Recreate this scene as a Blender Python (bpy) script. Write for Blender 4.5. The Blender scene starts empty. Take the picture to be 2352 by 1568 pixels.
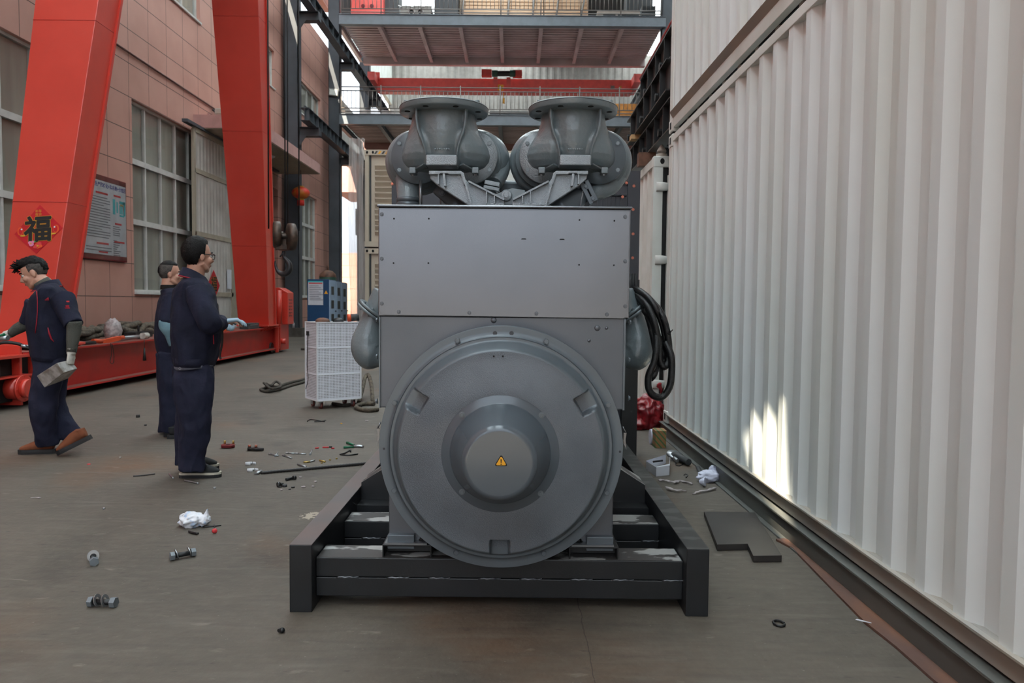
import bpy, math, random
from mathutils import Vector, Matrix, noise, Quaternion
random.seed(7)
PI = math.pi
V = Vector
col = bpy.context.scene.collection
sc = bpy.context.scene

# ------------------------------------------------------------------ camera
FPX = 1740.0
cam_d = bpy.data.cameras.new('camera')
cam = bpy.data.objects.new('camera', cam_d)
col.objects.link(cam)
sc.camera = cam
cam_d.sensor_width = 36.0
cam_d.lens = 36.0 * FPX / 2352.0
cam_d.clip_end = 300
vy = V((7 / FPX, 89 / FPX, -1)).normalized()
vx = V((1, -0.0095, 0.0))
vx = (vx - vy * vx.dot(vy)).normalized()
vz = vx.cross(vy).normalized()
ROT = Matrix((vx, vy, vz))                      # camera space -> world
CAM = V((0, 0, 1.3))
cam.matrix_world = Matrix.Translation(CAM) @ ROT.to_4x4()
cam_d.dof.use_dof = True
cam_d.dof.focus_distance = 3.3
cam_d.dof.aperture_fstop = 6.3

def ray(px, py):
    return ROT @ V(((px - 1176) / FPX, -(py - 784) / FPX, -1))
def at(px, py, Y):                               # point of the place at depth Y seen at that pixel
    d = ray(px, py)
    return CAM + d * (Y / d.y)
def fl(px, py, z=0.0):                           # point at height z
    d = ray(px, py)
    return CAM + d * ((z - CAM.z) / d.z)

# ------------------------------------------------------------------ light
world = bpy.data.worlds.new('world')
sc.world = world
world.use_nodes = True
wn = world.node_tree
bg = wn.nodes['Background']
tc = wn.nodes.new('ShaderNodeTexCoord')
sx = wn.nodes.new('ShaderNodeSeparateXYZ')
mr = wn.nodes.new('ShaderNodeValToRGB')
wn.links.new(tc.outputs['Generated'], sx.inputs[0])
wn.links.new(sx.outputs['Z'], mr.inputs[0])
mr.color_ramp.elements[0].position = 0.0
mr.color_ramp.elements[0].color = (0.10, 0.09, 0.085, 1)
mr.color_ramp.elements[1].position = 0.7
mr.color_ramp.elements[1].color = (0.94, 1.03, 1.13, 1)
for _p, _c in ((0.015, (0.30, 0.30, 0.31, 1)), (0.07, (0.59, 0.64, 0.70, 1)), (0.20, (0.92, 1.0, 1.09, 1))):
    _e = mr.color_ramp.elements.new(_p); _e.color = _c
wn.links.new(mr.outputs[0], bg.inputs['Color'])
bg.inputs['Strength'].default_value = 1.95

SUN_TO = V((-0.20, -0.62, 0.72)).normalized()    # direction towards the sun
sun_d = bpy.data.lights.new('sun', 'SUN')
sun_d.energy = 20.0
sun_d.angle = math.radians(0.15)
sun_d.color = (1.0, 0.87, 0.68)
sun = bpy.data.objects.new('sun', sun_d)
col.objects.link(sun)
sun.rotation_euler = SUN_TO.to_track_quat('Z', 'Y').to_euler()
sun.location = (-12, -25, 16)

vs = sc.view_settings
vs.view_transform = 'Standard'
vs.look = 'None'
vs.gamma = 1.0
vs.use_curve_mapping = False
vs.exposure = 0.12
sc.cycles.max_bounces = 6
sc.cycles.diffuse_bounces = 4
sc.cycles.glossy_bounces = 3
sc.cycles.transparent_max_bounces = 8
sc.cycles.use_denoising = True
sc.cycles.caustics_reflective = False
sc.cycles.caustics_refractive = False

# ------------------------------------------------------------------ mesh helpers
WL = {}

def tag(o, label=None, cat=None, group=None, kind=None):
    if label: o['label'] = label
    if cat: o['category'] = cat
    if group: o['group'] = group
    if kind: o['kind'] = kind
    return o

def empty(name, loc, label=None, cat=None, group=None):
    o = bpy.data.objects.new(name, None)
    o.empty_display_size = 0.1
    col.objects.link(o)
    o.location = loc
    WL[o.name] = V(loc)
    return tag(o, label, cat, group)

class MB:
    def __init__(s):
        s.v = []; s.f = []; s.m = []; s.s = []; s.mi = 0
    def add(s, vs_, fs, smooth=False):
        b = len(s.v)
        s.v += [V(p) for p in vs_]
        for f in fs:
            s.f.append([b + i for i in f]); s.m.append(s.mi); s.s.append(smooth)
        return s
    def box(s, x0, x1, y0, y1, z0, z1):
        p = [(x, y, z) for z in (z0, z1) for y in (y0, y1) for x in (x0, x1)]
        return s.add(p, [(0, 2, 3, 1), (4, 5, 7, 6), (0, 1, 5, 4), (2, 6, 7, 3), (0, 4, 6, 2), (1, 3, 7, 5)])
    def obox(s, c, h, X, Y, Z):
        c = V(c); X = V(X).normalized() * h[0]; Y = V(Y).normalized() * h[1]; Z = V(Z).normalized() * h[2]
        p = [c + X * i + Y * j + Z * k for k in (-1, 1) for j in (-1, 1) for i in (-1, 1)]
        return s.add(p, [(0, 2, 3, 1), (4, 5, 7, 6), (0, 1, 5, 4), (2, 6, 7, 3), (0, 4, 6, 2), (1, 3, 7, 5)])
    def bar(s, a, b, w, h, up=(0, 0, 1)):
        a = V(a); b = V(b); d = b - a
        z = V(up); x = d.normalized().cross(z).normalized(); z = x.cross(d.normalized())
        return s.obox((a + b) / 2, (w / 2, d.length / 2, h / 2), x, d, z)
    def ibeam(s, a, b, w, h, t=0.015, up=(0, 0, 1)):
        a = V(a); b = V(b); u = V(up).normalized()
        s.bar(a + u * (h / 2 - t / 2), b + u * (h / 2 - t / 2), w, t, up)
        s.bar(a - u * (h / 2 - t / 2), b - u * (h / 2 - t / 2), w, t, up)
        return s.bar(a, b, t, h - 2 * t, up)
    def ring(s, c, A, B, n, ph=0.0):
        return [V(c) + A * math.cos(2 * PI * i / n + ph) + B * math.sin(2 * PI * i / n + ph) for i in range(n)]
    def loft(s, rings, cap=True, smooth=True, closed=True):
        n = len(rings[0]); b = []
        for r in rings: b += r
        fs = []
        for k in range(len(rings) - 1):
            for i in range(n if closed else n - 1):
                j = (i + 1) % n
                fs.append((k * n + i, k * n + j, (k + 1) * n + j, (k + 1) * n + i))
        s.add(b, fs, smooth)
        if cap:
            k = (len(rings) - 1) * n
            q = len(s.v) - len(b)
            s.f.append([q + i for i in range(n)][::-1]); s.m.append(s.mi); s.s.append(False)
            s.f.append([q + k + i for i in range(n)]); s.m.append(s.mi); s.s.append(False)
        return s
    def cyl(s, a, b, r, r2=None, n=16, cap=True, smooth=True):
        a = V(a); b = V(b); r2 = r if r2 is None else r2
        d = (b - a).normalized()
        x = d.orthogonal().normalized(); y = d.cross(x)
        return s.loft([s.ring(a, x * r, y * r, n), s.ring(b, x * r2, y * r2, n)], cap, smooth)
    def hexa(s, a, b, r):
        return s.cyl(a, b, r, n=6, smooth=False)
    def tube(s, pts, r, n=8, side=None, cap=True):
        pts = [V(p) for p in pts]; m = len(pts); R = []
        x = None
        for i in range(m):
            t = (pts[min(i + 1, m - 1)] - pts[max(i - 1, 0)]).normalized()
            if side is not None:
                x = V(side) - t * V(side).dot(t)
            elif x is None:
                x = t.orthogonal()
            else:
                x = x - t * x.dot(t)
            x = x.normalized(); y = t.cross(x)
            q = r[i] if isinstance(r, (list, tuple)) else r
            a, b = q if isinstance(q, (list, tuple)) else (q, q)
            R.append(s.ring(pts[i], x * a, y * b, n))
        return s.loft(R, cap)
    def lathe(s, prof, o, axis, n=48, smooth=True, cap=False):
        o = V(o); d = V(axis).normalized(); x = d.orthogonal().normalized(); y = d.cross(x)
        return s.loft([s.ring(o + d * h, x * max(r, 1e-4), y * max(r, 1e-4), n) for r, h in prof], cap, smooth)
    def prism(s, poly, vec):
        p = [V(q) for q in poly]; n = len(p); vec = V(vec)
        fs = [list(range(n))[::-1], list(range(n, 2 * n))]
        for i in range(n):
            j = (i + 1) % n; fs.append((i, j, n + j, n + i))
        return s.add(p + [q + vec for q in p], fs)
    def ball(s, c, r, nu=16, nv=10, X=(1, 0, 0), Y=(0, 1, 0), Z=(0, 0, 1), fn=None):
        if not isinstance(r, (tuple, list)): r = (r, r, r)
        c = V(c); X = V(X); Y = V(Y); Z = V(Z); R = []
        for k in range(nv + 1):
            th = PI * k / nv
            row = []
            for i in range(nu):
                ph = 2 * PI * i / nu
                d = V((math.sin(th) * math.cos(ph), math.sin(th) * math.sin(ph), -math.cos(th)))
                m = fn(d) if fn else 1.0
                row.append(c + X * d.x * r[0] * m + Y * d.y * r[1] * m + Z * d.z * r[2] * m)
            R.append(row)
        return s.loft(R, False)
    def jitter(s, amp, freq, seed=0):
        for p in s.v:
            p += noise.noise_vector(p * freq + V((seed, seed, 0))) * amp
        return s
    def build(s, name, mats, parent=None, bevel=0.0, seg=2, smooth_angle=None, origin=None):
        me = bpy.data.meshes.new(name)
        if origin is None:
            xs = [p.x for p in s.v]; ys = [p.y for p in s.v]; zs = [p.z for p in s.v]
            o = V(((min(xs) + max(xs)) / 2, (min(ys) + max(ys)) / 2, min(zs)))
        else:
            o = V(origin)
        me.from_pydata([tuple(p - o) for p in s.v], [], s.f)
        if not isinstance(mats, (list, tuple)): mats = [mats]
        for m in mats: me.materials.append(m)
        me.polygons.foreach_set('material_index', s.m)
        me.polygons.foreach_set('use_smooth', s.s)
        me.validate(); me.update()
        ob = bpy.data.objects.new(name, me)
        col.objects.link(ob)
        WL[ob.name] = o
        if parent:
            ob.parent = parent
            ob.location = o - WL[parent.name]
        else:
            ob.location = o
        if bevel:
            b = ob.modifiers.new('bevel', 'BEVEL'); b.width = bevel; b.segments = seg
            b.limit_method = 'ANGLE'; b.angle_limit = math.radians(40)
        return ob

def fuse(mb, name, m, parent, voxel=0.008, sm=3, disp=0.0, freq=8.0, seed=0, fn=None):
    """one continuous surface out of overlapping volumes"""
    o = mb.build(name, m, parent)
    r = o.modifiers.new('r', 'REMESH'); r.mode = 'VOXEL'; r.voxel_size = voxel
    if sm:
        q = o.modifiers.new('s', 'SMOOTH'); q.factor = 0.6; q.iterations = sm
    bpy.context.view_layer.update()
    dg = bpy.context.evaluated_depsgraph_get()
    me = bpy.data.meshes.new_from_object(o.evaluated_get(dg))
    old = o.data
    o.modifiers.clear(); o.data = me
    bpy.data.meshes.remove(old)
    me.name = name
    if not me.materials: me.materials.append(m)
    if disp or fn:
        org = WL[o.name]
        ns = [v.normal.copy() for v in me.vertices]
        for v, nn in zip(me.vertices, ns):
            w = v.co + org
            if disp:
                v.co += nn * disp * noise.turbulence(w * freq + V((seed, 0, 0)), 2, False)
            if fn:
                v.co += fn(w, nn)
    for p in me.polygons: p.use_smooth = True
    me.update()
    return o

def copy_tree(o, parent=None):
    c = o.copy(); col.objects.link(c)
    WL[c.name] = WL.get(o.name, V((0, 0, 0)))
    if parent is not None: c.parent = parent
    for ch in list(o.children): copy_tree(ch, c)
    return c

def cr(pts, n=8):
    """smooth curve through points"""
    P = [V(p) for p in pts]
    P = [P[0] * 2 - P[1]] + P + [P[-1] * 2 - P[-2]]
    out = []
    for i in range(1, len(P) - 2):
        for k in range(n):
            t = k / n
            a, b, c, d = P[i - 1], P[i], P[i + 1], P[i + 2]
            out.append(0.5 * ((2 * b) + (c - a) * t + (2 * a - 5 * b + 4 * c - d) * t * t + (3 * b - a - 3 * c + d) * t ** 3))
    out.append(P[-2])
    return out

def lathe2(prof_pts):
    return prof_pts

# ------------------------------------------------------------------ materials
def L(c):
    return tuple(((x / 255) / 12.92 if x / 255 <= 0.04045 else ((x / 255 + 0.055) / 1.055) ** 2.4) for x in c)

def mat(name, c, rough=0.5, metal=0.0, c2=None, scale=4.0, stretch=(1, 1, 1), lo=0.4, hi=0.65, bump=0.0, bscale=60.0,
        coat=0.0, spec=0.5, detail=4, rough2=None, space='Object', emit=None, alpha=None, bdist=0.01):
    m = bpy.data.materials.new(name); m.use_nodes = True
    nt = m.node_tree; b = nt.nodes['Principled BSDF']
    c = L(c)
    b.inputs['Base Color'].default_value = (*c, 1)
    b.inputs['Roughness'].default_value = rough
    b.inputs['Metallic'].default_value = metal
    b.inputs['Specular IOR Level'].default_value = spec
    b.inputs['Coat Weight'].default_value = coat
    b.inputs['Coat Roughness'].default_value = 0.12
    if c2 is None: c2 = tuple(x * 0.86 for x in c)
    else: c2 = L(c2)
    tcn = nt.nodes.new('ShaderNodeTexCoord')
    if space == 'World':
        g = nt.nodes.new('ShaderNodeNewGeometry'); src = g.outputs['Position']
    else:
        src = tcn.outputs['Object']
    mp = nt.nodes.new('ShaderNodeMapping'); mp.inputs['Scale'].default_value = stretch
    nt.links.new(src, mp.inputs[0])
    nz = nt.nodes.new('ShaderNodeTexNoise'); nz.inputs['Scale'].default_value = scale; nz.inputs['Detail'].default_value = detail
    nt.links.new(mp.outputs[0], nz.inputs[0])
    r = nt.nodes.new('ShaderNodeMapRange'); r.inputs[1].default_value = lo; r.inputs[2].default_value = hi
    nt.links.new(nz.outputs[0], r.inputs[0])
    mx = nt.nodes.new('ShaderNodeMix'); mx.data_type = 'RGBA'
    mx.inputs[6].default_value = (*c, 1); mx.inputs[7].default_value = (*c2, 1)
    nt.links.new(r.outputs[0], mx.inputs[0])
    nt.links.new(mx.outputs[2], b.inputs['Base Color'])
    if rough2 is not None:
        r3 = nt.nodes.new('ShaderNodeMapRange'); r3.inputs[1].default_value = lo; r3.inputs[2].default_value = hi
        r3.inputs[3].default_value = rough; r3.inputs[4].default_value = rough2
        nt.links.new(nz.outputs[0], r3.inputs[0]); nt.links.new(r3.outputs[0], b.inputs['Roughness'])
    if bump:
        n2 = nt.nodes.new('ShaderNodeTexNoise'); n2.inputs['Scale'].default_value = bscale; n2.inputs['Detail'].default_value = 3
        nt.links.new(src, n2.inputs[0])
        bp = nt.nodes.new('ShaderNodeBump'); bp.inputs['Strength'].default_value = bump; bp.inputs['Distance'].default_value = bdist
        nt.links.new(n2.outputs[0], bp.inputs['Height']); nt.links.new(bp.outputs[0], b.inputs['Normal'])
    if emit:
        b.inputs['Emission Color'].default_value = (*L(emit[0]), 1); b.inputs['Emission Strength'].default_value = emit[1]
    if alpha is not None:
        b.inputs['Alpha'].default_value = alpha
    return m

def N(m, kind, **kw):
    n = m.node_tree.nodes.new(kind)
    for k, v in kw.items(): setattr(n, k, v)
    return n
def LK(m, a, b): m.node_tree.links.new(a, b)
def MATH(m, op, a, b=None, c=None):
    n = N(m, 'ShaderNodeMath', operation=op)
    for i, q in enumerate((a, b, c)):
        if q is None: continue
        if isinstance(q, (int, float)): n.inputs[i].default_value = q
        else: LK(m, q, n.inputs[i])
    return n.outputs[0]

M = {}
# --- machine paint
M['gen'] = mat('grey machine paint', (101, 110, 117), 0.33, 0.2, (94, 103, 110), 3, bump=0.04, bscale=350, coat=0.1)
M['gen_rough'] = mat('grey paint on rough casting', (104, 111, 118), 0.32, 0.25, (94, 101, 108), 5, bump=0.5, bscale=300, coat=0.25, bdist=0.006)
M['cast'] = mat('grey paint on cast iron', (120, 131, 136), 0.30, 0.0, (112, 123, 128), 6, bump=0.22, bscale=70, coat=0.3)
M['castl'] = mat('pale grey rough cast bracket', (156, 163, 168), 0.36, 0.45, (142, 150, 155), 8, bump=0.6, bscale=160, coat=0.2, bdist=0.006)
M['sheet'] = mat('grey metallic sheet paint', (126, 128, 133), 0.24, 0.75, (119, 122, 127), 2, bump=0.03, bscale=500)
M['sheet2'] = mat('grey metallic sheet paint lower', (106, 110, 116), 0.34, 0.5, (98, 103, 109), 2, bump=0.12, bscale=450)
M['steel'] = mat('bright steel bolt', (150, 154, 158), 0.3, 0.7)
M['hole'] = mat('dark opening', (10, 10, 11), 0.8)
M['skid'] = mat('black satin frame paint', (33, 35, 38), 0.42, 0.0, (29, 31, 33), 5, bump=0.05, bscale=200)
M['radi'] = mat('dark grey radiator paint', (58, 60, 66), 0.4, 0.2)
M['copper'] = mat('copper rivet', (196, 120, 100), 0.35, 0.8)
M['rubber'] = mat('black rubber', (22, 22, 23), 0.45)
M['cable'] = mat('black corrugated hose', (24, 24, 25), 0.4, 0.0, bump=0.3, bscale=200)
# worn tops of the skid
def worn(name, base, wear, lo, hi, sc_=6):
    return mat(name, base, 0.45, 0.0, wear, sc_, (1, 2.2, 1), lo, hi, space='World', detail=6)
M['worn'] = worn('scuffed black beam top', (60, 57, 56), (168, 168, 166), 0.52, 0.56, 6)
M['weld'] = mat('weld bead', (124, 128, 134), 0.4, 0.4, (60, 62, 66), 60)
M['wornr'] = worn('dusty black rail top', (50, 51, 50), (84, 86, 84), 0.52, 0.60, 5)
M['dustl'] = mat('dusty reddish rail top', (98, 92, 92), 0.4, 0.1, (116, 96, 92), 2.5, space='World')
# --- hall
M['red'] = mat('orange red crane paint', (208, 64, 50), 0.36, 0.0, (200, 58, 44), 1.5, bump=0.05, bscale=30, coat=0.35)
M['redd'] = mat('dusty red crane beam paint', (190, 32, 26), 0.45, 0.0, (172, 34, 30), 2.5, coat=0.1)
M['dust'] = mat('dusty red top flange', (128, 84, 74), 0.8, 0.0, (150, 70, 60), 4)
M['crane'] = mat('red bridge crane paint', (236, 98, 90), 0.4)
M['colm'] = mat('dark slate column paint', (70, 76, 83), 0.5, 0.0, (56, 60, 66), 1)
M['beamg'] = mat('grey blue steel beam paint', (112, 120, 128), 0.5)
M['deck'] = mat('galvanised floor deck', (206, 190, 190), 0.5, 0.1, (184, 168, 166), 0.8)
M['rail'] = mat('stainless railing', (132, 126, 122), 0.4, 0.3)
M['fascia'] = mat('pink canopy fascia', (190, 146, 140), 0.6)
M['beige'] = mat('beige canopy underside', (168, 158, 140), 0.7)
M['alu'] = mat('white window frame', (206, 204, 200), 0.4)
M['curtain'] = mat('pale window blind', (186, 180, 168), 0.8, 0.0, (166, 160, 150), 0.7, (1, 3, 0.4))
M['cwhite'] = mat('white container paint', (228, 235, 236), 0.42, 0.0, (222, 229, 226), 2.0, (1, 1, 0.3), bump=0.05, bscale=5)
M['cwhite2'] = mat('off white container paint', (228, 232, 228), 0.5, 0.0, (214, 216, 209), 2)
M['cgrey'] = mat('greyish container ledge', (158, 156, 150), 0.6, 0.0, (170, 160, 146), 2)
M['black'] = mat('black steel', (26, 27, 29), 0.45)
M['blackw'] = mat('black steel beam with pale worn edges', (60, 58, 58), 0.45)
M['chan'] = mat('grey green channel beam paint', (98, 100, 96), 0.5, 0.0, (84, 84, 80), 2, (1, 0.3, 1), space='World')
M['tan'] = mat('tan wrapped panel', (212, 182, 150), 0.6, 0.0, (196, 160, 128), 0.5)
M['bwall'] = mat('far corrugated wall', (156, 152, 148), 0.6)
M['grey'] = mat('plain grey paint', (128, 128, 126), 0.6)
M['dgrey'] = mat('dark grey paint', (62, 64, 66), 0.6)
M['conc'] = mat('old concrete', (104, 98, 92), 0.85, 0.0, (84, 78, 72), 4, bump=0.3, bscale=20)
M['white'] = mat('plain white paint', (226, 228, 232), 0.5)
M['blue'] = mat('deep blue cabinet paint', (18, 70, 112), 0.4)
M['lblue'] = mat('pale blue cabinet side', (168, 194, 222), 0.45)
M['green'] = mat('green tank paint', (52, 92, 78), 0.5)
M['brown'] = mat('rust brown', (112, 76, 58), 0.7, 0.0, (84, 58, 46), 12)
M['oldiron'] = mat('greasy rusty hook block', (84, 66, 54), 0.45, 0.3, (52, 44, 40), 9, bump=0.2, bscale=60)
M['hook'] = mat('dark forged hook', (56, 54, 56), 0.35, 0.5)
M['wire'] = mat('dark wire rope', (44, 42, 42), 0.5, 0.4, bump=0.5, bscale=200)
M['gold'] = mat('gold print', (214, 160, 52), 0.45)
M['redp'] = mat('red festive paper', (192, 18, 34), 0.45)
M['blackp'] = mat('black print', (16, 14, 14), 0.6)
M['pinkp'] = mat('pink print', (224, 130, 170), 0.5)
M['greenp'] = mat('green print', (70, 160, 80), 0.5)
M['paper'] = mat('white paper', (214, 216, 224), 0.5)
M['bluep'] = mat('blue print', (52, 60, 160), 0.5)
M['redt'] = mat('red print', (214, 60, 66), 0.5)
M['greyt'] = mat('grey print', (110, 112, 124), 0.6)
M['cyan'] = mat('cyan print', (70, 190, 200), 0.5)
M['maroon'] = mat('maroon frame', (112, 22, 32), 0.35)
M['yellow'] = mat('safety yellow', (246, 176, 40), 0.45)
M['orange'] = mat('orange plastic', (222, 84, 40), 0.45)
M['wood'] = mat('wood block', (206, 166, 116), 0.7)
M['foam'] = mat('pale foam bag', (212, 214, 232), 0.7)
M['sling'] = mat('dirty rope sling', (104, 94, 80), 0.85, 0.0, (62, 56, 50), 20, bump=0.8, bscale=120)
M['slingd'] = mat('dark floor sling', (58, 54, 48), 0.85, 0.0, (74, 66, 58), 20, bump=0.8, bscale=120)
M['rebar'] = mat('ribbed steel bar', (62, 60, 60), 0.4, 0.4)
M['zinc'] = mat('zinc plated steel', (172, 176, 180), 0.3, 0.8)
M['brass'] = mat('yellow passivated steel', (190, 164, 96), 0.35, 0.7)
M['boltg'] = mat('galvanised bolt grey', (124, 132, 138), 0.5, 0.3)
M['gripg'] = mat('green grip', (20, 104, 72), 0.4)
M['bagr'] = mat('red plastic bag', (150, 28, 38), 0.35, 0.0, (110, 18, 28), 8, coat=0.3)
M['plate'] = mat('dark steel plate', (52, 48, 46), 0.5, 0.0, (42, 38, 37), 4)
M['strip'] = mat('rusty flat strip', (98, 72, 64), 0.7, 0.0, (120, 82, 62), 6, (1, .4, 1), bump=0.2, bscale=40)
# --- people
M['navy'] = mat('navy work cloth', (31, 33, 52), 0.85, 0.0, (24, 26, 41), 7, bump=0.4, bscale=14, spec=0.25, bdist=0.02)
M['navyt'] = mat('dark navy trouser cloth', (42, 44, 62), 0.88, 0.0, (32, 34, 50), 7, bump=0.4, bscale=14, spec=0.2, bdist=0.02)
M['skin'] = mat('skin', (196, 148, 126), 0.5, 0.0, (184, 134, 114), 8)
M['hair'] = mat('black hair', (14, 12, 12), 0.6, bump=0.6, bscale=140, spec=0.2)
M['hairg'] = mat('cropped greying hair', (72, 66, 62), 0.7, 0.0, (44, 40, 38), 30, bump=0.6, bscale=160)
M['knit'] = mat('grey green knit', (74, 74, 68), 0.9, bump=0.5, bscale=120)
M['glove'] = mat('white cotton glove', (206, 202, 194), 0.9, 0.0, (170, 164, 154), 15, bump=0.4, bscale=90)
M['gloveb'] = mat('grey blue glove', (150, 170, 184), 0.85)
M['sleeveb'] = mat('pale blue sleeve', (126, 160, 172), 0.8, 0.0, (96, 128, 142), 9)
M['trim'] = mat('crimson piping', (160, 20, 44), 0.6)
M['hem'] = mat('grey knit hem', (104, 106, 120), 0.9, bump=0.5, bscale=200)
M['suede'] = mat('tan suede shoe', (128, 72, 44), 0.85, 0.0, (104, 58, 36), 10)
M['sole'] = mat('dark sole', (40, 40, 42), 0.7)
M['shoe'] = mat('black canvas shoe', (30, 32, 34), 0.85)
M['shoew'] = mat('pale sole stripe', (196, 190, 174), 0.7)
M['lensg'] = mat('spectacle frame', (18, 20, 24), 0.25)
M['eye'] = mat('eye white', (210, 205, 200), 0.3)
M['lip'] = mat('lip', (160, 98, 88), 0.5)
M['soap'] = mat('scuffed foil wrapped block', (192, 190, 188), 0.4, 0.3, (140, 132, 124), 14, bump=0.3, bscale=40)

# glass
g = bpy.data.materials.new('window glass'); g.use_nodes = True
nt = g.node_tree; nt.nodes.clear()
o_ = nt.nodes.new('ShaderNodeOutputMaterial'); mx = nt.nodes.new('ShaderNodeMixShader')
tr = nt.nodes.new('ShaderNodeBsdfTransparent'); gl = nt.nodes.new('ShaderNodeBsdfGlossy'); gl.inputs['Roughness'].default_value = 0.03
lw = nt.nodes.new('ShaderNodeLayerWeight'); lw.inputs[0].default_value = 0.5; p5 = nt.nodes.new('ShaderNodeMath'); p5.operation = 'POWER'; p5.inputs[1].default_value = 4.0; nt.links.new(lw.outputs['Facing'], p5.inputs[0]); fr = nt.nodes.new('ShaderNodeMath'); fr.operation = 'MULTIPLY_ADD'; fr.inputs[1].default_value = 0.9; fr.inputs[2].default_value = 0.06; nt.links.new(p5.outputs[0], fr.inputs[0])
tr.inputs[0].default_value = (0.86, 0.88, 0.87, 1)
nt.links.new(fr.outputs[0], mx.inputs[0]); nt.links.new(tr.outputs[0], mx.inputs[1]); nt.links.new(gl.outputs[0], mx.inputs[2])
nt.links.new(mx.outputs[0], o_.inputs[0])
M['glass'] = g

# translucent sheet for the added roof strips
g = bpy.data.materials.new('translucent roof sheet'); g.use_nodes = True
nt = g.node_tree; nt.nodes.clear()
o_ = nt.nodes.new('ShaderNodeOutputMaterial'); tl = nt.nodes.new('ShaderNodeBsdfTranslucent'); tl.inputs[0].default_value = (0.78, 0.86, 0.93, 1)
nt.links.new(tl.outputs[0], o_.inputs[0])
M['roofl'] = g

# perforated sheet; holes are dark dots in the colour, for the unlit inside
m = mat('white perforated sheet', (226, 228, 236), 0.5)
tcn = N(m, 'ShaderNodeTexCoord'); sp = N(m, 'ShaderNodeSeparateXYZ'); LK(m, tcn.outputs['Object'], sp.inputs[0])
def cell(m, v, pitch, frac):
    a = MATH(m, 'MODULO', MATH(m, 'ADD', v, 50.0), pitch)
    return MATH(m, 'LESS_THAN', MATH(m, 'ABSOLUTE', MATH(m, 'SUBTRACT', a, pitch / 2)), pitch * frac / 2)
hx = cell(m, MATH(m, 'ADD', sp.outputs[0], sp.outputs[1]), 0.0188, 0.50)
hz = cell(m, sp.outputs[2], 0.0188, 0.50)
bandz = MATH(m, 'LESS_THAN', MATH(m, 'MODULO', MATH(m, 'ADD', sp.outputs[2], 0.01), 0.315), 0.03)
hole = MATH(m, 'MULTIPLY', MATH(m, 'MULTIPLY', hx, hz), MATH(m, 'SUBTRACT', 1.0, bandz))
mh = N(m, 'ShaderNodeMix', data_type='RGBA'); LK(m, hole, mh.inputs[0]); mh.inputs[6].default_value = (*L((226, 228, 236)), 1); mh.inputs[7].default_value = (*L((74, 72, 74)), 1)
LK(m, mh.outputs[2], m.node_tree.nodes['Principled BSDF'].inputs['Base Color'])
M['perf'] = m

# translucent film
m = mat('clear plastic film', (222, 214, 210), 0.35, 0.0, (200, 190, 186), 3, (4, 4, 0.5), alpha=0.45)
M['film'] = m
M['poly'] = mat('crumpled clear plastic', (206, 196, 196), 0.3, 0.0, (160, 150, 150), 20, alpha=0.8)

# pink wall panels with joints
m = mat('pink wall panels', (196, 148, 134), 0.55, 0.0, (188, 140, 126), 1.2, space='World', bump=0.03, bscale=300)
b = m.node_tree.nodes['Principled BSDF']
src = [l.from_socket for l in m.node_tree.links if l.to_socket == b.inputs['Base Color']][0]
gp = N(m, 'ShaderNodeNewGeometry'); sp = N(m, 'ShaderNodeSeparateXYZ'); LK(m, gp.outputs['Position'], sp.inputs[0])
def joint(m, v, off, pitch, w):
    a = MATH(m, 'MODULO', MATH(m, 'ADD', MATH(m, 'SUBTRACT', v, off), pitch * 100 + w / 2), pitch)
    return MATH(m, 'LESS_THAN', a, w)
jy = joint(m, sp.outputs[1], 14.80, 0.905, 0.014)
jx = joint(m, sp.outputs[0], 0.0, 0.905, 0.014)
jz = joint(m, sp.outputs[2], 1.353, 0.72, 0.016)
nn = N(m, 'ShaderNodeSeparateXYZ'); LK(m, gp.outputs['Normal'], nn.inputs[0])
side = MATH(m, 'GREATER_THAN', MATH(m, 'ABSOLUTE', nn.outputs[0]), 0.5)
jv = MATH(m, 'ADD', MATH(m, 'MULTIPLY', jy, side), MATH(m, 'MULTIPLY', jx, MATH(m, 'SUBTRACT', 1.0, side)))
j = MATH(m, 'MAXIMUM', jv, jz)
# low grime on the wall has its own shape
gn = N(m, 'ShaderNodeTexNoise'); gn.inputs['Scale'].default_value = 0.8; gn.inputs['Detail'].default_value = 6
LK(m, gp.outputs['Position'], gn.inputs[0])
mz = N(m, 'ShaderNodeMapRange'); mz.inputs[1].default_value = 1.6; mz.inputs[2].default_value = 0.4
LK(m, sp.outputs[2], mz.inputs[0])
gr = MATH(m, 'MULTIPLY', MATH(m, 'MULTIPLY', mz.outputs[0], gn.outputs[0]), 0.55)
mg = N(m, 'ShaderNodeMix', data_type='RGBA'); LK(m, gr, mg.inputs[0]); LK(m, src, mg.inputs[6]); mg.inputs[7].default_value = (*L((70, 52, 48)), 1)
mj = N(m, 'ShaderNodeMix', data_type='RGBA'); LK(m, j, mj.inputs[0]); LK(m, mg.outputs[2], mj.inputs[6]); mj.inputs[7].default_value = (*L((74, 56, 56)), 1)
LK(m, mj.outputs[2], b.inputs['Base Color'])
M['pink'] = m

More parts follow.
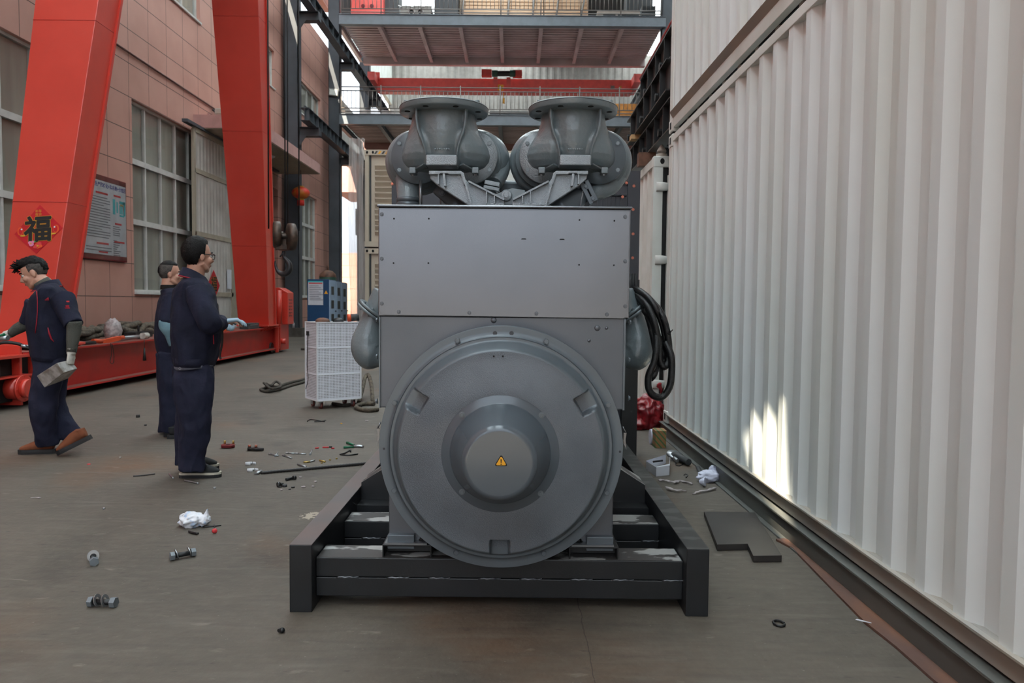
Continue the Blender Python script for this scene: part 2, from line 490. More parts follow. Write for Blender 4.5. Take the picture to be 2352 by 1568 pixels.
# concrete floor
m = mat('oily concrete floor', (97, 89, 79), 0.66, 0.0, (82, 76, 68), 0.7, (1, 1, 1), 0.35, 0.65, space='World', detail=8)
b = m.node_tree.nodes['Principled BSDF']
src = [l.from_socket for l in m.node_tree.links if l.to_socket == b.inputs['Base Color']][0]
gp = N(m, 'ShaderNodeNewGeometry')
def layer(m, src, pos, scale, stretch, lo, hi, c, amt, detail=6, off=0.0):
    mp = N(m, 'ShaderNodeMapping'); mp.inputs['Scale'].default_value = stretch; mp.inputs['Location'].default_value = (off, off, 0)
    LK(m, pos, mp.inputs[0])
    n = N(m, 'ShaderNodeTexNoise'); n.inputs['Scale'].default_value = scale; n.inputs['Detail'].default_value = detail
    LK(m, mp.outputs[0], n.inputs[0])
    r = N(m, 'ShaderNodeMapRange'); r.inputs[1].default_value = lo; r.inputs[2].default_value = hi; r.inputs[4].default_value = amt
    LK(m, n.outputs[0], r.inputs[0])
    x = N(m, 'ShaderNodeMix', data_type='RGBA'); LK(m, r.outputs[0], x.inputs[0]); LK(m, src, x.inputs[6]); x.inputs[7].default_value = (*L(c), 1)
    return x.outputs[2]
P_ = gp.outputs['Position']
src = layer(m, src, P_, 0.55, (1, 1, 1), 0.56, 0.75, (114, 78, 48), 0.75, off=17)
src = layer(m, src, P_, 1.3, (1, 1, 1), 0.56, 0.72, (54, 50, 46), 0.75, off=11)
src = layer(m, src, P_, 3.0, (0.9, 7, 1), 0.48, 0.75, (66, 61, 56), 0.42, off=5, detail=10)
src = layer(m, src, P_, 2.5, (0.9, 5, 1), 0.56, 0.75, (128, 122, 114), 0.32, off=23, detail=10)
src = layer(m, src, P_, 14.0, (1, 1.6, 1), 0.45, 0.7, (112, 105, 96), 0.25, off=61, detail=8)
src = layer(m, src, P_, 6.0, (1, 2.2, 1), 0.66, 0.74, (140, 132, 122), 0.5, off=31)
src = layer(m, src, P_, 60.0, (1, 1, 1), 0.70, 0.76, (150, 144, 136), 0.35, detail=2, off=41)
src = layer(m, src, P_, 9.0, (1, 2.5, 1), 0.67, 0.74, (52, 47, 44), 0.6, off=51)
# expansion joint line and a splash of pale paint
sp = N(m, 'ShaderNodeSeparateXYZ'); LK(m, P_, sp.inputs[0])
wob = N(m, 'ShaderNodeTexNoise'); wob.inputs['Scale'].default_value = 9; LK(m, P_, wob.inputs[0])
jl = MATH(m, 'LESS_THAN', MATH(m, 'ABSOLUTE', MATH(m, 'ADD', MATH(m, 'SUBTRACT', sp.outputs[0], 0.287), MATH(m, 'MULTIPLY', MATH(m, 'SUBTRACT', wob.outputs[0], 0.5), 0.03))), 0.0022)
x1 = N(m, 'ShaderNodeMix', data_type='RGBA'); LK(m, MATH(m, 'MULTIPLY', jl, 0.6), x1.inputs[0]); LK(m, src, x1.inputs[6]); x1.inputs[7].default_value = (*L((44, 40, 37)), 1)
pc = fl(722, 1183)
ds = MATH(m, 'ADD', MATH(m, 'POWER', MATH(m, 'MULTIPLY', MATH(m, 'SUBTRACT', sp.outputs[0], pc.x), 10.0), 2.0), MATH(m, 'POWER', MATH(m, 'MULTIPLY', MATH(m, 'SUBTRACT', sp.outputs[1], pc.y), 10.0), 2.0))
w2_ = N(m, 'ShaderNodeTexNoise'); w2_.inputs['Scale'].default_value = 28; w2_.inputs['Detail'].default_value = 5; LK(m, P_, w2_.inputs[0])
pk = MATH(m, 'LESS_THAN', MATH(m, 'ADD', ds, MATH(m, 'MULTIPLY', MATH(m, 'SUBTRACT', w2_.outputs[0], 0.5), 4.5)), 0.45)
x2 = N(m, 'ShaderNodeMix', data_type='RGBA'); LK(m, MATH(m, 'MULTIPLY', pk, 0.8), x2.inputs[0]); LK(m, x1.outputs[2], x2.inputs[6]); x2.inputs[7].default_value = (*L((186, 174, 156)), 1)
src = x2.outputs[2]
LK(m, src, b.inputs['Base Color'])
n2 = N(m, 'ShaderNodeTexNoise'); n2.inputs['Scale'].default_value = 35; n2.inputs['Detail'].default_value = 6; LK(m, P_, n2.inputs[0])
bp = N(m, 'ShaderNodeBump'); bp.inputs['Strength'].default_value = 0.25; bp.inputs['Distance'].default_value = 0.01
LK(m, n2.outputs[0], bp.inputs['Height']); LK(m, bp.outputs[0], b.inputs['Normal'])
M['floor'] = m

def boldtext(body, size, m, name, o, X, Y, parent, rad):
    ob = textmesh(body, size, m, name, o, X, Y, parent); me = ob.data
    X = V(X).normalized(); Y = V(Y).normalized(); Z = X.cross(Y)
    vs0 = [v.co.copy() for v in me.vertices]; fs0 = [list(p.vertices) for p in me.polygons]; vs_ = []; fs_ = []
    for k in range(13):
        off = V((0, 0, 0)) if k == 12 else X * rad * math.cos(k * PI / 6) + Y * rad * math.sin(k * PI / 6)
        b = len(vs_); vs_ += [v + off + Z * 0.00004 * k for v in vs0]; fs_ += [[b + i for i in f] for f in fs0]
    nm = bpy.data.meshes.new(name); nm.from_pydata([tuple(v) for v in vs_], [], fs_); nm.materials.append(m); ob.data = nm
    bpy.data.meshes.remove(me)
    return ob

def textmesh(body, size, m, name, o, X, Y, parent=None, ext=0.0, offset=0.0, align='CENTER'):
    """lettering lying in the plane X,Y (unit vectors) at o"""
    cu = bpy.data.curves.new(name, 'FONT'); cu.body = body; cu.size = size; cu.extrude = ext; cu.offset = offset
    cu.align_x = align; cu.align_y = 'CENTER'; cu.resolution_u = 3
    t = bpy.data.objects.new(name, cu); col.objects.link(t)
    bpy.context.view_layer.update()
    dg = bpy.context.evaluated_depsgraph_get()
    me = bpy.data.meshes.new_from_object(t.evaluated_get(dg))
    bpy.data.objects.remove(t); bpy.data.curves.remove(cu)
    me.materials.clear(); me.materials.append(m)
    X = V(X).normalized(); Y = V(Y).normalized(); Z = X.cross(Y)
    R = Matrix((X, Y, Z)).transposed()
    for v in me.vertices: v.co = R @ v.co
    me.update()
    ob = bpy.data.objects.new(name, me); col.objects.link(ob)
    o = V(o); WL[ob.name] = o
    if parent: ob.parent = parent; ob.location = o - WL[parent.name]
    else: ob.location = o
    return ob
# ================================================================== SETTING
def structure(name, mb, m, **k):
    return tag(mb.build(name, m, **k), kind='structure')

f = MB(); f.box(-30, 20, -12, 80, -0.3, 0)
structure('floor', f, M['floor'])

XW = -8.4
# openings of the left wall: (y0, y1, z0, z1)
WIN = [(10.05, 14.3, 1.46, 5.7), (16.72, 20.6, 1.46, 5.66), (16.9, 20.4, 8.6, 9.9), (23.6, 26.6, 8.6, 9.88), (29.4, 32.8, 8.6, 9.85), (29.2, 32.15, 1.46, 5.56)]
DOOR = (21.7, 26.9, 0.0, 5.2)
w = MB()
ops = WIN + [DOOR]
ys = sorted(set([-6.0, 34.6] + [o[0] for o in ops] + [o[1] for o in ops]))
for a, b_ in zip(ys, ys[1:]):
    hs = sorted([(o[2], o[3]) for o in ops if o[0] <= a + 1e-6 and o[1] >= b_ - 1e-6])
    z = 0.0
    for h0, h1 in hs:
        if h0 > z: w.box(XW - 0.3, XW, a, b_, z, h0)
        z = h1
    w.box(XW - 0.3, XW, a, b_, z, 12.5)
structure('wall_left', w, M['pink'])
b2 = MB(); b2.box(-13.0, XW - 1.4, -6, 34.6, 0, 12.4)
b2.build('wall_inner', M['dgrey'])['kind'] = 'structure'

def window(n, o, nv, rows):
    y0, y1, z0, z1 = o; t = 0.055; x = XW - 0.12
    fr = MB()
    fr.box(x - 0.05, x + 0.03, y0, y1, z0, z0 + t).box(x - 0.05, x + 0.03, y0, y1, z1 - t, z1)
    fr.box(x - 0.05, x + 0.03, y0, y0 + t, z0, z1).box(x - 0.05, x + 0.03, y1 - t, y1, z0, z1)
    for k in range(1, nv):
        y = y0 + (y1 - y0) * k / nv; h = t * (0.9 if k % 2 else 0.6)
        fr.box(x - 0.045, x + 0.025, y - h / 2, y + h / 2, z0, z1)
    for r in rows: fr.box(x - 0.05, x + 0.04, y0, y1, r - 0.06, r + 0.06)
    wf = structure('window_%d' % n, fr, M['alu'])
    gl = MB(); gl.add([(x - 0.01, y0 + 0.02, z0 + 0.02), (x - 0.01, y1 - 0.02, z0 + 0.02), (x - 0.01, y1 - 0.02, z1 - 0.02), (x - 0.01, y0 + 0.02, z1 - 0.02)], [(0, 1, 2, 3)])
    gl.build('glass', M['glass'], wf)
    cu = MB(); cu.box(x - 0.055, x - 0.05, y0 + 0.01, y1 - 0.01, z0 + 0.01, z1 - 0.01)
    cu.build('blind', M['curtain'], wf)
    si = MB(); si.box(x - 0.05, XW + 0.05, y0, y1, z0 - 0.05, z0 + 0.002)
    si.build('sill', M['alu'], wf)
window(1, WIN[0], 5, [4.35, 3.02]); window(2, WIN[1], 5, [4.35, 3.02]); window(3, WIN[2], 4, [])
window(4, WIN[3], 4, []); window(5, WIN[4], 4, []); window(6, WIN[5], 4, [4.35, 3.02])

# doorway to the side building
d = MB(); d.box(XW - 0.28, XW - 0.2, DOOR[0], 25.9, 0, 5.2)
dd = structure('door_1', d, M['beige'])
d = MB(); d.box(XW - 0.2, XW + 0.03, 25.9, 26.1, 0, 5.2); d.build('door_jamb', M['dgrey'], dd)
d = MB(); d.box(XW - 0.25, XW - 0.15, 26.1, 26.9, 0, 5.2); d.build('door_leaf', M['grey'], dd)
# corrugated sliding leaf
d = MB()
y0, y1, z0, z1 = 19.4, 21.95, 0.1, 5.62
ny = 48
prof = []
for i in range(ny + 1):
    y = y0 + (y1 - y0) * i / ny
    prof.append((XW + 0.2 + (0.02 if (i // 2) % 2 else 0.0), y))
d.loft([[V((a, y, z0)) for a, y in prof], [V((a, y, z1)) for a, y in prof]], cap=False, smooth=False, closed=False)
dm = mat('grey ribbed sliding door sheet', (198, 194, 188), 0.4, 0.15, (176, 171, 164), 1.5)
dl = tag(d.build('door_2', dm), kind='structure')
d = MB()
for z in (z0, 1.45, 3.0, 4.6, z1): d.box(XW + 0.17, XW + 0.24, y0, y1, z - 0.06, z + 0.06)
d.box(XW + 0.17, XW + 0.24, y0 - 0.05, y0 + 0.06, z0, z1); d.box(XW + 0.17, XW + 0.24, y1 - 0.12, y1, z0, z1)
d.build('door_frame', M['beige'], dl)
d = MB(); d.box(XW + 0.14, XW + 0.28, 18.9, 26.2, z1 + 0.06, z1 + 0.14); d.build('door_track', M['colm'], dl)

# canopy over the doorway
c = MB(); c.box(XW, -6.9, 19.9, 26.9, 5.76, 6.1)
cn = structure('trim_1', c, M['fascia'])
c = MB(); c.box(XW, -6.92, 19.92, 26.88, 5.74, 5.76); c.build('soffit', M['beige'], cn)
c = MB(); c.lathe([(0.0, -0.07), (0.16, -0.06), (0.24, -0.02), (0.25, 0.0)], (-7.7, 23.6, 5.74), (0, 0, 1), 24); c.build('ceiling_lamp', M['white'], cn)
# raised strip along the wall
# columns
def column(n, x0, x1, y, top, base=True, lab=''):
    c = MB(); w_ = x1 - x0
    c.box(x0, x1, y, y + 0.025, 0, top).box(x0, x1, y + 0.4, y + 0.425, 0, top).box((x0 + x1) / 2 - 0.01, (x0 + x1) / 2 + 0.01, y + 0.02, y + 0.41, 0, top)
    c.box(x0, x0 + 0.02, y, y + 0.42, 0, top).box(x1 - 0.02, x1, y, y + 0.42, 0, top)
    o = c.build('trim_%d' % n, M['colm']); o['kind'] = 'structure'
    if base:
        b = MB(); b.box(x0 - 0.12, x1 + 0.15, y - 0.15, y + 0.55, 0, 0.32); b.build('plinth', M['conc'], o)
    return o
c1 = column(2, -8.3, -7.78, 27.3, 20)
c2 = column(3, -8.1, -7.62, 33.0, 20)
c3 = column(4, -8.0, -7.5, 39.0, 20)
c4 = column(5, 6.16, 6.62, 33.0, 20)
for cc, y in ((c1, 27.3), (c2, 33.0), (c3, 39.0)):
    for zb in (7.5, 11.55):
        k = MB(); x1 = -7.05
        k.box(-7.8, x1, y + 0.05, y + 0.4, zb - 0.32, zb - 0.3).box(-7.8, x1, y + 0.05, y + 0.4, zb - 0.02, zb).box(-7.8, x1, y + 0.2, y + 0.22, zb - 0.3, zb)
        k.box(x1 - 0.02, x1, y + 0.05, y + 0.4, zb - 0.32, zb)
        k.prism([(-7.8, y + 0.05, zb - 0.32), (-7.5, y + 0.05, zb - 0.32), (-7.8, y + 0.05, zb - 0.75)], (0, 0.02, 0))
        k.build('corbel', M['colm'], cc)
# crane runways (left low, left high, right high)
def runway(lab, x, y0, y1, z, m, nstiff):
    r = MB(); r.ibeam((x, y0, z + 0.22), (x, y1, z + 0.22), 0.3, 0.44, 0.02)
    r.box(x - 0.03, x + 0.03, y0, y1, z + 0.44, z + 0.5)
    o = r.build('crane_runway', m)
    tag(o, lab, 'beam')
    for i in range(nstiff):
        y = y0 + 0.1 + (y1 - y0 - 0.2) * i / (nstiff - 1)
        q = MB(); q.box(x + 0.01, x + 0.13, y, y + 0.015, z + 0.02, z + 0.42)
        q.build('stiffener', m, o)
    return o
runway('dark steel crane runway beam resting on the lower brackets of the left columns', -7.3, 26.4, 39.6, 7.5, M['colm'], 22)
runway('grey steel crane runway beam high on the left columns above the pink wall', -7.3, 20.0, 52.0, 11.55, M['colm'], 36)
runway('grey steel crane runway beam high on the right behind the stacked containers', 6.2, 22.0, 52.0, 11.55, M['beamg'], 30)
bb = MB(); bb.tube([(5.95, 20, 12.2), (5.95, 37.4, 12.2)], 0.045, 6)
tag(bb.build('conductor_rail', M['redd']), 'long red conductor rail running above the right crane runway beam', 'rail')

# far side mezzanines
YM = 33.0
def mezz(n, zb, items):
    zt = zb + 0.42
    s = MB(); s.ibeam((-7.62, YM, zb + 0.21), (6.3, YM, zb + 0.21), 0.3, 0.44, 0.02)
    s.box(-7.62, 6.3, YM + 0.1, YM + 0.14, zb, zt)
    s.box(-7.62, 6.3, YM - 0.1, YM - 0.06, zb, zt)
    o = s.build('trim_%d' % n, M['beamg']); o['kind'] = 'structure'
    # ribbed deck
    pr = []; y = YM + 0.15; k = 0
    while y < 38.2:
        pr.append((y, zt - 0.02 if k % 4 in (0, 1) else zt - 0.16)); y += 0.13 if k % 2 == 0 else 0.02; k += 1
    d = MB(); d.loft([[V((-7.62, a, b)) for a, b in pr], [V((6.3, a, b)) for a, b in pr]], cap=False, smooth=False, closed=False)
    d.box(-7.62, 6.3, YM + 0.15, 38.2, zt, zt + 0.06)
    d.build('deck', M['deck'], o)
    for i in range(8):
        x = at(868 - 94 + 94 * i, 70, YM).x
        j = MB(); j.ibeam((x, YM + 0.15, zb + 0.14), (x, 38.1, zb + 0.14), 0.16, 0.24, 0.012); j.build('joist', M['deck'] if n == 6 else M['beamg'], o)
    j = MB(); j.ibeam((-7.62, 38.2, zb + 0.15), (6.3, 38.2, zb + 0.15), 0.25, 0.45, 0.02); j.box(-7.62, 6.3, 38.05, 38.1, zb - 0.06, zt)
    j.build('rear_beam', M['fascia'] if n == 7 else M['deck'], o)
    return o, zt + 0.06
m_up, z_up = mezz(6, 13.08, None)
m_lo, z_lo = mezz(7, 8.89, None)
def railing(z, lab):
    x0, x1 = -7.55, 6.1; y = YM + 0.02
    o = empty('guard_railing', ((x0 + x1) / 2, y, z), lab, 'railing')
    for zz, nm in ((1.12, 'top_rail'), (0.96, 'middle_rail'), (0.22, 'bottom_rail'), (0.08, 'bottom_rail')):
        MB().tube([(x0, y, z + zz), (x1, y, z + zz)], 0.022, 6).build(nm, M['rail'], o)
    n = 8
    for i in range(n + 1):
        x = x0 + (x1 - x0) * i / n
        MB().tube([(x, y, z), (x, y, z + 1.2)], 0.026, 6).build('post', M['rail'], o)
    nb = 76
    proto = None
    for i in range(nb):
        x = x0 + 0.08 + (x1 - x0 - 0.16) * i / (nb - 1)
        if proto is None:
            proto = MB().tube([(x, y, z + 0.22), (x, y, z + 0.96)], 0.013, 5).build('baluster', M['rail'], o); px0 = proto.location.copy(); xp = x
        else:
            q = proto.copy(); col.objects.link(q); q.location = px0 + V((x - xp, 0, 0))
railing(z_up, 'steel guard railing of the upper mezzanine at the top of the photo')
railing(z_lo, 'steel guard railing of the lower mezzanine just under the red bridge crane')

# back wall of the hall and roof
pr = []; x = -8.7; k = 0
while x < 14:
    pr.append((x, 52.0 if k % 4 in (0, 1) else 52.06)); x += 0.12; k += 1
bk = MB(); bk.loft([[V((a, b, 0)) for a, b in pr], [V((a, b, 24)) for a, b in pr]], cap=False, smooth=False, closed=False)
structure('wall_back', bk, M['bwall'])
rw = MB(); rw.box(14, 14.3, -16, 52, 0, 18)
structure('wall_right', rw, M['bwall'])
wl = MB(); wl.box(-8.7, -8.4, -16, 24, 12.5, 18).box(-8.7, -8.4, 24, 34.6, 14.2, 18).box(-8.7, -8.4, -16, -6, 0, 12.5)  # upper strips out of view, added to keep the sun out
structure('wall_left', wl, M['pink'])
we = MB(); we.box(-8.7, -8.45, 34.6, 52, 8.2, 11.0).box(-8.7, -8.45, 34.6, 52, 14.6, 18)
structure('wall_left', we, M['cwhite2'])
# roof; an added hole, shaped to let one shaft of sun onto the container
def roof_pt(Yc, zc, Xc):
    t = (18.0 - zc) / SUN_TO.z
    return V((Xc + SUN_TO.x * t, Yc + SUN_TO.y * t, 18.0))
H = [roof_pt(4.86, 0.66, 1.49), roof_pt(4.18, 0.88, 1.49), roof_pt(4.02, 0.02, 1.5), roof_pt(4.24, 0.10, 1.5)]
hx0 = min(p.x for p in H) - 0.5; hx1 = max(p.x for p in H) + 0.5; hy0 = min(p.y for p in H) - 0.5; hy1 = max(p.y for p in H) + 0.5
XS = [(-8.7, -7.6), (-7.6, -4.6), (-4.6, hx0), (hx1, 1.2), (1.2, 4.4), (4.4, 7.0), (7.0, 10.0), (10.0, 14.3)]
rf = MB(); rl = MB()
for k, (a, b) in enumerate(XS):
    q = rl if k in (1, 3, 6) else rf
    q.box(a, b, -16, 52.1, 18, 18.03)
rf.box(hx0, hx1, -16, hy0, 18, 18.03).box(hx0, hx1, hy1, 52.1, 18, 18.03)
R4 = [V((hx0, hy0, 18)), V((hx1, hy0, 18)), V((hx1, hy1, 18)), V((hx0, hy1, 18))]
cc = sum(H, V((0, 0, 0))) / 4
H.sort(key=lambda p: math.atan2(p.y - cc.y, p.x - cc.x))
rf.add(R4 + H, [(i, (i + 1) % 4, 4 + (i + 1) % 4, 4 + i) for i in range(4)])
cl = structure('ceiling', rf, M['dgrey'])
rl.build('added_roof_light', M['roofl'], cl)  # unseen translucent strips, added to bring more light down into the hall
# ================================================================== GENERATOR SET
GX, GZ = -0.052, 0.708
gs = empty('generator_set', (GX, 4.6, 0), 'huge grey diesel generator set on a black skid frame in the middle of the hall', 'generator')

def bolt(c, d, r, m=None, name='bolt', parent=None, h=None, washer=True):
    c = V(c); d = V(d).normalized(); q = MB()
    h = h or r * 0.8
    if washer: q.cyl(c, c + d * r * 0.22, r * 1.35, n=14)
    q.hexa(c + d * r * 0.2, c + d * h, r)
    q.cyl(c + d * h, c + d * (h + r * 0.12), r * 0.8, r * 0.7, n=10)
    return q.build(name, m or M['gen'], parent)

# ---- skid
def rail_part(x0, x1):
    s = MB(); s.box(x0, x1, 3.10, 8.3, 0.0, 0.285)
    r = s.build('side_rail', M['skid'], gs, bevel=0.003)
    t = MB(); t.box(x0 + 0.001, x1 - 0.001, 3.102, 8.3, 0.285, 0.2865)
    t.build('rail_top', M['dustl'] if x0 < 0 else M['wornr'], r)
    return r
rail_part(-0.930, -0.836); rail_part(0.724, 0.818)
for i, y in enumerate((3.165, 3.70, 5.3, 6.2, 7.2)):
    for z0, z1 in ((0.045, 0.127), (0.129, 0.212)):
        s = MB(); s.box(-0.836, 0.724, y, y + 0.165, z0, z1)
        cb = s.build('cross_beam', M['skid'], gs, bevel=0.004)
        if z0 > 0.1:
            t = MB(); t.box(-0.83, 0.718, y + 0.004, y + 0.161, 0.212, 0.2132); t.build('beam_top', M['worn'], cb)
            if i < 2:
                for k in range(8):
                    x = -0.75 + k * 0.195 + (0.02 if k % 2 else 0)
                    wb = MB(); wb.tube([(x + j * 0.012, y - 0.001, 0.128 + 0.0015 * ((j * 7) % 3 - 1)) for j in range(9)], 0.0035, 5)
                    wb.build('weld_bead', M['weld'], cb)
for sgn, xa, xb in ((-1, -0.836, -0.60), (1, 0.724, 0.50)):
    s = MB(); s.prism([(xa, 4.12, 0.20), (xb, 4.12, 0.20), (xb, 4.12, 0.44), (xa + (0.15 if sgn < 0 else -0.15), 4.12, 0.40), (xa, 4.12, 0.305)], (0, 0.20, 0))
    s.build('gusset', M['skid'], gs)
    t = MB(); xi = xa + (0.15 if sgn < 0 else -0.15)
    t.add([(xa, 4.118, 0.3065), (xi, 4.118, 0.4015), (xi, 4.322, 0.4015), (xa, 4.322, 0.3065)], [(0, 1, 2, 3)] if sgn < 0 else [(0, 3, 2, 1)])
    t.add([(xi, 4.118, 0.4015), (xb, 4.118, 0.4415), (xb, 4.322, 0.4415), (xi, 4.322, 0.4015)], [(0, 1, 2, 3)] if sgn < 0 else [(0, 3, 2, 1)])
    t.build('gusset_top', M['worn'], gs)
    s = MB(); s.box(min(xa, xb), max(xa, xb), 4.0, 4.4, 0.10, 0.21); s.build('cross_beam', M['skid'], gs)

# ---- alternator
s = MB(); s.box(-0.535, 0.430, 3.22, 4.3, 0.245, 0.90)
s.build('stator_frame', M['sheet2'], gs, bevel=0.004)
s = MB(); s.cyl((GX, 3.12, GZ), (GX, 4.35, GZ), 0.478, n=64); s.build('stator_drum', M['gen'], gs)
for sx_ in (-1, 1):
    xc = GX + sx_ * 0.43
    xo = -0.535 if sx_ < 0 else 0.430
    q = MB(); q.box(min(xo, xo - sx_ * 0.115), max(xo, xo - sx_ * 0.115), 3.185, 3.3, 0.245, 0.305)
    q.build('foot', M['gen'], gs, bevel=0.003)
    q = MB(); a0, a1 = sorted((xo + sx_ * 0.02, xo - sx_ * 0.19))
    q.box(a0, a1, 3.172, 3.5, 0.272 - 0.012, 0.272 - 0.004).box(a0, a0 + 0.006, 3.172, 3.5, 0.2135, 0.262).box(a1 - 0.006, a1, 3.172, 3.5, 0.2135, 0.262).box(a0, a1, 3.25, 3.5, 0.2135, 0.26)
    q.build('mounting_channel', M['skid'], gs, bevel=0.002)
    q = MB(); q.box(a0 + 0.01, a1 - 0.02, 3.168, 3.4, 0.2685, 0.2755); q.build('shim_plate', M['steel'], gs)
    for dx in (0.145, 0.175):
        bolt((xo - sx_ * dx, 3.22, 0.276), (0, 0, 1), 0.012, M['skid'], parent=gs)

# upper sheet metal box
X0, X1, ZB, ZT, YF = -0.571, 0.476, 0.853, 1.690, 3.165
s = MB(); s.box(X0, X1, YF, 4.25, 1.24, ZT); s.build('terminal_box', M['sheet'], gs, bevel=0.003)
s = MB(); s.box(X0 + 0.004, X1 - 0.014, YF + 0.012, 4.2, ZB, 1.24); s.build('air_hood', M['sheet2'], gs, bevel=0.004)
s = MB(); s.box(X1 - 0.020, X1 - 0.012, YF + 0.002, YF + 0.03, ZB, 1.235).box(X0 + 0.002, X0 + 0.008, YF + 0.002, YF + 0.03, ZB, 1.235); s.build('hood_edge', M['gen'], gs)
yc = YF - 0.003
c = MB(); c.prism([(X0 + 0.004, yc, 1.262), (X0 + 0.018, yc, 1.244), (X1 - 0.022, yc, 1.238), (X1 - 0.008, yc, 1.256), (X1 - 0.004, yc, 1.684), (X0 + 0.004, yc, 1.684)], (0, 0.003, 0))
cp = c.build('front_cover', M['sheet'], gs, bevel=0.001)
s = MB(); s.box(X0 - 0.006, X1 + 0.006, YF - 0.014, 4.27, ZT, ZT + 0.011)
s.build('box_lid', M['sheet'], gs, bevel=0.005)
for (px, py) in ((877, 492), (877, 594), (877, 697), (1436, 498), (1436, 600), (1436, 703), (916, 716), (1078, 718), (1232, 720), (1394, 722)):
    p = at(px, py, yc); bolt(p, (0, -1, 0), 0.0062, M['sheet2'], parent=cp)
for (px, py) in ((905, 502), (985, 502), (1331, 505), (1411, 507), (904, 604), (984, 604), (1330, 608), (1410, 609)):
    p = at(px, py, yc); MB().cyl(p, p + V((0, -0.0018, 0)), 0.0035, n=10).build('rivet', M['hole'], cp)
for (px, py) in ((1203, 549), (1291, 550)):
    p = at(px, py, yc); q = MB(); q.prism([p + V((-0.011, -0.0006, -0.0015)), p + V((0.011, -0.0006, -0.0015)), p + V((0.008, -0.0006, 0.003)), p + V((-0.008, -0.0006, 0.003))], (0, 0.0008, 0)); q.build('slot', M['hole'], cp)
for px, py, r in ((1134, 735, .0125), (1372, 753, .0125), (1393, 753, .007), (1353, 782, .007)):
    p = at(px, py, YF + 0.012); MB().lathe([(0.0, -0.004), (r * .8, -0.004), (r, -0.001), (r, 0.001)], p, (0, 1, 0), 20).build('plug', M['sheet2'], gs)
for px, py in ((868, 735), (868, 818), (867, 921), (1445, 740), (1443, 826), (1443, 914)):
    p = at(px, py, YF + 0.02); bolt(p, (-1 if px < 1000 else 1, 0, 0), 0.009, M['gen'], parent=gs)

# ---- end bracket : polar height field
YR = 3.07
def sst(a, b, x):
    t = max(0.0, min(1.0, (x - a) / (b - a))); return t * t * (3 - 2 * t)
def depth(r, th):
    # th measured from straight up, clockwise seen from the front
    z = 0.0
    z += 0.016 * (1 - sst(0.4545, 0.4575, r))
    z += 0.090 * (1 - sst(0.402, 0.440, r)) ** 0.8
    z += 0.022 * (1 - sst(0.22, 0.41, r))
    if r < 0.452:
        for a0, wd, ri in ((180, 0.037, 0.352), (59.5, 0.037, 0.356), (-59.5, 0.037, 0.356)):
            a = math.radians(a0); x = math.sin(th); y = math.cos(th)
            u = r * (x * math.sin(a) + y * math.cos(a)); v = r * (x * math.cos(a) - y * math.sin(a))
            k = sst(ri - 0.004, ri + 0.003, u) * (1 - sst(wd - 0.003, wd + 0.004, abs(v)))
            z = z * (1 - k) + min(z, 0.040) * k
    return z
nt_, rs = 600, [0.499, 0.498] + [0.497 - 0.0405 * i / 4 for i in range(5)] + [0.4565 - 0.0015 * i for i in range(1, 3)] + [0.4535 - 0.003 * i for i in range(0, 42)] + [0.3275 - 0.012 * i for i in range(1, 9)]
rows = []
for k, r in enumerate(rs):
    row = []
    for i in range(nt_):
        th = 2 * PI * i / nt_
        d = depth(r, th) if k > 0 else -0.004
        row.append(V((GX + r * math.sin(th), YR - d, GZ + r * math.cos(th))))
    rows.append(row)
e = MB(); e.loft([[p + V((0, 0.05, 0)) for p in rows[0]]] + rows, cap=False)
e.mi = 0
eb = e.build('end_bracket', [M['gen_rough'], M['gen']], gs)
for p in eb.data.polygons:
    c_ = p.center + WL[eb.name]
    rr = math.hypot(c_.x - GX, c_.z - GZ)
    if rr > 0.4 : p.material_index = 1
for k in range(8):
    a = math.radians(22.5 + 45 * k)
    bolt((GX + 0.472 * math.sin(a), YR + 0.001, GZ + 0.472 * math.cos(a)), (0, -1, 0), 0.0125, M['gen'], parent=eb, washer=False)
for px, py, r in ((882, 1030, .005), (1424, 1037, .005), (1137, 765, .009), (1175, 765, .009)):
    p = at(px, py, YR - 0.0005); MB().cyl(p, p + V((0, -0.001, 0)), r, n=16).build('bolt_hole', M['radi'], eb)
for px in (1134, 1155):
    p = at(px, 818, YR - 0.118); MB().cyl(p + V((0, 0.02, 0)), p, 0.0035, n=10).build('bolt_hole', M['hole'], eb)
# hub cover
h = MB()
h.lathe([(0.238, 0.0), (0.238, 0.012), (0.235, 0.015), (0.200, 0.015), (0.1975, 0.017), (0.195, 0.024), (0.188, 0.048), (0.1435, 0.174), (0.1415, 0.182), (0.138, 0.189), (0.133, 0.194), (0.127, 0.197), (0.120, 0.198), (0.119, 0.198), (0.0, 0.1985)], (GX, YR - 0.112, GZ), (0, -1, 0), 96)
hc = h.build('hub_cover', mat('smooth grey hub paint', (88, 97, 105), 0.22, 0.15, (85, 94, 102), 3, coat=0.35), gs)
for px, py in ((1061, 952), (1244, 953), (1242, 1133), (1061, 1129)):
    p = at(px, py, YR - 0.127); bolt(p, (0, -1, 0), 0.0088, M['gen'], parent=hc)
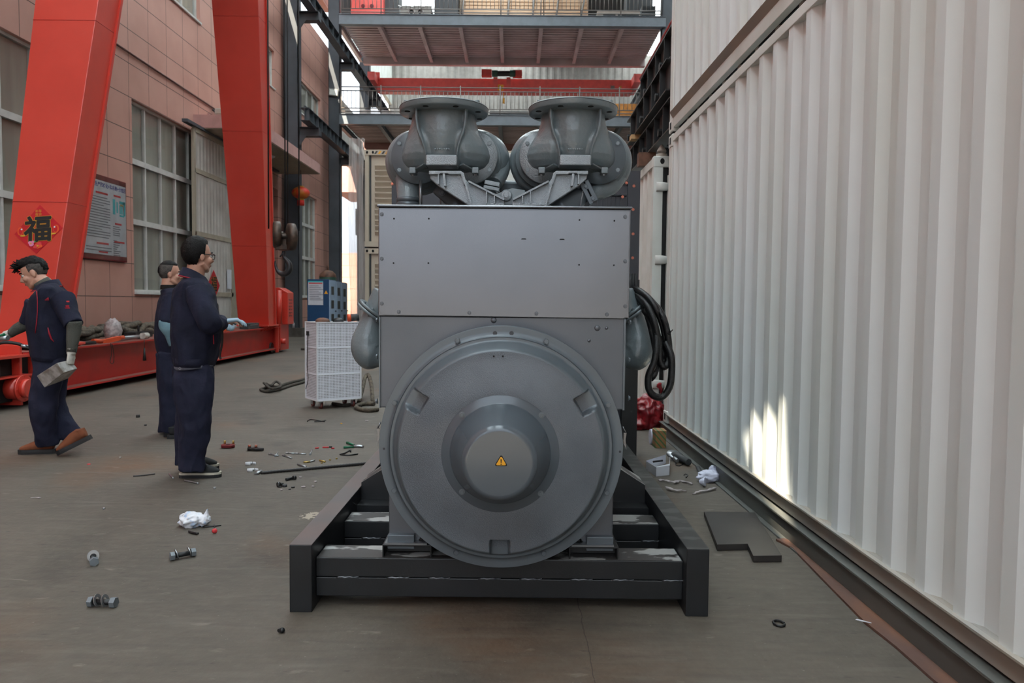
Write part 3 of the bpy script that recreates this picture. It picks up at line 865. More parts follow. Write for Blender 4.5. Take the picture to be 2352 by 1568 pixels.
# warning sticker
ys = YR - 0.112 - 0.1985
p = at(1151, 1061, ys)
def tri(s_, y, m, nm, dz=0.0):
    q = MB(); n = 18; pts = []
    R_ = s_ * 0.09
    cs = [V((0, 0, s_ * 0.577)), V((s_ * 0.5, 0, -s_ * 0.289)), V((-s_ * 0.5, 0, -s_ * 0.289))]
    for k, c_ in enumerate(cs):
        cc_ = c_ * (1 - R_ / (s_ * 0.3))
        a0 = math.atan2(c_.x, c_.z)
        for j in range(7):
            a = a0 - PI / 3 + 2 * PI / 3 * j / 6
            pts.append(V((p.x, y, p.z + dz)) + cc_ + V((math.sin(a) * R_, 0, math.cos(a) * R_)))
    q.prism(pts, (0, 0.0006, 0)); return q.build(nm, m, hc)
tri(0.050, ys - 0.0006, M['blackp'], 'warning_sticker'); tri(0.040, ys - 0.0012, M['yellow'], 'warning_sticker')
q = MB(); q.prism([p + V((-0.0022, ys - p.y - 0.0018, 0.011)), p + V((0.0022, ys - p.y - 0.0018, 0.011)), p + V((0.0012, ys - p.y - 0.0018, -0.003)), p + V((-0.0012, ys - p.y - 0.0018, -0.003))], (0, 0.0006, 0))
q.cyl(p + V((0, ys - p.y - 0.0012, -0.0075)), p + V((0, ys - p.y - 0.0018, -0.0075)), 0.0021, n=12)
q.build('exclamation_mark', M['blackp'], hc)
# latch tags at the sides
for sgn, px, py in ((-1, 865, 1000), (1, 1439, 1010)):
    p = at(px, py, 3.11); q = MB()
    q.prism([p + V((0, 0, 0.03)), p + V((0.012 * -sgn, 0, 0.03)), p + V((0.012 * -sgn, 0, -0.012)), p + V((0, 0, -0.04)), p + V((-0.004 * sgn, 0, 0))], (0, 0.006, 0))
    q.tube([p + V((0.004 * -sgn, 0, 0.03)), p + V((0.016 * -sgn, 0, 0.055))], 0.003, 6)
    q.build('lifting_tag', M['sheet'], gs)

# ---- engine block between alternator and radiator
s = MB(); s.box(-0.50, 0.40, 4.3, 6.4, 0.32, 1.25); s.prism([(-0.50, 4.5, 1.25), (0.40, 4.5, 1.25), (0.46, 4.5, 1.62), (0.12, 4.5, 1.78), (-0.05, 4.5, 1.5), (-0.22, 4.5, 1.78), (-0.56, 4.5, 1.62)], (0, 1.8, 0))
s.build('engine_block', M['cast'], gs, bevel=0.01)
s = MB(); s.cyl((GX, 4.1, GZ), (GX, 4.45, GZ), 0.50, n=48); s.build('flywheel_housing', M['cast'], gs)
for i in range(6):
    for sx_ in (-1, 1):
        q = MB(); x = GX + sx_ * 0.36
        q.obox((x, 4.75 + i * 0.29, 1.74), (0.12, 0.115, 0.09), (1, 0, sx_ * -0.5), (0, 1, 0), (sx_ * 0.5, 0, 1))
        q.build('rocker_cover', M['gen'], gs, bevel=0.015)

# ---- radiator
s = MB(); s.box(-1.035, -0.93, 6.35, 6.6, 0.0, 2.43).box(0.93, 1.03, 6.35, 6.6, 0.0, 2.40).box(-1.035, 1.03, 6.4, 6.6, 0.3, 0.5)
s.prism([(-1.035, 6.35, 2.36), (-1.035, 6.35, 2.43), (-0.98, 6.35, 2.43), (-0.98, 6.35, 2.36)], (0, 0.25, 0))
ra = s.build('radiator_frame', M['radi'], gs)
s = MB(); s.box(-0.93, -0.60, 6.38, 6.42, 0.3, 2.24); s.build('radiator_cowl', M['radi'], gs)
s = MB(); s.box(0.62, 0.93, 6.38, 6.42, 0.3, 2.28); s.build('radiator_cowl', M['radi'], gs)
s = MB(); s.box(-0.93, 0.93, 6.44, 6.56, 0.5, 2.33); s.build('radiator_core', M['black'], gs)
s = MB()
for k in range(16): s.tube([(0.30 + k * 0.038, 6.37, 1.75), (0.30 + k * 0.038, 6.37, 2.22)], 0.004, 4)
s.tube([(0.28, 6.37, 2.2), (0.92, 6.37, 2.2)], 0.008, 5).tube([(0.28, 6.37, 2.0), (0.92, 6.37, 2.0)], 0.005, 5)
s.build('fan_guard', M['radi'], gs)
for px, py in ((901, 422), (1422, 416), (1439, 420), (1456, 427), (1454, 481), (1454, 537), (1453, 592), (1430, 452), (1454, 650), (912, 409)):
    p = at(px, py, 6.345); bolt(p, (0, -1, 0), 0.009, M['copper'], 'rivet', parent=gs)
s = MB(); s.box(0.90, 1.03, 6.30, 6.36, 0.02, 1.5); s.build('radiator_post', M['black'], gs)

# ---- exhaust elbows over the alternator
YT = 4.2
def SC(v): return v * YT / FPX
def turbo(px0, mir):
    """px0: centre column; mir=+1 left unit"""
    def P(dx, py, dy=0.0, y=YT):            # dx in pixels towards +x for the left unit
        return at(px0 + dx, py, y + dy)
    # flange
    ctr = at(px0, 252, YT)
    f_ = MB(); R = 0.241
    f_.lathe([(0.150, -0.032), (R - 0.006, -0.028), (R, -0.022), (R, -0.006), (R + 0.001, -0.004), (R + 0.001, 0.004), (R - 0.003, 0.008), (0.150, 0.008), (0.148, -0.03)], ctr, (0, 0, 1), 72)
    fo = f_.build('outlet_flange', M['cast'], gs)
    g_ = MB(); g_.lathe([(R - 0.002, -0.0005), (R + 0.0022, 0.0), (R + 0.0022, 0.0018), (R - 0.002, 0.0022)], ctr, (0, 0, 1), 72); g_.build('gasket', M['black'], fo)
    for k in range(8):
        a = 2 * PI * (k + 0.5) / 8
        q = ctr + V((math.cos(a) * 0.205, math.sin(a) * 0.205, -0.031))
        MB().cyl(q, q + V((0, 0, 0.002)), 0.0155, n=14).build('bolt_hole', M['hole'], fo)
    # body: stacked sections, front (camera) side slightly flattened, two bulging lobes
    b_ = MB()
    secs = [(262, 71, 0.165, 0), (285, 74, 0.168, 0), (305, 80, 0.172, 0), (325, 90, 0.180, 3), (345, 99, 0.185, 5), (362, 103, 0.18, 6), (376, 101, 0.16, 6), (388, 92, 0.13, 6), (396, 74, 0.09, 6), (400, 45, 0.05, 6)]
    n = 72; R_ = []
    for (py, hw, dp, sh) in secs:
        c_ = at(px0 + sh * mir, py, YT + 0.03)
        w_ = SC(hw); kk = sst(285, 372, py)
        row = []
        for i in range(n):
            a = 2 * PI * i / n
            x = math.cos(a); y = math.sin(a)
            # superellipse + waist in the middle of the lower part
            ex = 1.0 - 0.15 * kk
            xx = w_ * (abs(x) ** ex) * (1 if x >= 0 else -1)
            groove = 0.30 * kk * math.exp(-(xx / SC(36)) ** 4)
            yy = dp * y * (1 - groove * (1 if y < 0 else 0))
            row.append(V((c_.x + xx, c_.y + yy, c_.z)))
        R_.append(row)
    b_.loft(R_)
    # middle panel between the two ribs
    mid = b_; rows_ = []
    for (py, hw, dp) in ((256, 60, 0.172), (285, 56, 0.180), (315, 51, 0.184), (345, 42, 0.176), (368, 35, 0.156), (392, 34, 0.12)):
        row = []
        for i in range(13):
            u = -1 + 2 * i / 12
            p_ = at(px0 + u * hw, py, YT + 0.03)
            row.append(V((p_.x, YT + 0.03 - dp * (1.0 - 0.28 * u * u) , p_.z)))
        rows_.append(row)
    back_ = [[q + V((0, 0.12, 0)) for q in r_][::-1] for r_ in rows_]
    mid.loft([a + b for a, b in zip(rows_, back_)])
    for sg in (-1, 1):
        pts = []; 
        for (dx, py, dp) in ((84, 250, 0.125), (63, 259, 0.150), (55, 270, 0.160), (54, 290, 0.166), (50, 315, 0.166), (40, 342, 0.158), (35, 362, 0.146), (35, 392, 0.11)):
            p_ = at(px0 + sg * dx, py, YT + 0.03); pts.append(V((p_.x, YT + 0.03 - dp, p_.z)))
        b_.tube(cr(pts, 5), [(0.0085, 0.022)] * 36, 10, side=(1, 0, 0))
        # lower web from pad to lobe
        rb = MB(); a = at(px0 + sg * 37, 379, YT - 0.10); b = at(px0 + sg * 72, 395, YT - 0.06)
        rb.tube([a, b], [(0.006, 0.05), (0.006, 0.03)], 8, side=(0, 0, 1)); rb.build('web', M['cast'], gs)
        p_ = at(px0 + sg * 72, 394, YT - 0.09); q = MB(); q.box(p_.x - 0.018, p_.x + 0.018, YT - 0.11, YT - 0.03, p_.z - 0.012, p_.z + 0.02); lug = q.build('lug', M['cast'], gs, bevel=0.004)
        bolt((p_.x, YT - 0.08, p_.z - 0.012), (0, 0, -1), 0.0085, M['steel'], parent=lug, washer=False)
    mo = fuse(b_, 'exhaust_elbow', M['cast'], gs, voxel=0.005, sm=3, disp=0.0012, freq=30)
    # cast emboss
    for k in range(7):
        p_ = at(px0 - 14 + k * 5, 354, YT); q = MB(); q.box(p_.x - 0.004, p_.x + 0.003, YT - 0.139, YT - 0.128, p_.z - 0.002, p_.z + 0.003 + 0.001 * (k % 3)); q.build('cast_lettering', M['cast'], mo)
    # turbo flange discs + housings behind
    for sg in (-1, 1):
        c_ = at(px0 + sg * 61 + 1 * mir, 361, YT)
        rd = SC(60)
        ax = V((sg * 0.10, 1, -0.02)).normalized()
        q = MB(); q.lathe([(0.02, -0.006), (rd, -0.006), (rd + 0.002, 0.0), (rd + 0.002, 0.022), (rd - 0.01, 0.026), (0.02, 0.026)], c_, ax, 56)
        fd = q.build('turbo_flange', M['castl'] if sg == mir else M['gen'], gs)
        xx_ = ax.cross(V((0, 0, 1))).normalized(); zz_ = xx_.cross(ax).normalized()
        for (ddx, ddy) in ((sg * 43, -31), (sg * 43, 30)):
            w_ = at(px0 + sg * 61 + mir + ddx, 361 + ddy, YT - 0.008)
            bolt(w_, -ax, 0.0125, M['cast'], parent=fd)
        # housing
        q = MB(); r1 = rd + 0.012
        q.lathe([(rd * 0.9, 0.02), (r1 * 0.93, 0.035), (r1 * 0.93, 0.055), (r1 + 0.004, 0.06), (r1 + 0.004, 0.075), (r1 * 0.95, 0.08), (r1 + 0.016, 0.10), (r1 + 0.03, 0.14), (r1 + 0.022, 0.19), (r1 * 0.8, 0.24), (0.05, 0.26), (0.0, 0.26)], c_, ax, 56)
        q.build('turbo_housing', M['cast'], gs)
    # support bracket: pad block, ledge and raking arm towards the middle
    pad = MB(); a = at(px0 - 34, 368, YT); b = at(px0 + 35, 392, YT)
    pad.box(a.x, b.x, YT - 0.165, YT - 0.04, b.z, a.z); pad.build('mounting_pad', M['castl'], gs, bevel=0.006)
    s_ = mir
    def Q(dx, py, y=YT - 0.17): return at(px0 + s_ * dx, py, y)
    led = MB(); led.prism([Q(-35, 392), Q(38, 392), Q(44, 396), Q(52, 424), Q(45, 424), Q(38, 400), Q(12, 400), Q(8, 398), Q(-8, 398), Q(-12, 400), Q(-35, 400)], (0, 0.13, 0))
    if mir < 0: pass
    lo_ = led.build('bracket_ledge', M['castl'], gs, bevel=0.003)
    arm = MB(); arm.prism([Q(-33, 400, YT - 0.14), Q(40, 400, YT - 0.14), Q(56, 419, YT - 0.14), Q(138, 459, YT - 0.14), Q(140, 474, YT - 0.14), Q(60, 474, YT - 0.14), Q(-14, 426, YT - 0.14), Q(-32, 410, YT - 0.14)], (0, 0.05, 0))
    am = arm.build('support_arm', M['castl'], gs, bevel=0.004)
    for (d1, y1, d2, y2, w_) in ((43, 398, 64, 474, 0.010), (56, 417, 138, 459, 0.009), (0, 400, 3, 428, 0.012), (-12, 402, -12, 424, 0.006), (98, 440, 98, 470, 0.006), (116, 449, 116, 470, 0.006), (64, 470, 138, 470, 0.008)):
        q = MB(); q.bar(Q(d1, y1, YT - 0.155), Q(d2, y2, YT - 0.155), w_, 0.04, up=(0, 1, 0)); q.build('arm_rib', M['castl'], am)
    for dx in (-25, 25):
        w_ = at(px0 + dx, 402, YT - 0.10); bolt(w_, (0, 0, -1), 0.011, M['cast'], parent=am, h=0.02)
turbo(1020, 1); turbo(1316, -1)
# centre mount between the two arms
p = at(1163, 448, YT - 0.13)
q = MB(); q.cyl(p, p + V((0, 0.08, 0)), 0.03, n=24); q.prism([p + V((-0.10, 0.02, -0.05)), p + V((0.10, 0.02, -0.05)), p + V((0.10, 0.02, 0.03)), p + V((0.03, 0.02, 0.04)), p + V((-0.05, 0.02, 0.01)), p + V((-0.10, 0.02, -0.01))], (0, 0.05, 0))
cm = q.build('centre_mount', M['cast'], gs, bevel=0.003); bolt(p, (0, -1, 0), 0.018, M['castl'], parent=cm)
# volute and downpipe of the left unit (right side), of the right unit (lower right)
q = MB(); c_ = at(1105, 371, YT + 0.16)
q.lathe([(0.06, -0.10), (0.135, -0.09), (0.158, -0.05), (0.165, 0.0), (0.155, 0.06), (0.11, 0.1), (0.0, 0.11)], c_, (0.25, 1, 0), 48)
q.build('turbine_volute', M['cast'], gs)
q = MB(); q.tube(cr([at(1148, 352, YT + 0.16), at(1152, 380, YT + 0.14), at(1146, 402, YT + 0.1), at(1136, 421, YT + 0.06)], 5), [0.05, 0.051, 0.052, 0.053, 0.053, 0.052, 0.051, 0.05, 0.05, 0.05, 0.049, 0.048, 0.046, 0.045, 0.044, 0.043], 20)
q.build('coolant_pipe', M['cast'], gs)
q = MB(); a = at(1131, 424, YT + 0.03); q.obox(a, (0.042, 0.05, 0.012), (1, 0, -0.18), (0, 1, 0), (0.18, 0, 1)); q.obox(a - V((0.004, 0, 0.026)), (0.044, 0.05, 0.010), (1, 0, -0.18), (0, 1, 0), (0.18, 0, 1))
fo = q.build('pipe_flange', M['castl'], gs, bevel=0.003)
bolt(at(1143, 440, YT - 0.02), (0, 0, -1), 0.011, M['cast'], parent=fo)
q = MB(); c_ = at(1378, 376, YT + 0.15)
q.lathe([(0.06, -0.09), (0.135, -0.085), (0.162, -0.05), (0.168, 0.0), (0.155, 0.06), (0.11, 0.1), (0.0, 0.11)], c_, (-0.15, 1, 0), 48)
q.build('turbine_volute', M['cast'], gs)
pts = cr([at(1418, 372, YT + 0.15), at(1418, 402, YT + 0.12), at(1400, 428, YT + 0.08), at(1372, 440, YT + 0.05), at(1350, 450, YT + 0.03)], 5)
q = MB(); q.tube(pts, [0.055] * 6 + [0.052] * 5 + [0.048] * 5 + [0.042] * 5, 20); q.build('coolant_pipe', M['cast'], gs)
d_ = (at(1250, 492, YT) - at(1352, 440, YT)).normalized()
a = at(1356, 440, YT - 0.02)
q = MB(); q.obox(a, (0.012, 0.05, 0.062), d_, (0, 1, 0), d_.cross(V((0, 1, 0)))); q.obox(a + d_ * 0.03, (0.012, 0.05, 0.066), d_, (0, 1, 0), d_.cross(V((0, 1, 0))))
fo = q.build('pipe_flange', M['gen'], gs, bevel=0.003)
q = MB(); q.lathe([(0.0, 0.0), (0.042, 0.0), (0.042, 0.02), (0.052, 0.03), (0.052, 0.13), (0.057, 0.135), (0.057, 0.155), (0.05, 0.16), (0.05, 0.30), (0, 0.3)], a + d_ * 0.03, d_, 28); q.build('oil_cooler_tube', M['gen'], gs)
bolt(a + V((-0.03, -0.05, 0.02)), (0, -1, 0), 0.012, M['gen'], parent=fo); bolt(a + V((0.01, -0.05, -0.045)), (0, -1, 0), 0.012, M['gen'], parent=fo)
q = MB(); q.tube([at(1339, 438, YT - 0.1), at(1336, 455, YT - 0.1), at(1333, 474, YT - 0.1)], 0.004, 6); q.build('sensor_wire', M['steel'], gs)
# left air pipe with clamp collars
q = MB(); q.tube([at(938, 400, YT + 0.08), at(938, 474, YT + 0.05), at(938, 500, YT + 0.05)], [0.075, 0.058, 0.055], 28); ap = q.build('air_pipe', M['cast'], gs)
for py in (459, 470):
    c_ = at(938, py, YT + 0.05); q = MB(); q.lathe([(0.058, -0.012), (0.066, -0.008), (0.066, 0.008), (0.058, 0.012)], c_, (0, 0, 1), 32); q.build('pipe_collar', M['gen'], ap)
q = MB(); q.tube([at(966, 415, YT - 0.03), at(966, 474, YT - 0.03)], 0.009, 10); q.build('drain_tube', M['steel'], gs)
# dark head lug seen under the left arm
q = MB(); a = at(1016, 442, YT + 0.02); dd_ = (at(1060, 480, YT + 0.02) - a).normalized()
q.obox(a + dd_ * 0.07, (0.11, 0.03, 0.035), dd_, (0, 1, 0), dd_.cross(V((0, 1, 0)))); hl = q.build('cylinder_head', M['dgrey'], gs, bevel=0.008)
bolt(at(1016, 442, YT - 0.02), (0, -1, 0), 0.014, M['radi'], parent=hl); bolt(at(1046, 469, YT - 0.02), (0, -1, 0), 0.012, M['radi'], parent=hl)
q = MB(); q.box(at(1010, 470, YT).x - 0.01, at(1160, 470, YT).x, YT + 0.1, YT + 0.25, 1.6, 1.9); q.build('intake_manifold', M['cast'], gs, bevel=0.01)
q = MB(); a0 = at(1175, 430, YT + 0.3); q.box(a0.x - 0.08, a0.x + 0.10, YT + 0.3, YT + 0.5, 1.7, 2.02); q.build('expansion_tank', M['gen'], gs, bevel=0.02)

# ---- side pipes
def sidepipe(sgn):
    Ys = 4.28
    if sgn < 0:
        K = [(880, 668), (866, 700), (856, 728), (848, 760), (843, 790), (852, 812), (880, 822)]
    else:
        K = [(1432, 668), (1446, 700), (1455, 728), (1463, 760), (1467, 790), (1458, 814), (1432, 824)]
    pts = cr([at(a, b, Ys) for a, b in K], 4)
    n = len(pts); rr = []
    for i in range(n):
        t = i / (n - 1); rr.append(0.056 + 0.038 * sst(0.25, 0.75, t) - 0.04 * sst(0.85, 1.0, t))
    q = MB(); q.tube(pts, rr, 28); q.ball(at(K[4][0] + (2 if sgn < 0 else -2), K[4][1] - 6, Ys), (0.083, 0.09, 0.095), 24, 14)
    o = fuse(q, 'charge_air_pipe', M['cast'], gs, voxel=0.007, sm=8)
    a = at(K[1][0] + sgn * 9, 716, Ys); d_ = V((sgn * -0.42, 0, -1)).normalized(); d_ = V((sgn * 0.35, 0, -1)).normalized()
    x_ = V((1, 0, sgn * 0.75)).normalized() if sgn > 0 else V((1, 0, -0.75)).normalized()
    x_ = V((1, 0, 0.75 * sgn)).normalized(); up_ = x_.cross(V((0, 1, 0)))
    for off in (-0.010, 0.010):
        q = MB(); q.cyl(a + up_ * (off - 0.008), a + up_ * (off + 0.008), 0.098, n=32); q.build('pipe_flange', M['cast'], o)
    for k in (-0.06, 0.0, 0.06):
        bolt(a + x_ * k + V((0, -0.06 if k else -0.075, 0)) + up_ * 0.018, up_, 0.010, M['cast'], parent=o)
        bolt(a + x_ * k + V((0, -0.06 if k else -0.075, 0)) - up_ * 0.018, -up_, 0.010, M['cast'], parent=o)
sidepipe(-1); sidepipe(1)

# ---- coiled cable looms at the right side
def loom(K, r, Ys=4.1, n=6):
    pts = cr([at(a, b, Ys + c_) for a, b, c_ in K], n)
    MB().tube(pts, r, 12).build('cable_loom', M['cable'], gs)
loom([(1440, 655, .3), (1475, 672, .1), (1502, 700, 0), (1520, 740, 0), (1531, 790, 0), (1533, 830, 0), (1522, 838, 0), (1512, 815, .02), (1500, 760, .04), (1484, 705, .06), (1450, 668, .3)], 0.018)
loom([(1442, 662, .32), (1478, 690, .06), (1500, 730, -.03), (1514, 790, -.03), (1517, 830, -.03), (1528, 842, -.03), (1537, 815, -.02), (1532, 760, -.02), (1514, 712, 0), (1470, 668, .2)], 0.018)
loom([(1480, 712, .05), (1503, 745, .0), (1508, 790, -.05), (1503, 830, -.06), (1490, 862, -.06), (1490, 892, -.06), (1503, 909, -.06), (1522, 910, -.05), (1538, 888, -.05), (1543, 850, -.05), (1541, 815, -.05), (1528, 785, -.02)], 0.019)
loom([(1462, 668, .2), (1490, 684, .1), (1512, 712, .03), (1524, 750, .02), (1528, 800, .02), (1512, 835, .0), (1503, 860, -.05), (1495, 870, -.03)], 0.016)
loom([(1446, 676, .3), (1476, 702, .1), (1490, 735, .04), (1500, 775, .02), (1508, 815, .0), (1518, 838, -.02)], 0.017)
q = MB(); q.tube(cr([at(1536, 764, 4.05), at(1541, 760, 4.03), at(1538, 768, 4.03), at(1533, 765, 4.05)], 4), 0.003, 5); q.tube([at(1540, 763, 4.04), at(1545, 757, 4.02)], 0.0025, 5); q.build('cable_tie', M['black'], gs)
q = MB(); 
for k in range(3): q.tube([at(1449 + k * 5, 628, 4.3), at(1449 + k * 5, 690, 4.3)], 0.008, 8)
q.build('hydraulic_hose', M['black'], gs)
# ================================================================== RIGHT SIDE
# container frame: origin at the far lower front corner, u runs towards the camera, w to the right
cu_dir = V((0.0109, -1, 0)).normalized()         # towards the camera
cw_dir = V((1, 0.0109, 0)).normalized()
CO = V((1.492, 7.5, 0.135))
def cpt(u, w_, z): return CO + cu_dir * u + cw_dir * w_ + V((0, 0, z - CO.z))
def cbox(q, u0, u1, w0, w1, z0, z1):
    return q.obox(cpt((u0 + u1) / 2, (w0 + w1) / 2, (z0 + z1) / 2), (abs(w1 - w0) / 2, abs(u1 - u0) / 2, abs(z1 - z0) / 2), cw_dir, cu_dir, (0, 0, 1))

def container(z0, z1, label, upper):
    Lc = 12.19; W = 2.44
    c0 = cpt(Lc / 2, W / 2, z0)
    e = empty('shipping_container', c0, label, 'container', None)
    zb, zt = (z0 + 0.09, z1 - 0.075) if not upper else (z0 + 0.175, z1 - 0.08)
    # corrugated near side
    p_ = 0.250; dep = 0.036; pr = []
    u = 0.13
    while u < Lc - 0.15:
        for du, w_ in ((0, 0.006), (0.068, 0.006), (0.118, 0.006 + dep), (0.192, 0.006 + dep)):
            pr.append((u + du, w_))
        u += p_
    q = MB()
    q.loft([[cpt(a, b, zb) for a, b in pr], [cpt(a, b, zt) for a, b in pr]], cap=False, smooth=False, closed=False)
    q.loft([[cpt(a, b + 0.0025, zb) for a, b in pr], [cpt(a, b + 0.0025, zt) for a, b in pr]], cap=False, smooth=False, closed=False)
    q.build('side_panel', M['cwhite'], e)
    q = MB(); cbox(q, 0.05, Lc - 0.05, W - 0.06, W - 0.03, z0 + 0.1, z1 - 0.08); q.build('side_panel', M['cwhite'], e)
    q = MB(); cbox(q, 0.03, 0.06, 0.08, W - 0.08, z0 + 0.1, z1 - 0.08); q.build('end_panel', M['cwhite'], e)
    q = MB(); cbox(q, Lc - 0.06, Lc - 0.03, 0.08, W - 0.08, z0 + 0.1, z1 - 0.08); q.build('door_panel', M['cwhite'], e)
    q = MB(); cbox(q, 0.05, Lc - 0.05, 0.06, W - 0.05, z1 - 0.06, z1 - 0.02); q.build('roof_panel', M['cwhite'], e)
    q = MB(); cbox(q, 0.05, Lc - 0.05, 0.06, W - 0.05, z0 + 0.03, z0 + 0.12); q.build('floor_frame', M['dgrey'], e)
    q = MB(); cbox(q, 0.1, Lc - 0.1, 0.0, 0.06, z1 - 0.075, z1 - 0.012); q.build('top_rail', M['cwhite2'], e, bevel=0.004)
    if upper:
        q = MB(); cbox(q, 0.1, Lc - 0.1, 0.002, 0.05, z0 + 0.03, z0 + 0.125); q.build('bottom_rail', M['cwhite2'], e, bevel=0.004)
        # sloping ledge between rail and side sheet
        a, b = 0.13, Lc - 0.13
        q = MB(); q.add([cpt(a, 0.002, z0 + 0.124), cpt(b, 0.002, z0 + 0.124), cpt(b, -0.03, z0 + 0.178), cpt(a, -0.03, z0 + 0.178), cpt(a, 0.06, z0 + 0.184), cpt(b, 0.06, z0 + 0.184), cpt(b, 0.06, z0 + 0.12), cpt(a, 0.06, z0 + 0.12)],
                        [(0, 1, 2, 3), (3, 2, 5, 4), (4, 5, 6, 7), (7, 6, 1, 0), (0, 3, 4, 7), (1, 6, 5, 2)])
        q.build('ledge', M['cgrey'], e)
        for k in range(30):
            u = 0.5 + k * 0.38
            q = MB(); cbox(q, u, u + 0.06, 0.05, 1.0, z0 - 0.01, z0 + 0.03); q.build('floor_member', M['cgrey'], e)
    else:
        q = MB(); cbox(q, 0.1, Lc - 0.1, 0.016, 0.07, z0, z0 + 0.092); q.build('bottom_rail', M['cgrey'], e, bevel=0.004)
        q = MB(); cbox(q, 0.12, Lc - 0.12, -0.012, 0.012, z0 + 0.086, z0 + 0.094); q.build('bottom_lip', M['cgrey'], e)
    for u in (0.0, Lc - 0.13):
        for w_ in (0.0, W - 0.13):
            q = MB(); cbox(q, u, u + 0.13, w_, w_ + 0.1, z0, z1); pst = q.build('corner_post', M['cwhite2'], e, bevel=0.005)
            for zz in (z0, z1 - 0.12):
                q = MB(); cbox(q, u - 0.006, u + 0.165, w_ - 0.006, w_ + 0.155, zz, zz + 0.12)
                cc_ = q.build('corner_casting', M['cwhite2'], e, bevel=0.01)
                q = MB(); cbox(q, u + 0.045, u + 0.10, w_ - 0.008, w_ - 0.004, zz + 0.03, zz + 0.095); q.build('slot', M['hole'], cc_)
    return e
container(0.135, 2.93, 'white corrugated shipping container along the right side, lower of the two stacked', False)
container(2.955, 5.80, 'white corrugated shipping container stacked on top of another at the upper right', True)

# channel beam under the container
q = MB()
def chb(u0, u1, w0, w1, z0, z1): cbox(q, u0, u1, w0, w1, z0, z1)
chb(-0.1, 12, -0.045, 0.06, 0.0, 0.010); chb(-0.1, 12, -0.012, 0.0, 0.008, 0.115); chb(-0.1, 12, -0.03, 0.09, 0.113, 0.124)
ch = q.build('channel_beam', M['chan'], bevel=0.002)
tag(ch, 'long grey steel channel beam lying on the floor under the lower white container', 'beam')
# rusty strip on the floor
e = []
for px, py in ((1782, 1242), (1820, 1262), (1900, 1345), (1985, 1432), (2060, 1492), (2145, 1568), (2200, 1610)): e.append(fl(px, py, 0.0))
e2 = []
for px, py in ((1800, 1240), (1850, 1258), (1935, 1330), (2020, 1400), (2110, 1475), (2210, 1568), (2260, 1610)): e2.append(fl(px, py, 0.0))
q = MB(); q.loft([[a + V((0, 0, .001)), a + V((0, 0, .012)), b + V((0, 0, .012)), b + V((0, 0, 0.001))] for a, b in zip(e, e2)], smooth=False)
tag(q.build('flat_strip', M['strip']), 'brown rusty flat strip lying on the floor beside the channel beam', 'strip')
# black cut steel plate
ps = [fl(a, b, 0.035) for a, b in ((1617, 1174), (1734, 1176), (1796, 1275), (1730, 1276), (1717, 1248), (1647, 1250))]
q = MB(); q.prism([V((p.x, p.y, 0.002)) for p in ps], (0, 0, 0.033))
sp_ = tag(q.build('steel_plate', M['plate'], bevel=0.002), 'thick dark steel plate with a cut corner lying on the floor at right', 'plate')
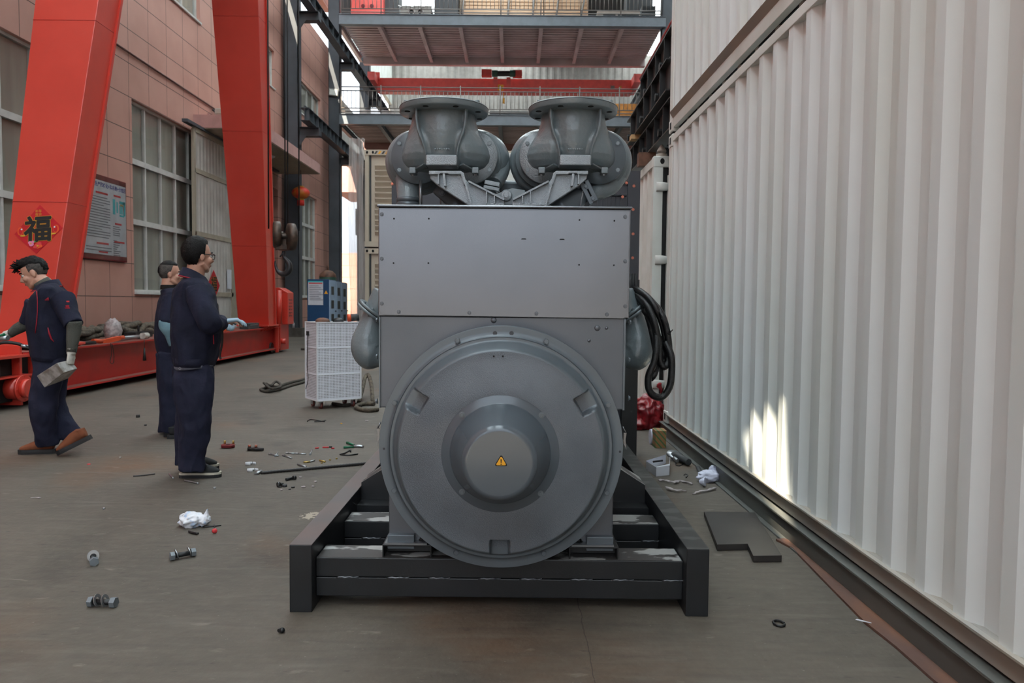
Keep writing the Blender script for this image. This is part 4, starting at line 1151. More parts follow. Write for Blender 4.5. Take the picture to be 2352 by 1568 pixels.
# second row: small container with its door end towards us
def smallbox(x0, x1, y0, y1, z0, z1, label, doors=True, name='shipping_container'):
    e = empty(name, ((x0 + x1) / 2, (y0 + y1) / 2, z0), label, 'container')
    pr = []; y = y0 + 0.12
    while y < y1 - 0.15:
        for dy, w_ in ((0, 0.01), (0.07, 0.01), (0.13, 0.045), (0.2, 0.045)): pr.append((x0 + w_, y + dy))
        y += 0.27
    q = MB(); q.loft([[V((a, b, z0 + 0.1)) for a, b in pr], [V((a, b, z1 - 0.1)) for a, b in pr]], cap=False, smooth=False, closed=False); q.build('side_panel', M['cwhite2'], e)
    q = MB(); q.box(x1 - 0.05, x1 - 0.02, y0, y1, z0 + .1, z1 - .1); q.build('side_panel', M['cwhite2'], e)
    q = MB(); q.box(x0, x0 + 0.06, y0, y1, z1 - 0.1, z1 - 0.01); q.build('top_rail', M['cwhite2'], e)
    q = MB(); q.box(x0, x0 + 0.06, y0, y1, z0, z0 + 0.12); q.build('bottom_rail', M['cwhite2'], e)
    q = MB(); q.box(x0 + 0.05, x1, y0 + 0.02, y1, z1 - 0.06, z1 - 0.03); q.build('roof_panel', M['cwhite2'], e)
    q = MB(); q.box(x0 + 0.10, x1 - 0.1, y0 + 0.04, y0 + 0.09, z0 + 0.1, z1 - 0.12); q.build('door_seal', M['black'], e)
    q = MB(); q.box(x0 + 0.155, (x0 + x1) / 2 - 0.01, y0 + 0.01, y0 + 0.05, z0 + 0.15, z1 - 0.2); dr = q.build('door', M['cwhite2'], e, bevel=0.005)
    q = MB(); q.box((x0 + x1) / 2 + 0.01, x1 - 0.155, y0 + 0.01, y0 + 0.05, z0 + 0.15, z1 - 0.2); q.build('door', M['cwhite2'], e, bevel=0.005)
    q = MB(); q.box(x0, x1, y0, y0 + 0.1, z1 - 0.11, z1 - 0.01); q.build('header', M['cwhite2'], e)
    q = MB(); q.box(x0, x1, y0, y0 + 0.1, z0, z0 + 0.12); q.build('sill', M['cwhite2'], e)
    for x in (x0, x1 - 0.1):
        for y in (y0, y1 - 0.1):
            q = MB(); q.box(x, x + 0.1, y, y + 0.1, z0, z1); q.build('corner_post', M['cwhite2'], e)
            for z in (z0, z1 - 0.12):
                xa = x if x == x0 else x - 0.06
                q = MB(); q.box(xa - 0.004, xa + 0.165, y - 0.006, y + 0.12, z, z + 0.122); cc_ = q.build('corner_casting', M['cwhite2'], e, bevel=0.012)
                q = MB(); q.ball((xa + 0.09, y - 0.006, z + 0.065), (0.024, 0.004, 0.032), 16, 8); q.build('slot', M['hole'], cc_)
    for z in (z1 - 0.33, z1 - 1.12, z1 - 1.9, z0 + 0.4):
        q = MB(); q.tube([(x0 + 0.03, y0 - 0.01, z), (x0 + 0.10, y0 - 0.016, z), (x0 + 0.2, y0 - 0.008, z)], [(0.01, 0.05), (0.012, 0.05), (0.012, 0.035)], 8, side=(0, 1, 0)); q.build('hinge', M['cwhite2'], e)
    return e
smallbox(1.49, 3.9, 8.3, 12.1, 0.02, 2.90, 'white shipping container with hinged door end, standing behind the large one')
e_ = smallbox(-0.60, 1.88, 12.4, 14.9, 0.80, 3.73, 'white container raised on blocks behind the radiator, seen between the exhaust elbows')
for x in (-0.5, 1.5):
    for y in (12.45, 14.4):
        q = MB(); q.box(x, x + 0.3, y, y + 0.3, 0, 0.80); q.build('support_block', M['conc'], e_)
# twist lock cone on the container
q = MB(); q.lathe([(0.0, 0.14), (0.02, 0.12), (0.05, 0.07), (0.05, 0.05), (0.03, 0.045), (0.03, 0.03), (0.06, 0.03), (0.06, 0.0)], (1.585, 8.37, 2.903), (0, 0, 1), 20)
tag(q.build('twist_lock', M['cgrey']), 'grey conical twist lock sitting on a container corner under the black frames', 'lock')
q = MB(); q.box(1.42, 1.62, 8.9, 9.02, 2.902, 3.058); tag(q.build('timber_bar', M['brown']), 'reddish brown bar across the container top under the black frames', 'bar')
q = MB(); q.box(1.50, 1.70, 11.66, 11.76, 2.902, 3.058); tag(q.build('timber_bar', M['brown']), 'short brown bar on the container top at the far end of the black frames', 'bar')

# stack of black skid frames on that container
def frame(x0, x1, y0, y1, z, label):
    e = empty('skid_frame', ((x0 + x1) / 2, (y0 + y1) / 2, z), label, 'frame', 'black skid frames stacked on the containers')
    for x, s_ in ((x0, -1), (x1, 1)):
        q = MB(); q.ibeam((x, y0, z + 0.16), (x, y1, z + 0.16), 0.14, 0.32, 0.014); sb = q.build('side_beam', M['blackw'], e)
        q = MB(); q.box(x - 0.071, x + 0.071, y0, y1, z + 0.001, z + 0.013); q.build('flange_edge', M['oldiron'], sb)
        if s_ < 0:
            y = y0 + 0.35; k = 0
            while y < y1:
                q = MB(); q.box(x - 0.066, x, y, y + 0.02, z + 0.014, z + 0.306); q.build('stiffener', M['black'], sb)
                if k % 2 == 0:
                    q = MB(); q.cyl((x - 0.01, y + 0.25, z + 0.09), (x - 0.07, y + 0.25, z + 0.09), 0.045, n=6, smooth=False); q.build('bolt', M['black'], sb)
                y += 0.5; k += 1
    for k in range(5):
        y = y0 + (y1 - y0) * k / 4
        q = MB(); q.box(x0, x1, y - 0.04, y + 0.04, z + 0.04, z + 0.28); q.build('cross_member', M['black'], e)
    return e
frame(1.60, 3.3, 7.72, 12.0, 3.06, 'black steel skid frame at the bottom of the stack on the white container')
frame(1.56, 3.3, 7.72, 10.4, 3.44, 'black steel skid frame in the middle of the stack on the white container')
frame(1.60, 3.3, 7.72, 9.6, 3.765, 'black steel skid frame on top of the stack on the white container')
q = MB(); q.box(1.45, 1.60, 9.7, 9.86, 3.382, 3.438)
tag(q.build('wood_block', M['wood']), 'pale wooden block wedged between two black skid frames', 'block')

# ---- louvred container far left behind the set, in clear film
for zz, lab in ((0.0, 'cream louvred container standing on the floor far behind, bottom of the pair'), (2.95, 'cream louvred container with striped warning tape far behind, on top of another')):
    x0, x1, y0 = -4.56, 1.5, 23.0; z0, z1 = zz, zz + 2.9
    e = empty('louvred_container', ((x0 + x1) / 2, y0 + 1.2, z0), lab, 'container')
    cr_ = M['tan2'] if 'tan2' in M else M.setdefault('tan2', mat('cream container paint', (196, 184, 166), 0.55, 0.0, (184, 172, 154), 1))
    q = MB(); q.box(x0, x1, y0 + 0.1, y0 + 2.4, z0, z1); q.build('body', cr_, e)
    for a, b in ((z0, z0 + 0.16), (z1 - 0.16, z1)):
        q = MB(); q.box(x0 - 0.01, x1 + 0.01, y0, y0 + 0.12, a, b); q.build('rail', cr_, e)
    for x in (x0, x0 + 1.55, x0 + 3.1, x1 - 0.1):
        q = MB(); q.box(x, x + 0.12, y0 + 0.02, y0 + 0.12, z0, z1); q.build('post', cr_, e)
    q = MB(); q.tube([(x0 + 0.93, y0 - 0.02, z0 + 0.2), (x0 + 0.93, y0 - 0.02, z1 - 0.1)], 0.025, 8); q.build('lock_rod', M['grey'], e)
    q = MB(); q.box(x0 + 0.13, x0 + 0.18, y0 + 0.07, y0 + 0.11, z0 + 0.16, z1 - 0.16); q.build('door_gap', M['dgrey'], e)
    for k in range(13):
        for xa, xb in ((x0 + 0.3, x0 + 1.5), (x0 + 1.72, x0 + 3.05)):
            z = z0 + 0.35 + k * 0.165
            q = MB(); q.add([(xa, y0 + 0.09, z), (xb, y0 + 0.09, z), (xb, y0 + 0.0, z - 0.02 + 0.12), (xa, y0 + 0.0, z + 0.10), (xa, y0 + 0.1, z + 0.13), (xb, y0 + 0.1, z + 0.13)], [(0, 1, 2, 3), (3, 2, 5, 4), (0, 3, 4), (1, 5, 2)])
            q.build('louvre', cr_, e)
    if zz > 1:
        for k in range(7):
            x = x0 + 0.28 + k * 0.11
            q = MB(); q.prism([(x, y0 - 0.004, z1 - 0.13), (x + 0.06, y0 - 0.004, z1 - 0.13), (x + 0.12, y0 - 0.004, z1 - 0.04), (x + 0.06, y0 - 0.004, z1 - 0.04)], (0, 0.003, 0)); q.build('warning_stripe', M['yellow'] if k % 2 else M['dgrey'], e)
    for x in (x0 + 0.02, x0 + 0.2):
        q = MB(); q.ball((x + 0.05, y0 - 0.005, z1 - 0.08), (0.035, 0.01, 0.045), 12, 6); q.build('slot', M['hole'], e)
# clear film hanging beside it
q = MB(); rows_ = []
for k in range(14):
    z = 6.1 * k / 13
    rows_.append([V((-4.95 + 0.042 * i + 0.03 * math.sin(z * 1.3 + i), 22.6 + 0.10 * math.sin(i * 1.9 + z * 0.8), z)) for i in range(12)])
q.loft(rows_, cap=False, closed=False); tag(q.build('plastic_film', M['film']), 'tall sheet of clear plastic film hanging at the edge of the louvred containers', 'film')

# ---- outside seen through the gap on the left
q = MB(); q.box(-11.4, -8.0, 47.5, 48.0, 0, 4.3).box(-8.5, -7.9, 44, 47.5, 0, 7.6); 
nb = tag(q.build('neighbour_building', M['pink']), 'pink panelled building outside beyond the dark columns at left', 'building')
q = MB(); q.box(-9.5, -8.1, 40.0, 44.0, 7.0, 9.0); q.build('canopy', M['fascia'], nb)
q = MB(); q.box(-8.0, -7.95 + 0.6, 38.0, 42.0, 4.6, 5.9); tag(q.build('air_duct', M['grey']), 'grey sheet metal air duct under the pink canopy outside', 'duct')
q = MB(); q.box(-7.55, -7.25, 36.2, 36.5, 0.0, 7.0); tag(q.build('steel_post', M['dgrey']), 'thin grey post left of the plastic film far behind', 'post')

# ================================================================== MEZZANINE CONTENTS
# upper deck: px at Y=36
def onup(px0, px1, py0, py1, Y, z):
    a = at(px0, py1, Y); b = at(px1, py0, Y); return a.x, b.x, z, b.z
x0, x1, z0, z1 = onup(806, 882, -30, 44, 35.0, z_up)
q = MB(); q.box(x0, x1 - 0.03, 35, 36.2, z0, z1); q.box(x0, x1 - .05, 34.9, 35.0, z0, z0 + 0.35); o = q.build('red_machine', M['crane'])
tag(o, 'red boxed machine behind the upper railing at left', 'machine')
for px in (834, 854):
    p = at(px, 14, 34.99); MB().cyl(p, p + V((0, -0.02, 0)), 0.09, n=16).build('port', M['maroon'], o)
x0, x1, z0, z1 = onup(782, 806, -30, 44, 35.2, z_up); q = MB(); q.box(x0, x1 - 0.03, 35.2, 36, z0, z1); tag(q.build('crate', M['dgrey']), 'dark grey crate left of the red machine on the upper deck', 'crate')
x0, x1, z0, z1 = onup(884, 918, -30, 44, 35.4, z_up); q = MB(); q.box(x0, x1 - 0.02, 35.4, 36.2, z0, z1); tag(q.build('crate', M['dgrey']), 'dark grey crate right of the red machine on the upper deck', 'crate')
x0, x1, z0, z1 = onup(920, 990, 14, 47, 34.6, z_up); q = MB(); q.box(x0, x1, 34.6, 35.8, z0, z1).jitter(0.02, 3); o = q.build('silencer_box', mat('galvanised box', (128, 124, 118), 0.5, 0.3))
tag(o, 'grey steel box with two round flanged ports on the upper deck', 'machine')
for px in (945, 965):
    p = at(px, 28, 34.59); q = MB(); q.lathe([(0.10, 0.02), (0.10, 0.06), (0.165, 0.06), (0.165, 0.03), (0.10, 0.0)], p, (0, -1, 0), 24); q.build('flanged_port', M['rail'], o); MB().cyl(p + V((0, -0.01, 0)), p + V((0, -0.02, 0)), 0.10, n=20).build('port_opening', M['hole'], o)
q = MB(); rows_ = [[V((x0 - 0.1 + (x1 - x0 + 0.2) * i / 12, y, z1 + 0.03 + h + 0.06 * math.sin(i * 1.7 + y * 3))) for i in range(13)] for y, h in ((34.5, -0.06), (34.6, 0.02), (35.2, 0.12), (35.9, 0.02))]
q.loft(rows_, cap=False, closed=False); tag(q.build('plastic_cover', M['film']), 'crumpled clear plastic cover draped over the two port steel box', 'cover')
x0, x1, z0, z1 = onup(996, 1052, -30, 50, 35.0, z_up); q = MB(); q.box(x0 + .03, x1, 35.0, 36.0, z0, z1); tag(q.build('wrapped_crate', M['dgrey']), 'tall dark wrapped crate right of the two port box', 'crate')
# tan bundle of sheets
pr = []
x0, x1, z0, z1 = onup(1056, 1352, -60, 56, 35.6, z_up)
q = MB(); q.box(x0, x1, 35.6, 37.0, z0 + 0.02, z1); o = q.build('sheet_bundle', M['tan']); tag(o, 'long cream wrapped bundle of ribbed sheets on the upper deck', 'bundle')
z = z0 + 0.15
for k in range(14):
    q = MB(); q.box(x0, x1, 35.56, 35.6, z + k * 0.155, z + 0.08 + k * 0.155); q.build('rib', M['tan'], o)
for px, lean in ((1060, 6), (1165, 6), (1222, 6), (1275, 10), (1330, 16)):
    q = MB(); q.tube([at(px, 58, 35.4), at(px + lean, -20, 35.4)], 0.045, 8); tag(q.build('support_pole', M['rail']), 'pale pole leaning against the cream sheet bundle, %s' % {1060: 'at its left end', 1165: 'second from the left', 1222: 'in the middle', 1275: 'second from the right', 1330: 'at its right end'}[px], 'pole', 'poles against the cream bundle')
x0, x1, z0, z1 = onup(1372, 1470, 24, 62, 34.4, z_up)
q = MB(); q.box(x0, x1, 34.4, 35.6, z0, z1); o = q.build('air_unit', mat('dusty beige unit', (158, 146, 136), 0.6)); tag(o, 'beige boxed air unit with a dark grille on the upper deck at right', 'machine')
q = MB(); q.box(x0 + 0.25, x0 + 0.8, 34.37, 34.41, z0 + 0.15, z1 - 0.15); q.build('grille', M['hole'], o)
q = MB(); q.box(x0 + 0.9, x1 - 0.05, 34.37, 34.41, z0 + 0.1, z1 - 0.2); q.build('grille', M['hole'], o)
x0, x1, z0, z1 = onup(1473, 1506, 14, 62, 34.8, z_up); q = MB(); q.box(x0, x1, 34.8, 35.8, z0, z1); tag(q.build('crate', M['black']), 'black crate beside the right column on the upper deck', 'crate')
x0, x1, z0, z1 = onup(1440, 1500, -30, 20, 36.4, z_up); q = MB(); q.box(x0, x1, 36.4, 37.4, z_up, z1); tag(q.build('crate', M['dgrey']), 'tall dark crate behind the beige air unit', 'crate')
# hanging chain hoist
q = MB(); q.tube([at(1249, -60, 34), at(1249, 38, 34)], 0.02, 6); q.box(at(1249, 46, 34).x - .05, at(1249, 46, 34).x + .05, 33.95, 34.05, at(1249, 52, 34).z, at(1249, 38, 34).z)
tag(q.build('chain_block', M['black']), 'small black chain block hanging in front of the cream bundle', 'hoist')
# lower deck
def onlo(px0, px1, py0, Y): return at(px0, py0, Y).x, at(px1, py0, Y).x, at(px0, py0, Y).z
x0, x1, zt = onlo(1411, 1464, 238, 34.2); q = MB(); q.box(x0, x1, 34.2, 35.2, z_lo, zt); o = q.build('plywood_crate', mat('plywood', (204, 138, 62), 0.6, 0.0, (180, 116, 50), 5)); tag(o, 'orange plywood crate behind the lower railing at right', 'crate')
for px0, px1, py, Y, mm, lab in ((826, 905, 252, 35.0, 'film', 'low heap of plastic wrapped goods on the lower deck, left end'), (930, 1010, 250, 35.4, 'cwhite2', 'pale wrapped pallet on the lower deck, left of the first exhaust elbow'), (1125, 1215, 255, 35.2, 'dgrey', 'low dark grey pallet on the lower deck between the exhaust elbows'), (1012, 1110, 245, 36.6, 'grey', 'grey pallet of goods behind the left exhaust outlet')):
    x0, x1, zt = onlo(px0, px1, py, Y); q = MB(); q.box(x0, x1, Y, Y + 0.9, z_lo, max(zt, z_lo + 0.3)); q.jitter(0.03, 1.3)
    tag(q.build('wrapped_pallet', M[mm]), lab, 'pallet')
q = MB(); q.cyl((at(1376, 228, 34).x, 34.4, z_lo), (at(1376, 228, 34).x, 34.4, at(1376, 226, 34.4).z), 0.18, n=16); tag(q.build('vent_pipe', M['grey']), 'dark grey pipe stub standing behind the right exhaust outlet', 'pipe')

# red bridge crane
e = empty('bridge_crane', (-0.6, 38.9, 11.85), 'red overhead bridge crane spanning the hall below the upper mezzanine', 'crane')
q = MB(); YC = 38.7
zb_, zt_ = at(1150, 214, YC).z, at(1150, 181, YC).z
xl, xr = at(868, 200, YC).x, at(1450, 200, YC).x
q.prism([(xl, YC, zb_ + 0.02), (xr, YC, zb_ + 0.02), (xr + 0.1, YC, zb_ + 0.4), (xr, YC, zt_), (xl, YC, zt_), (xl - 0.1, YC, zb_ + 0.4)], (0, 0.5, 0)); q.build('girder', M['crane'], e)
for x in (xl - 0.35, xr + 0.0):
    q = MB(); q.box(x, x + 0.35, YC - 0.9, YC + 1.5, zb_ + 0.35, zb_ + 0.75); q.build('end_carriage', M['crane'], e)
    q = MB(); q.box(x + 0.1, x + 0.45, YC - 0.1, YC, zt_ - 0.1, zt_ + 0.25); q.build('end_stop', M['crane'], e)
x0, x1 = at(1107, 170, YC).x, at(1199, 170, YC).x
q = MB(); q.box(x0, x0 + 0.5, YC - 0.5, YC - 0.1, zt_ + 0.02, zt_ + 0.32); q.build('trolley_end', M['crane'], e)
q = MB(); q.box(x1 - 0.45, x1, YC - 0.5, YC - 0.1, zt_ + 0.0, zt_ + 0.3); q.build('trolley_end', M['crane'], e)
a, b = at(1130, 169, YC - 0.7), at(1184, 169, YC - 0.7)
q = MB(); q.cyl(a, b, 0.13, n=20); q.build('hoist_drum', M['black'], e)
for c_, s_ in ((a, 1), (b, -1)):
    q = MB(); q.cyl(c_, c_ + V((s_ * 0.28, 0, 0)), 0.16, n=20); q.build('motor', M['green'], e)
for px in (1138, 1168):
    q = MB(); a = at(px, 178, YC - 0.6); q.box(a.x - 0.1, a.x + 0.1, YC - 0.65, YC - 0.5, a.z - 0.75, a.z); q.build('trolley_bracket', M['crane'], e)
sg = at(1150, 201, YC - 0.62); q = MB(); q.box(sg.x - 0.14, sg.x + 0.14, YC - 0.63, YC - 0.61, sg.z - 0.14, sg.z + 0.14); pl = q.build('capacity_plate', M['yellow'], e)
textmesh('2t', 0.24, M['blackp'], 'capacity_lettering', (sg.x, YC - 0.635, sg.z), (1, 0, 0), (0, 0, 1), pl)
sg = at(1407, 200, YC - 0.01); q = MB(); q.box(sg.x - 0.1, sg.x + 0.1, YC - 0.015, YC - 0.002, sg.z - 0.07, sg.z + 0.07); q.build('name_plate', M['rail'], e)
sg = at(1425, 200, YC - 0.01); q = MB(); q.box(sg.x - 0.05, sg.x + 0.05, YC - 0.015, YC - 0.002, sg.z - 0.05, sg.z + 0.05); q.build('warning_plate', M['gold'], e)
a = at(1157, 214, YC - 0.6); q = MB(); q.tube([a, a + V((0, 0, -0.25))], 0.02, 6).box(a.x - 0.05, a.x + 0.05, a.y - 0.05, a.y + 0.05, a.z - 0.5, a.z - 0.25); q.build('crane_hook', M['yellow'], e)
# flood light on column
p = at(766, 212, 32.9); q = MB(); q.obox(p, (0.2, 0.06, 0.15), (1, 0.2, -0.1), (-0.2, 1, 0.2), (0.1, -0.2, 1)); o = q.build('flood_light', M['grey'], bevel=0.02); tag(o, 'square flood light fixed to the second dark column', 'lamp')
q = MB(); q.obox(p + V((0.01, -0.065, -0.015)), (0.16, 0.01, 0.11), (1, 0.2, -0.1), (-0.2, 1, 0.2), (0.1, -0.2, 1)); q.build('lens', M['cwhite2'], o)
# ================================================================== GANTRY CRANE
gc = empty('gantry_crane', (-6.2, 13.8, 0), 'orange red gantry crane with two raking legs standing along the pink wall', 'crane')
def leg(lo_, hi_, nm='leg'):
    """lo_/hi_: (x0,x1,y0,y1,z)"""
    q = MB(); R_ = []
    for (a, b, c_, d, z) in (lo_, hi_):
        R_.append([V((a, c_, z)), V((b, c_, z)), V((b, d, z)), V((a, d, z))])
    q.loft(R_, smooth=False)
    o = q.build(nm, M['red'], gc, bevel=0.008)
    # corner flange strip on the far edge of the side face
    s = MB(); a = V((lo_[1] + 0.015, lo_[3], lo_[4])); b = V((hi_[1] + 0.015, hi_[3], hi_[4])); s.bar(a, b, 0.03, 0.05, up=(0, 1, 0.2)); s.build('edge_strip', M['red'], o)
    for t in (0.22, 0.52, 0.8):
        p = [R_[0][i].lerp(R_[1][i], t) for i in (0, 1, 2)]
        w_ = MB(); w_.tube([p[0] + V((0, -0.002, 0)), p[1] + V((0.002, -0.002, 0)), p[2] + V((0.002, 0, 0))], 0.004, 5); w_.build('weld_seam', M['redd'], o)
    return o
legA = leg((-6.5, -5.88, 9.46, 9.90, 0.72), (-6.5, -5.46, 11.15, 11.70, 9.0))
legB = leg((-6.5, -5.78, 17.78, 18.24, 0.72), (-6.5, -5.46, 16.12, 16.62, 9.0))
for y0, y1 in ((9.3, 10.1), (17.6, 18.4)):
    q = MB(); q.box(-6.62, -5.74, y0, y1, 0.69, 0.725); q.build('foot_plate', M['red'], gc, bevel=0.004)
    for k in range(4):
        q = MB(); y = y0 + 0.1 + k * 0.2; q.prism([(-5.80, y, 0.66), (-5.74, y, 0.69), (-5.95, y, 0.69), (-5.95, y, 0.56)], (0, 0.02, 0)); q.build('gusset', M['red'], gc)
q = MB(); q.ibeam((-6.2, 9.0, 0.375), (-6.2, 18.9, 0.375), 0.66, 0.55, 0.022); q.box(-6.06, -6.04, 9.0, 18.9, 0.12, 0.63)
gb = q.build('ground_beam', M['redd'], gc)
q = MB(); q.box(-6.53, -5.87, 9.02, 18.88, 0.651, 0.655); q.build('dusty_top', M['dust'], gb)
q = MB(); q.box(-6.03, -5.872, 9.3, 18.7, 0.122, 0.125); q.build('dusty_flange', M['dust'], gb)
q = MB(); q.box(-6.7, -5.3, 10.9, 17.0, 9.0, 9.5); q.build('head_beam', M['red'], gc)
q = MB(); q.box(-6.6, -2.2, 13.2, 14.0, 9.5, 10.3); q.build('main_girder', M['red'], gc)
# far bogie
q = MB(); q.box(-6.4, -5.86, 18.9, 19.6, 0.05, 0.7); q.box(-5.9, -5.82, 18.6, 18.66, 0.02, 0.64); q.build('bogie_frame', M['red'], gc, bevel=0.01)
q = MB(); q.cyl((-6.25, 18.7, 0.13), (-6.0, 18.7, 0.13), 0.13, n=24); q.build('wheel', M['black'], gc)
q = MB(); q.cyl((-5.9, 18.98, 0.28), (-5.74, 18.98, 0.28), 0.07, n=20); q.build('axle_cap', M['red'], gc)
q = MB(); q.box(-6.3, -5.7, 19.0, 19.5, 0.7, 1.5); q.prism([(-6.3, 19.0, 1.5), (-5.7, 19.0, 1.5), (-5.9, 19.0, 1.62), (-6.2, 19.0, 1.62)], (0, 0.5, 0)); mh = q.build('motor_cover', M['red'], gc, bevel=0.01)
for i in range(6):
    for j in range(2):
        q = MB(); q.box(-5.7 - 0.002, -5.694, 19.1 + j * 0.16, 19.2 + j * 0.16, 0.9 + i * 0.08, 0.93 + i * 0.08); q.build('vent_slot', M['maroon'], mh)
q = MB(); q.cyl((-5.78, 18.55, 0.72), (-5.78, 18.55, 1.55), 0.07, n=16); q.build('bracing_tube', M['red'], gc)
# near bogie with drive
q = MB(); q.box(-6.5, -5.95, 8.0, 9.0, 0.12, 0.62); q.box(-6.55, -5.84, 8.9, 8.94, 0.03, 0.74); q.box(-5.95, -5.84, 8.28, 8.33, 0.02, 0.78); q.box(-5.97, -5.80, 8.2, 9.05, 0.60, 0.635); q.box(-5.96, -5.82, 8.3, 9.1, 0.37, 0.39)
q.box(-5.97, -5.85, 9.22, 9.28, 0.08, 0.62); q.build('bogie_frame', M['red'], gc, bevel=0.004)
q = MB(); q.box(-5.98, -5.94, 8.3, 9.2, 0.08, 0.6); q.build('bogie_recess_shade', M['hole'], gc)  # black slab standing in for the shade inside the recess
q = MB(); q.cyl((-6.0, 8.86, 0.24), (-5.78, 8.86, 0.24), 0.13, n=36).cyl((-5.79, 8.86, 0.24), (-5.765, 8.86, 0.24), 0.158, n=36).cyl((-5.77, 8.86, 0.24), (-5.70, 8.86, 0.24), 0.112, 0.108, n=36); mt = q.build('drive_motor', M['red'], gc)
for k in range(8):
    a = 2 * PI * k / 8; bolt((-5.765, 8.86 + 0.137 * math.cos(a), 0.24 + 0.137 * math.sin(a)), (1, 0, 0), 0.009, M['red'], parent=mt, washer=False)
q = MB(); q.cyl((-6.3, 8.6, 0.15), (-6.0, 8.6, 0.15), 0.15, n=24); q.build('wheel', M['black'], gc)
q = MB(); q.box(-5.84, -5.8, 8.42, 8.5, 0.42, 0.55); q.build('limit_switch', M['black'], gc)
# second deck behind the beam
q = MB(); q.box(-7.6, -6.6, 10.4, 17.3, 0.0, 0.55); tag(q.build('timber_bench', M['dgrey']), 'dark low bench behind the red ground beam carrying the slings', 'bench')
# festive sticker on the near leg
def legpt(px, py, off=0.004):
    # front face of leg A: plane through (y0 at z)
    d = ray(px, py); # y = 9.46 + (11.15-9.46)*(z-0.72)/8.28
    k_ = (11.15 - 9.46) / (9.0 - 0.72)
    t = (9.46 - k_ * (0.72 - 1.3) - off) / (d.y - k_ * d.z)
    return CAM + d * t
nrm = V((0, -1, (11.15 - 9.46) / 8.28)).normalized(); upv = V((0, (11.15 - 9.46) / 8.28, 1)).normalized()
T, B, Lf, Rt = legpt(92, 470), legpt(83, 583), legpt(33, 538), legpt(144, 523)
cc_ = (T + B + Lf + Rt) / 4
fu = MB(); fu.prism([T, Rt, B, Lf], -nrm * 0.003); fo = fu.build('festive_paper', M['redp']); tag(fo, 'red diamond paper with a big black good fortune character stuck on the near crane leg', 'sticker')
X_ = V((1, 0, 0)); W_ = (Rt - Lf).length
tilt = math.radians(-5)
Xr = X_ * math.cos(-tilt) + upv * math.sin(-tilt); Yr = upv * math.cos(-tilt) - X_ * math.sin(-tilt)
o1 = boldtext('福', W_ * 0.58, M['gold'], 'lettering_outline', cc_ + nrm * 0.004 - Yr * 0.01, Xr, Yr, fo, 0.017)
o2 = boldtext('福', W_ * 0.58, M['blackp'], 'lettering', cc_ + nrm * 0.007 - Yr * 0.01, Xr, Yr, fo, 0.011)
textmesh('年年\n有余', W_ * 0.07, M['gold'], 'small_lettering', cc_ + nrm * 0.003 + Yr * W_ * 0.37, Xr, Yr, fo)
def blob(c_, rx, ry, m, nm, par, seg=14):
    q = MB(); q.prism([c_ + Xr * rx * math.cos(2 * PI * i / seg) + Yr * ry * math.sin(2 * PI * i / seg) for i in range(seg)], nrm * 0.0015); return q.build(nm, m, par)
for sx_ in (-1, 1):
    c_ = cc_ + nrm * 0.002 + Xr * sx_ * W_ * 0.37
    blob(c_, W_ * 0.06, W_ * 0.09, M['orange'], 'fish_motif', fo); blob(c_ + nrm * .002 - Xr * sx_ * W_ * 0.01, W_ * 0.04, W_ * 0.065, M['redp'], 'fish_motif', fo)
    blob(c_ + nrm * .003 - Xr * sx_ * W_ * 0.03 + Yr * W_ * 0.04, W_ * 0.018, W_ * 0.018, M['paper'], 'fish_eye', fo)
    blob(c_ + nrm * .002 - Xr * sx_ * W_ * 0.06 - Yr * W_ * 0.10, W_ * 0.06, W_ * 0.018, M['gold'], 'fish_tail', fo)
for dx, dy, r, mm in ((-0.13, -0.30, .05, 'pinkp'), (-0.16, -0.26, .04, 'pinkp'), (-0.10, -0.25, .035, 'pinkp'), (0.0, -0.34, .075, 'orange'), (0.03, -0.30, .05, 'redt'), (-0.05, -0.36, .045, 'redt'), (0.06, -0.35, .04, 'orange'), (0.0, -0.34, .022, 'gold'), (-0.14, -0.28, .018, 'gold'), (-0.06, -0.245, .018, 'greenp')):
    blob(cc_ + nrm * (0.0025 + 0.08 * (0.1 - r)) + Xr * dx * W_ + Yr * dy * W_, r * W_, r * W_ * 0.8, M[mm], 'flower_motif', fo)

# notice board on the wall
def wp(px, py, off=0.0):
    d = ray(px, py); t = (XW + off) / d.x; return CAM + d * t
TL, TR, BL, BR = wp(205, 396), wp(284, 418), wp(176, 588), wp(281, 602)
y0_, y1_ = wp(170, 500).y, TR.y; zt_, zb_ = wp(250, 409).z, BR.z
q = MB(); q.box(XW + 0.005, XW + 0.05, y0_, y1_, zb_, zt_); nbd = q.build('notice_board', M['maroon'], bevel=0.006); tag(nbd, 'framed white safety notice board with red and blue print on the pink wall', 'board')
q = MB(); q.box(XW + 0.04, XW + 0.053, y0_ + 0.03, y1_ - 0.03, zb_ + 0.11, zt_ - 0.11); q.build('sheet', M['paper'], nbd)
xf = XW + 0.056; H_ = zt_ - zb_; Wd = y1_ - y0_
textmesh('限公司安全生产网格化+实名制+分包区', 0.098, M['bluep'], 'title_lettering', (xf, (y0_ + y1_) / 2 + 0.06, zt_ - 0.20), (0, 1, 0), (0, 0, 1), nbd, offset=0.002)
def pbar(y, z, w_, h, m, nm):
    z = zt_ - (zt_ - z) * 0.72; h *= 0.75
    q = MB(); q.box(xf - 0.002, xf, y, y + w_, z - h / 2, z + h / 2); q.build(nm, m, nbd)
rnd = random.Random(3)
pbar(y0_ + Wd * 0.36, zt_ - 0.50, Wd * 0.24, 0.05, M['redt'], 'heading_lettering')
z = zt_ - 0.62
for k in range(16):
    pbar(y0_ + Wd * 0.10, z, Wd * (0.54 - 0.2 * rnd.random() * (k % 3 == 0)), 0.022, M['greyt'], 'text_line'); z -= 0.074
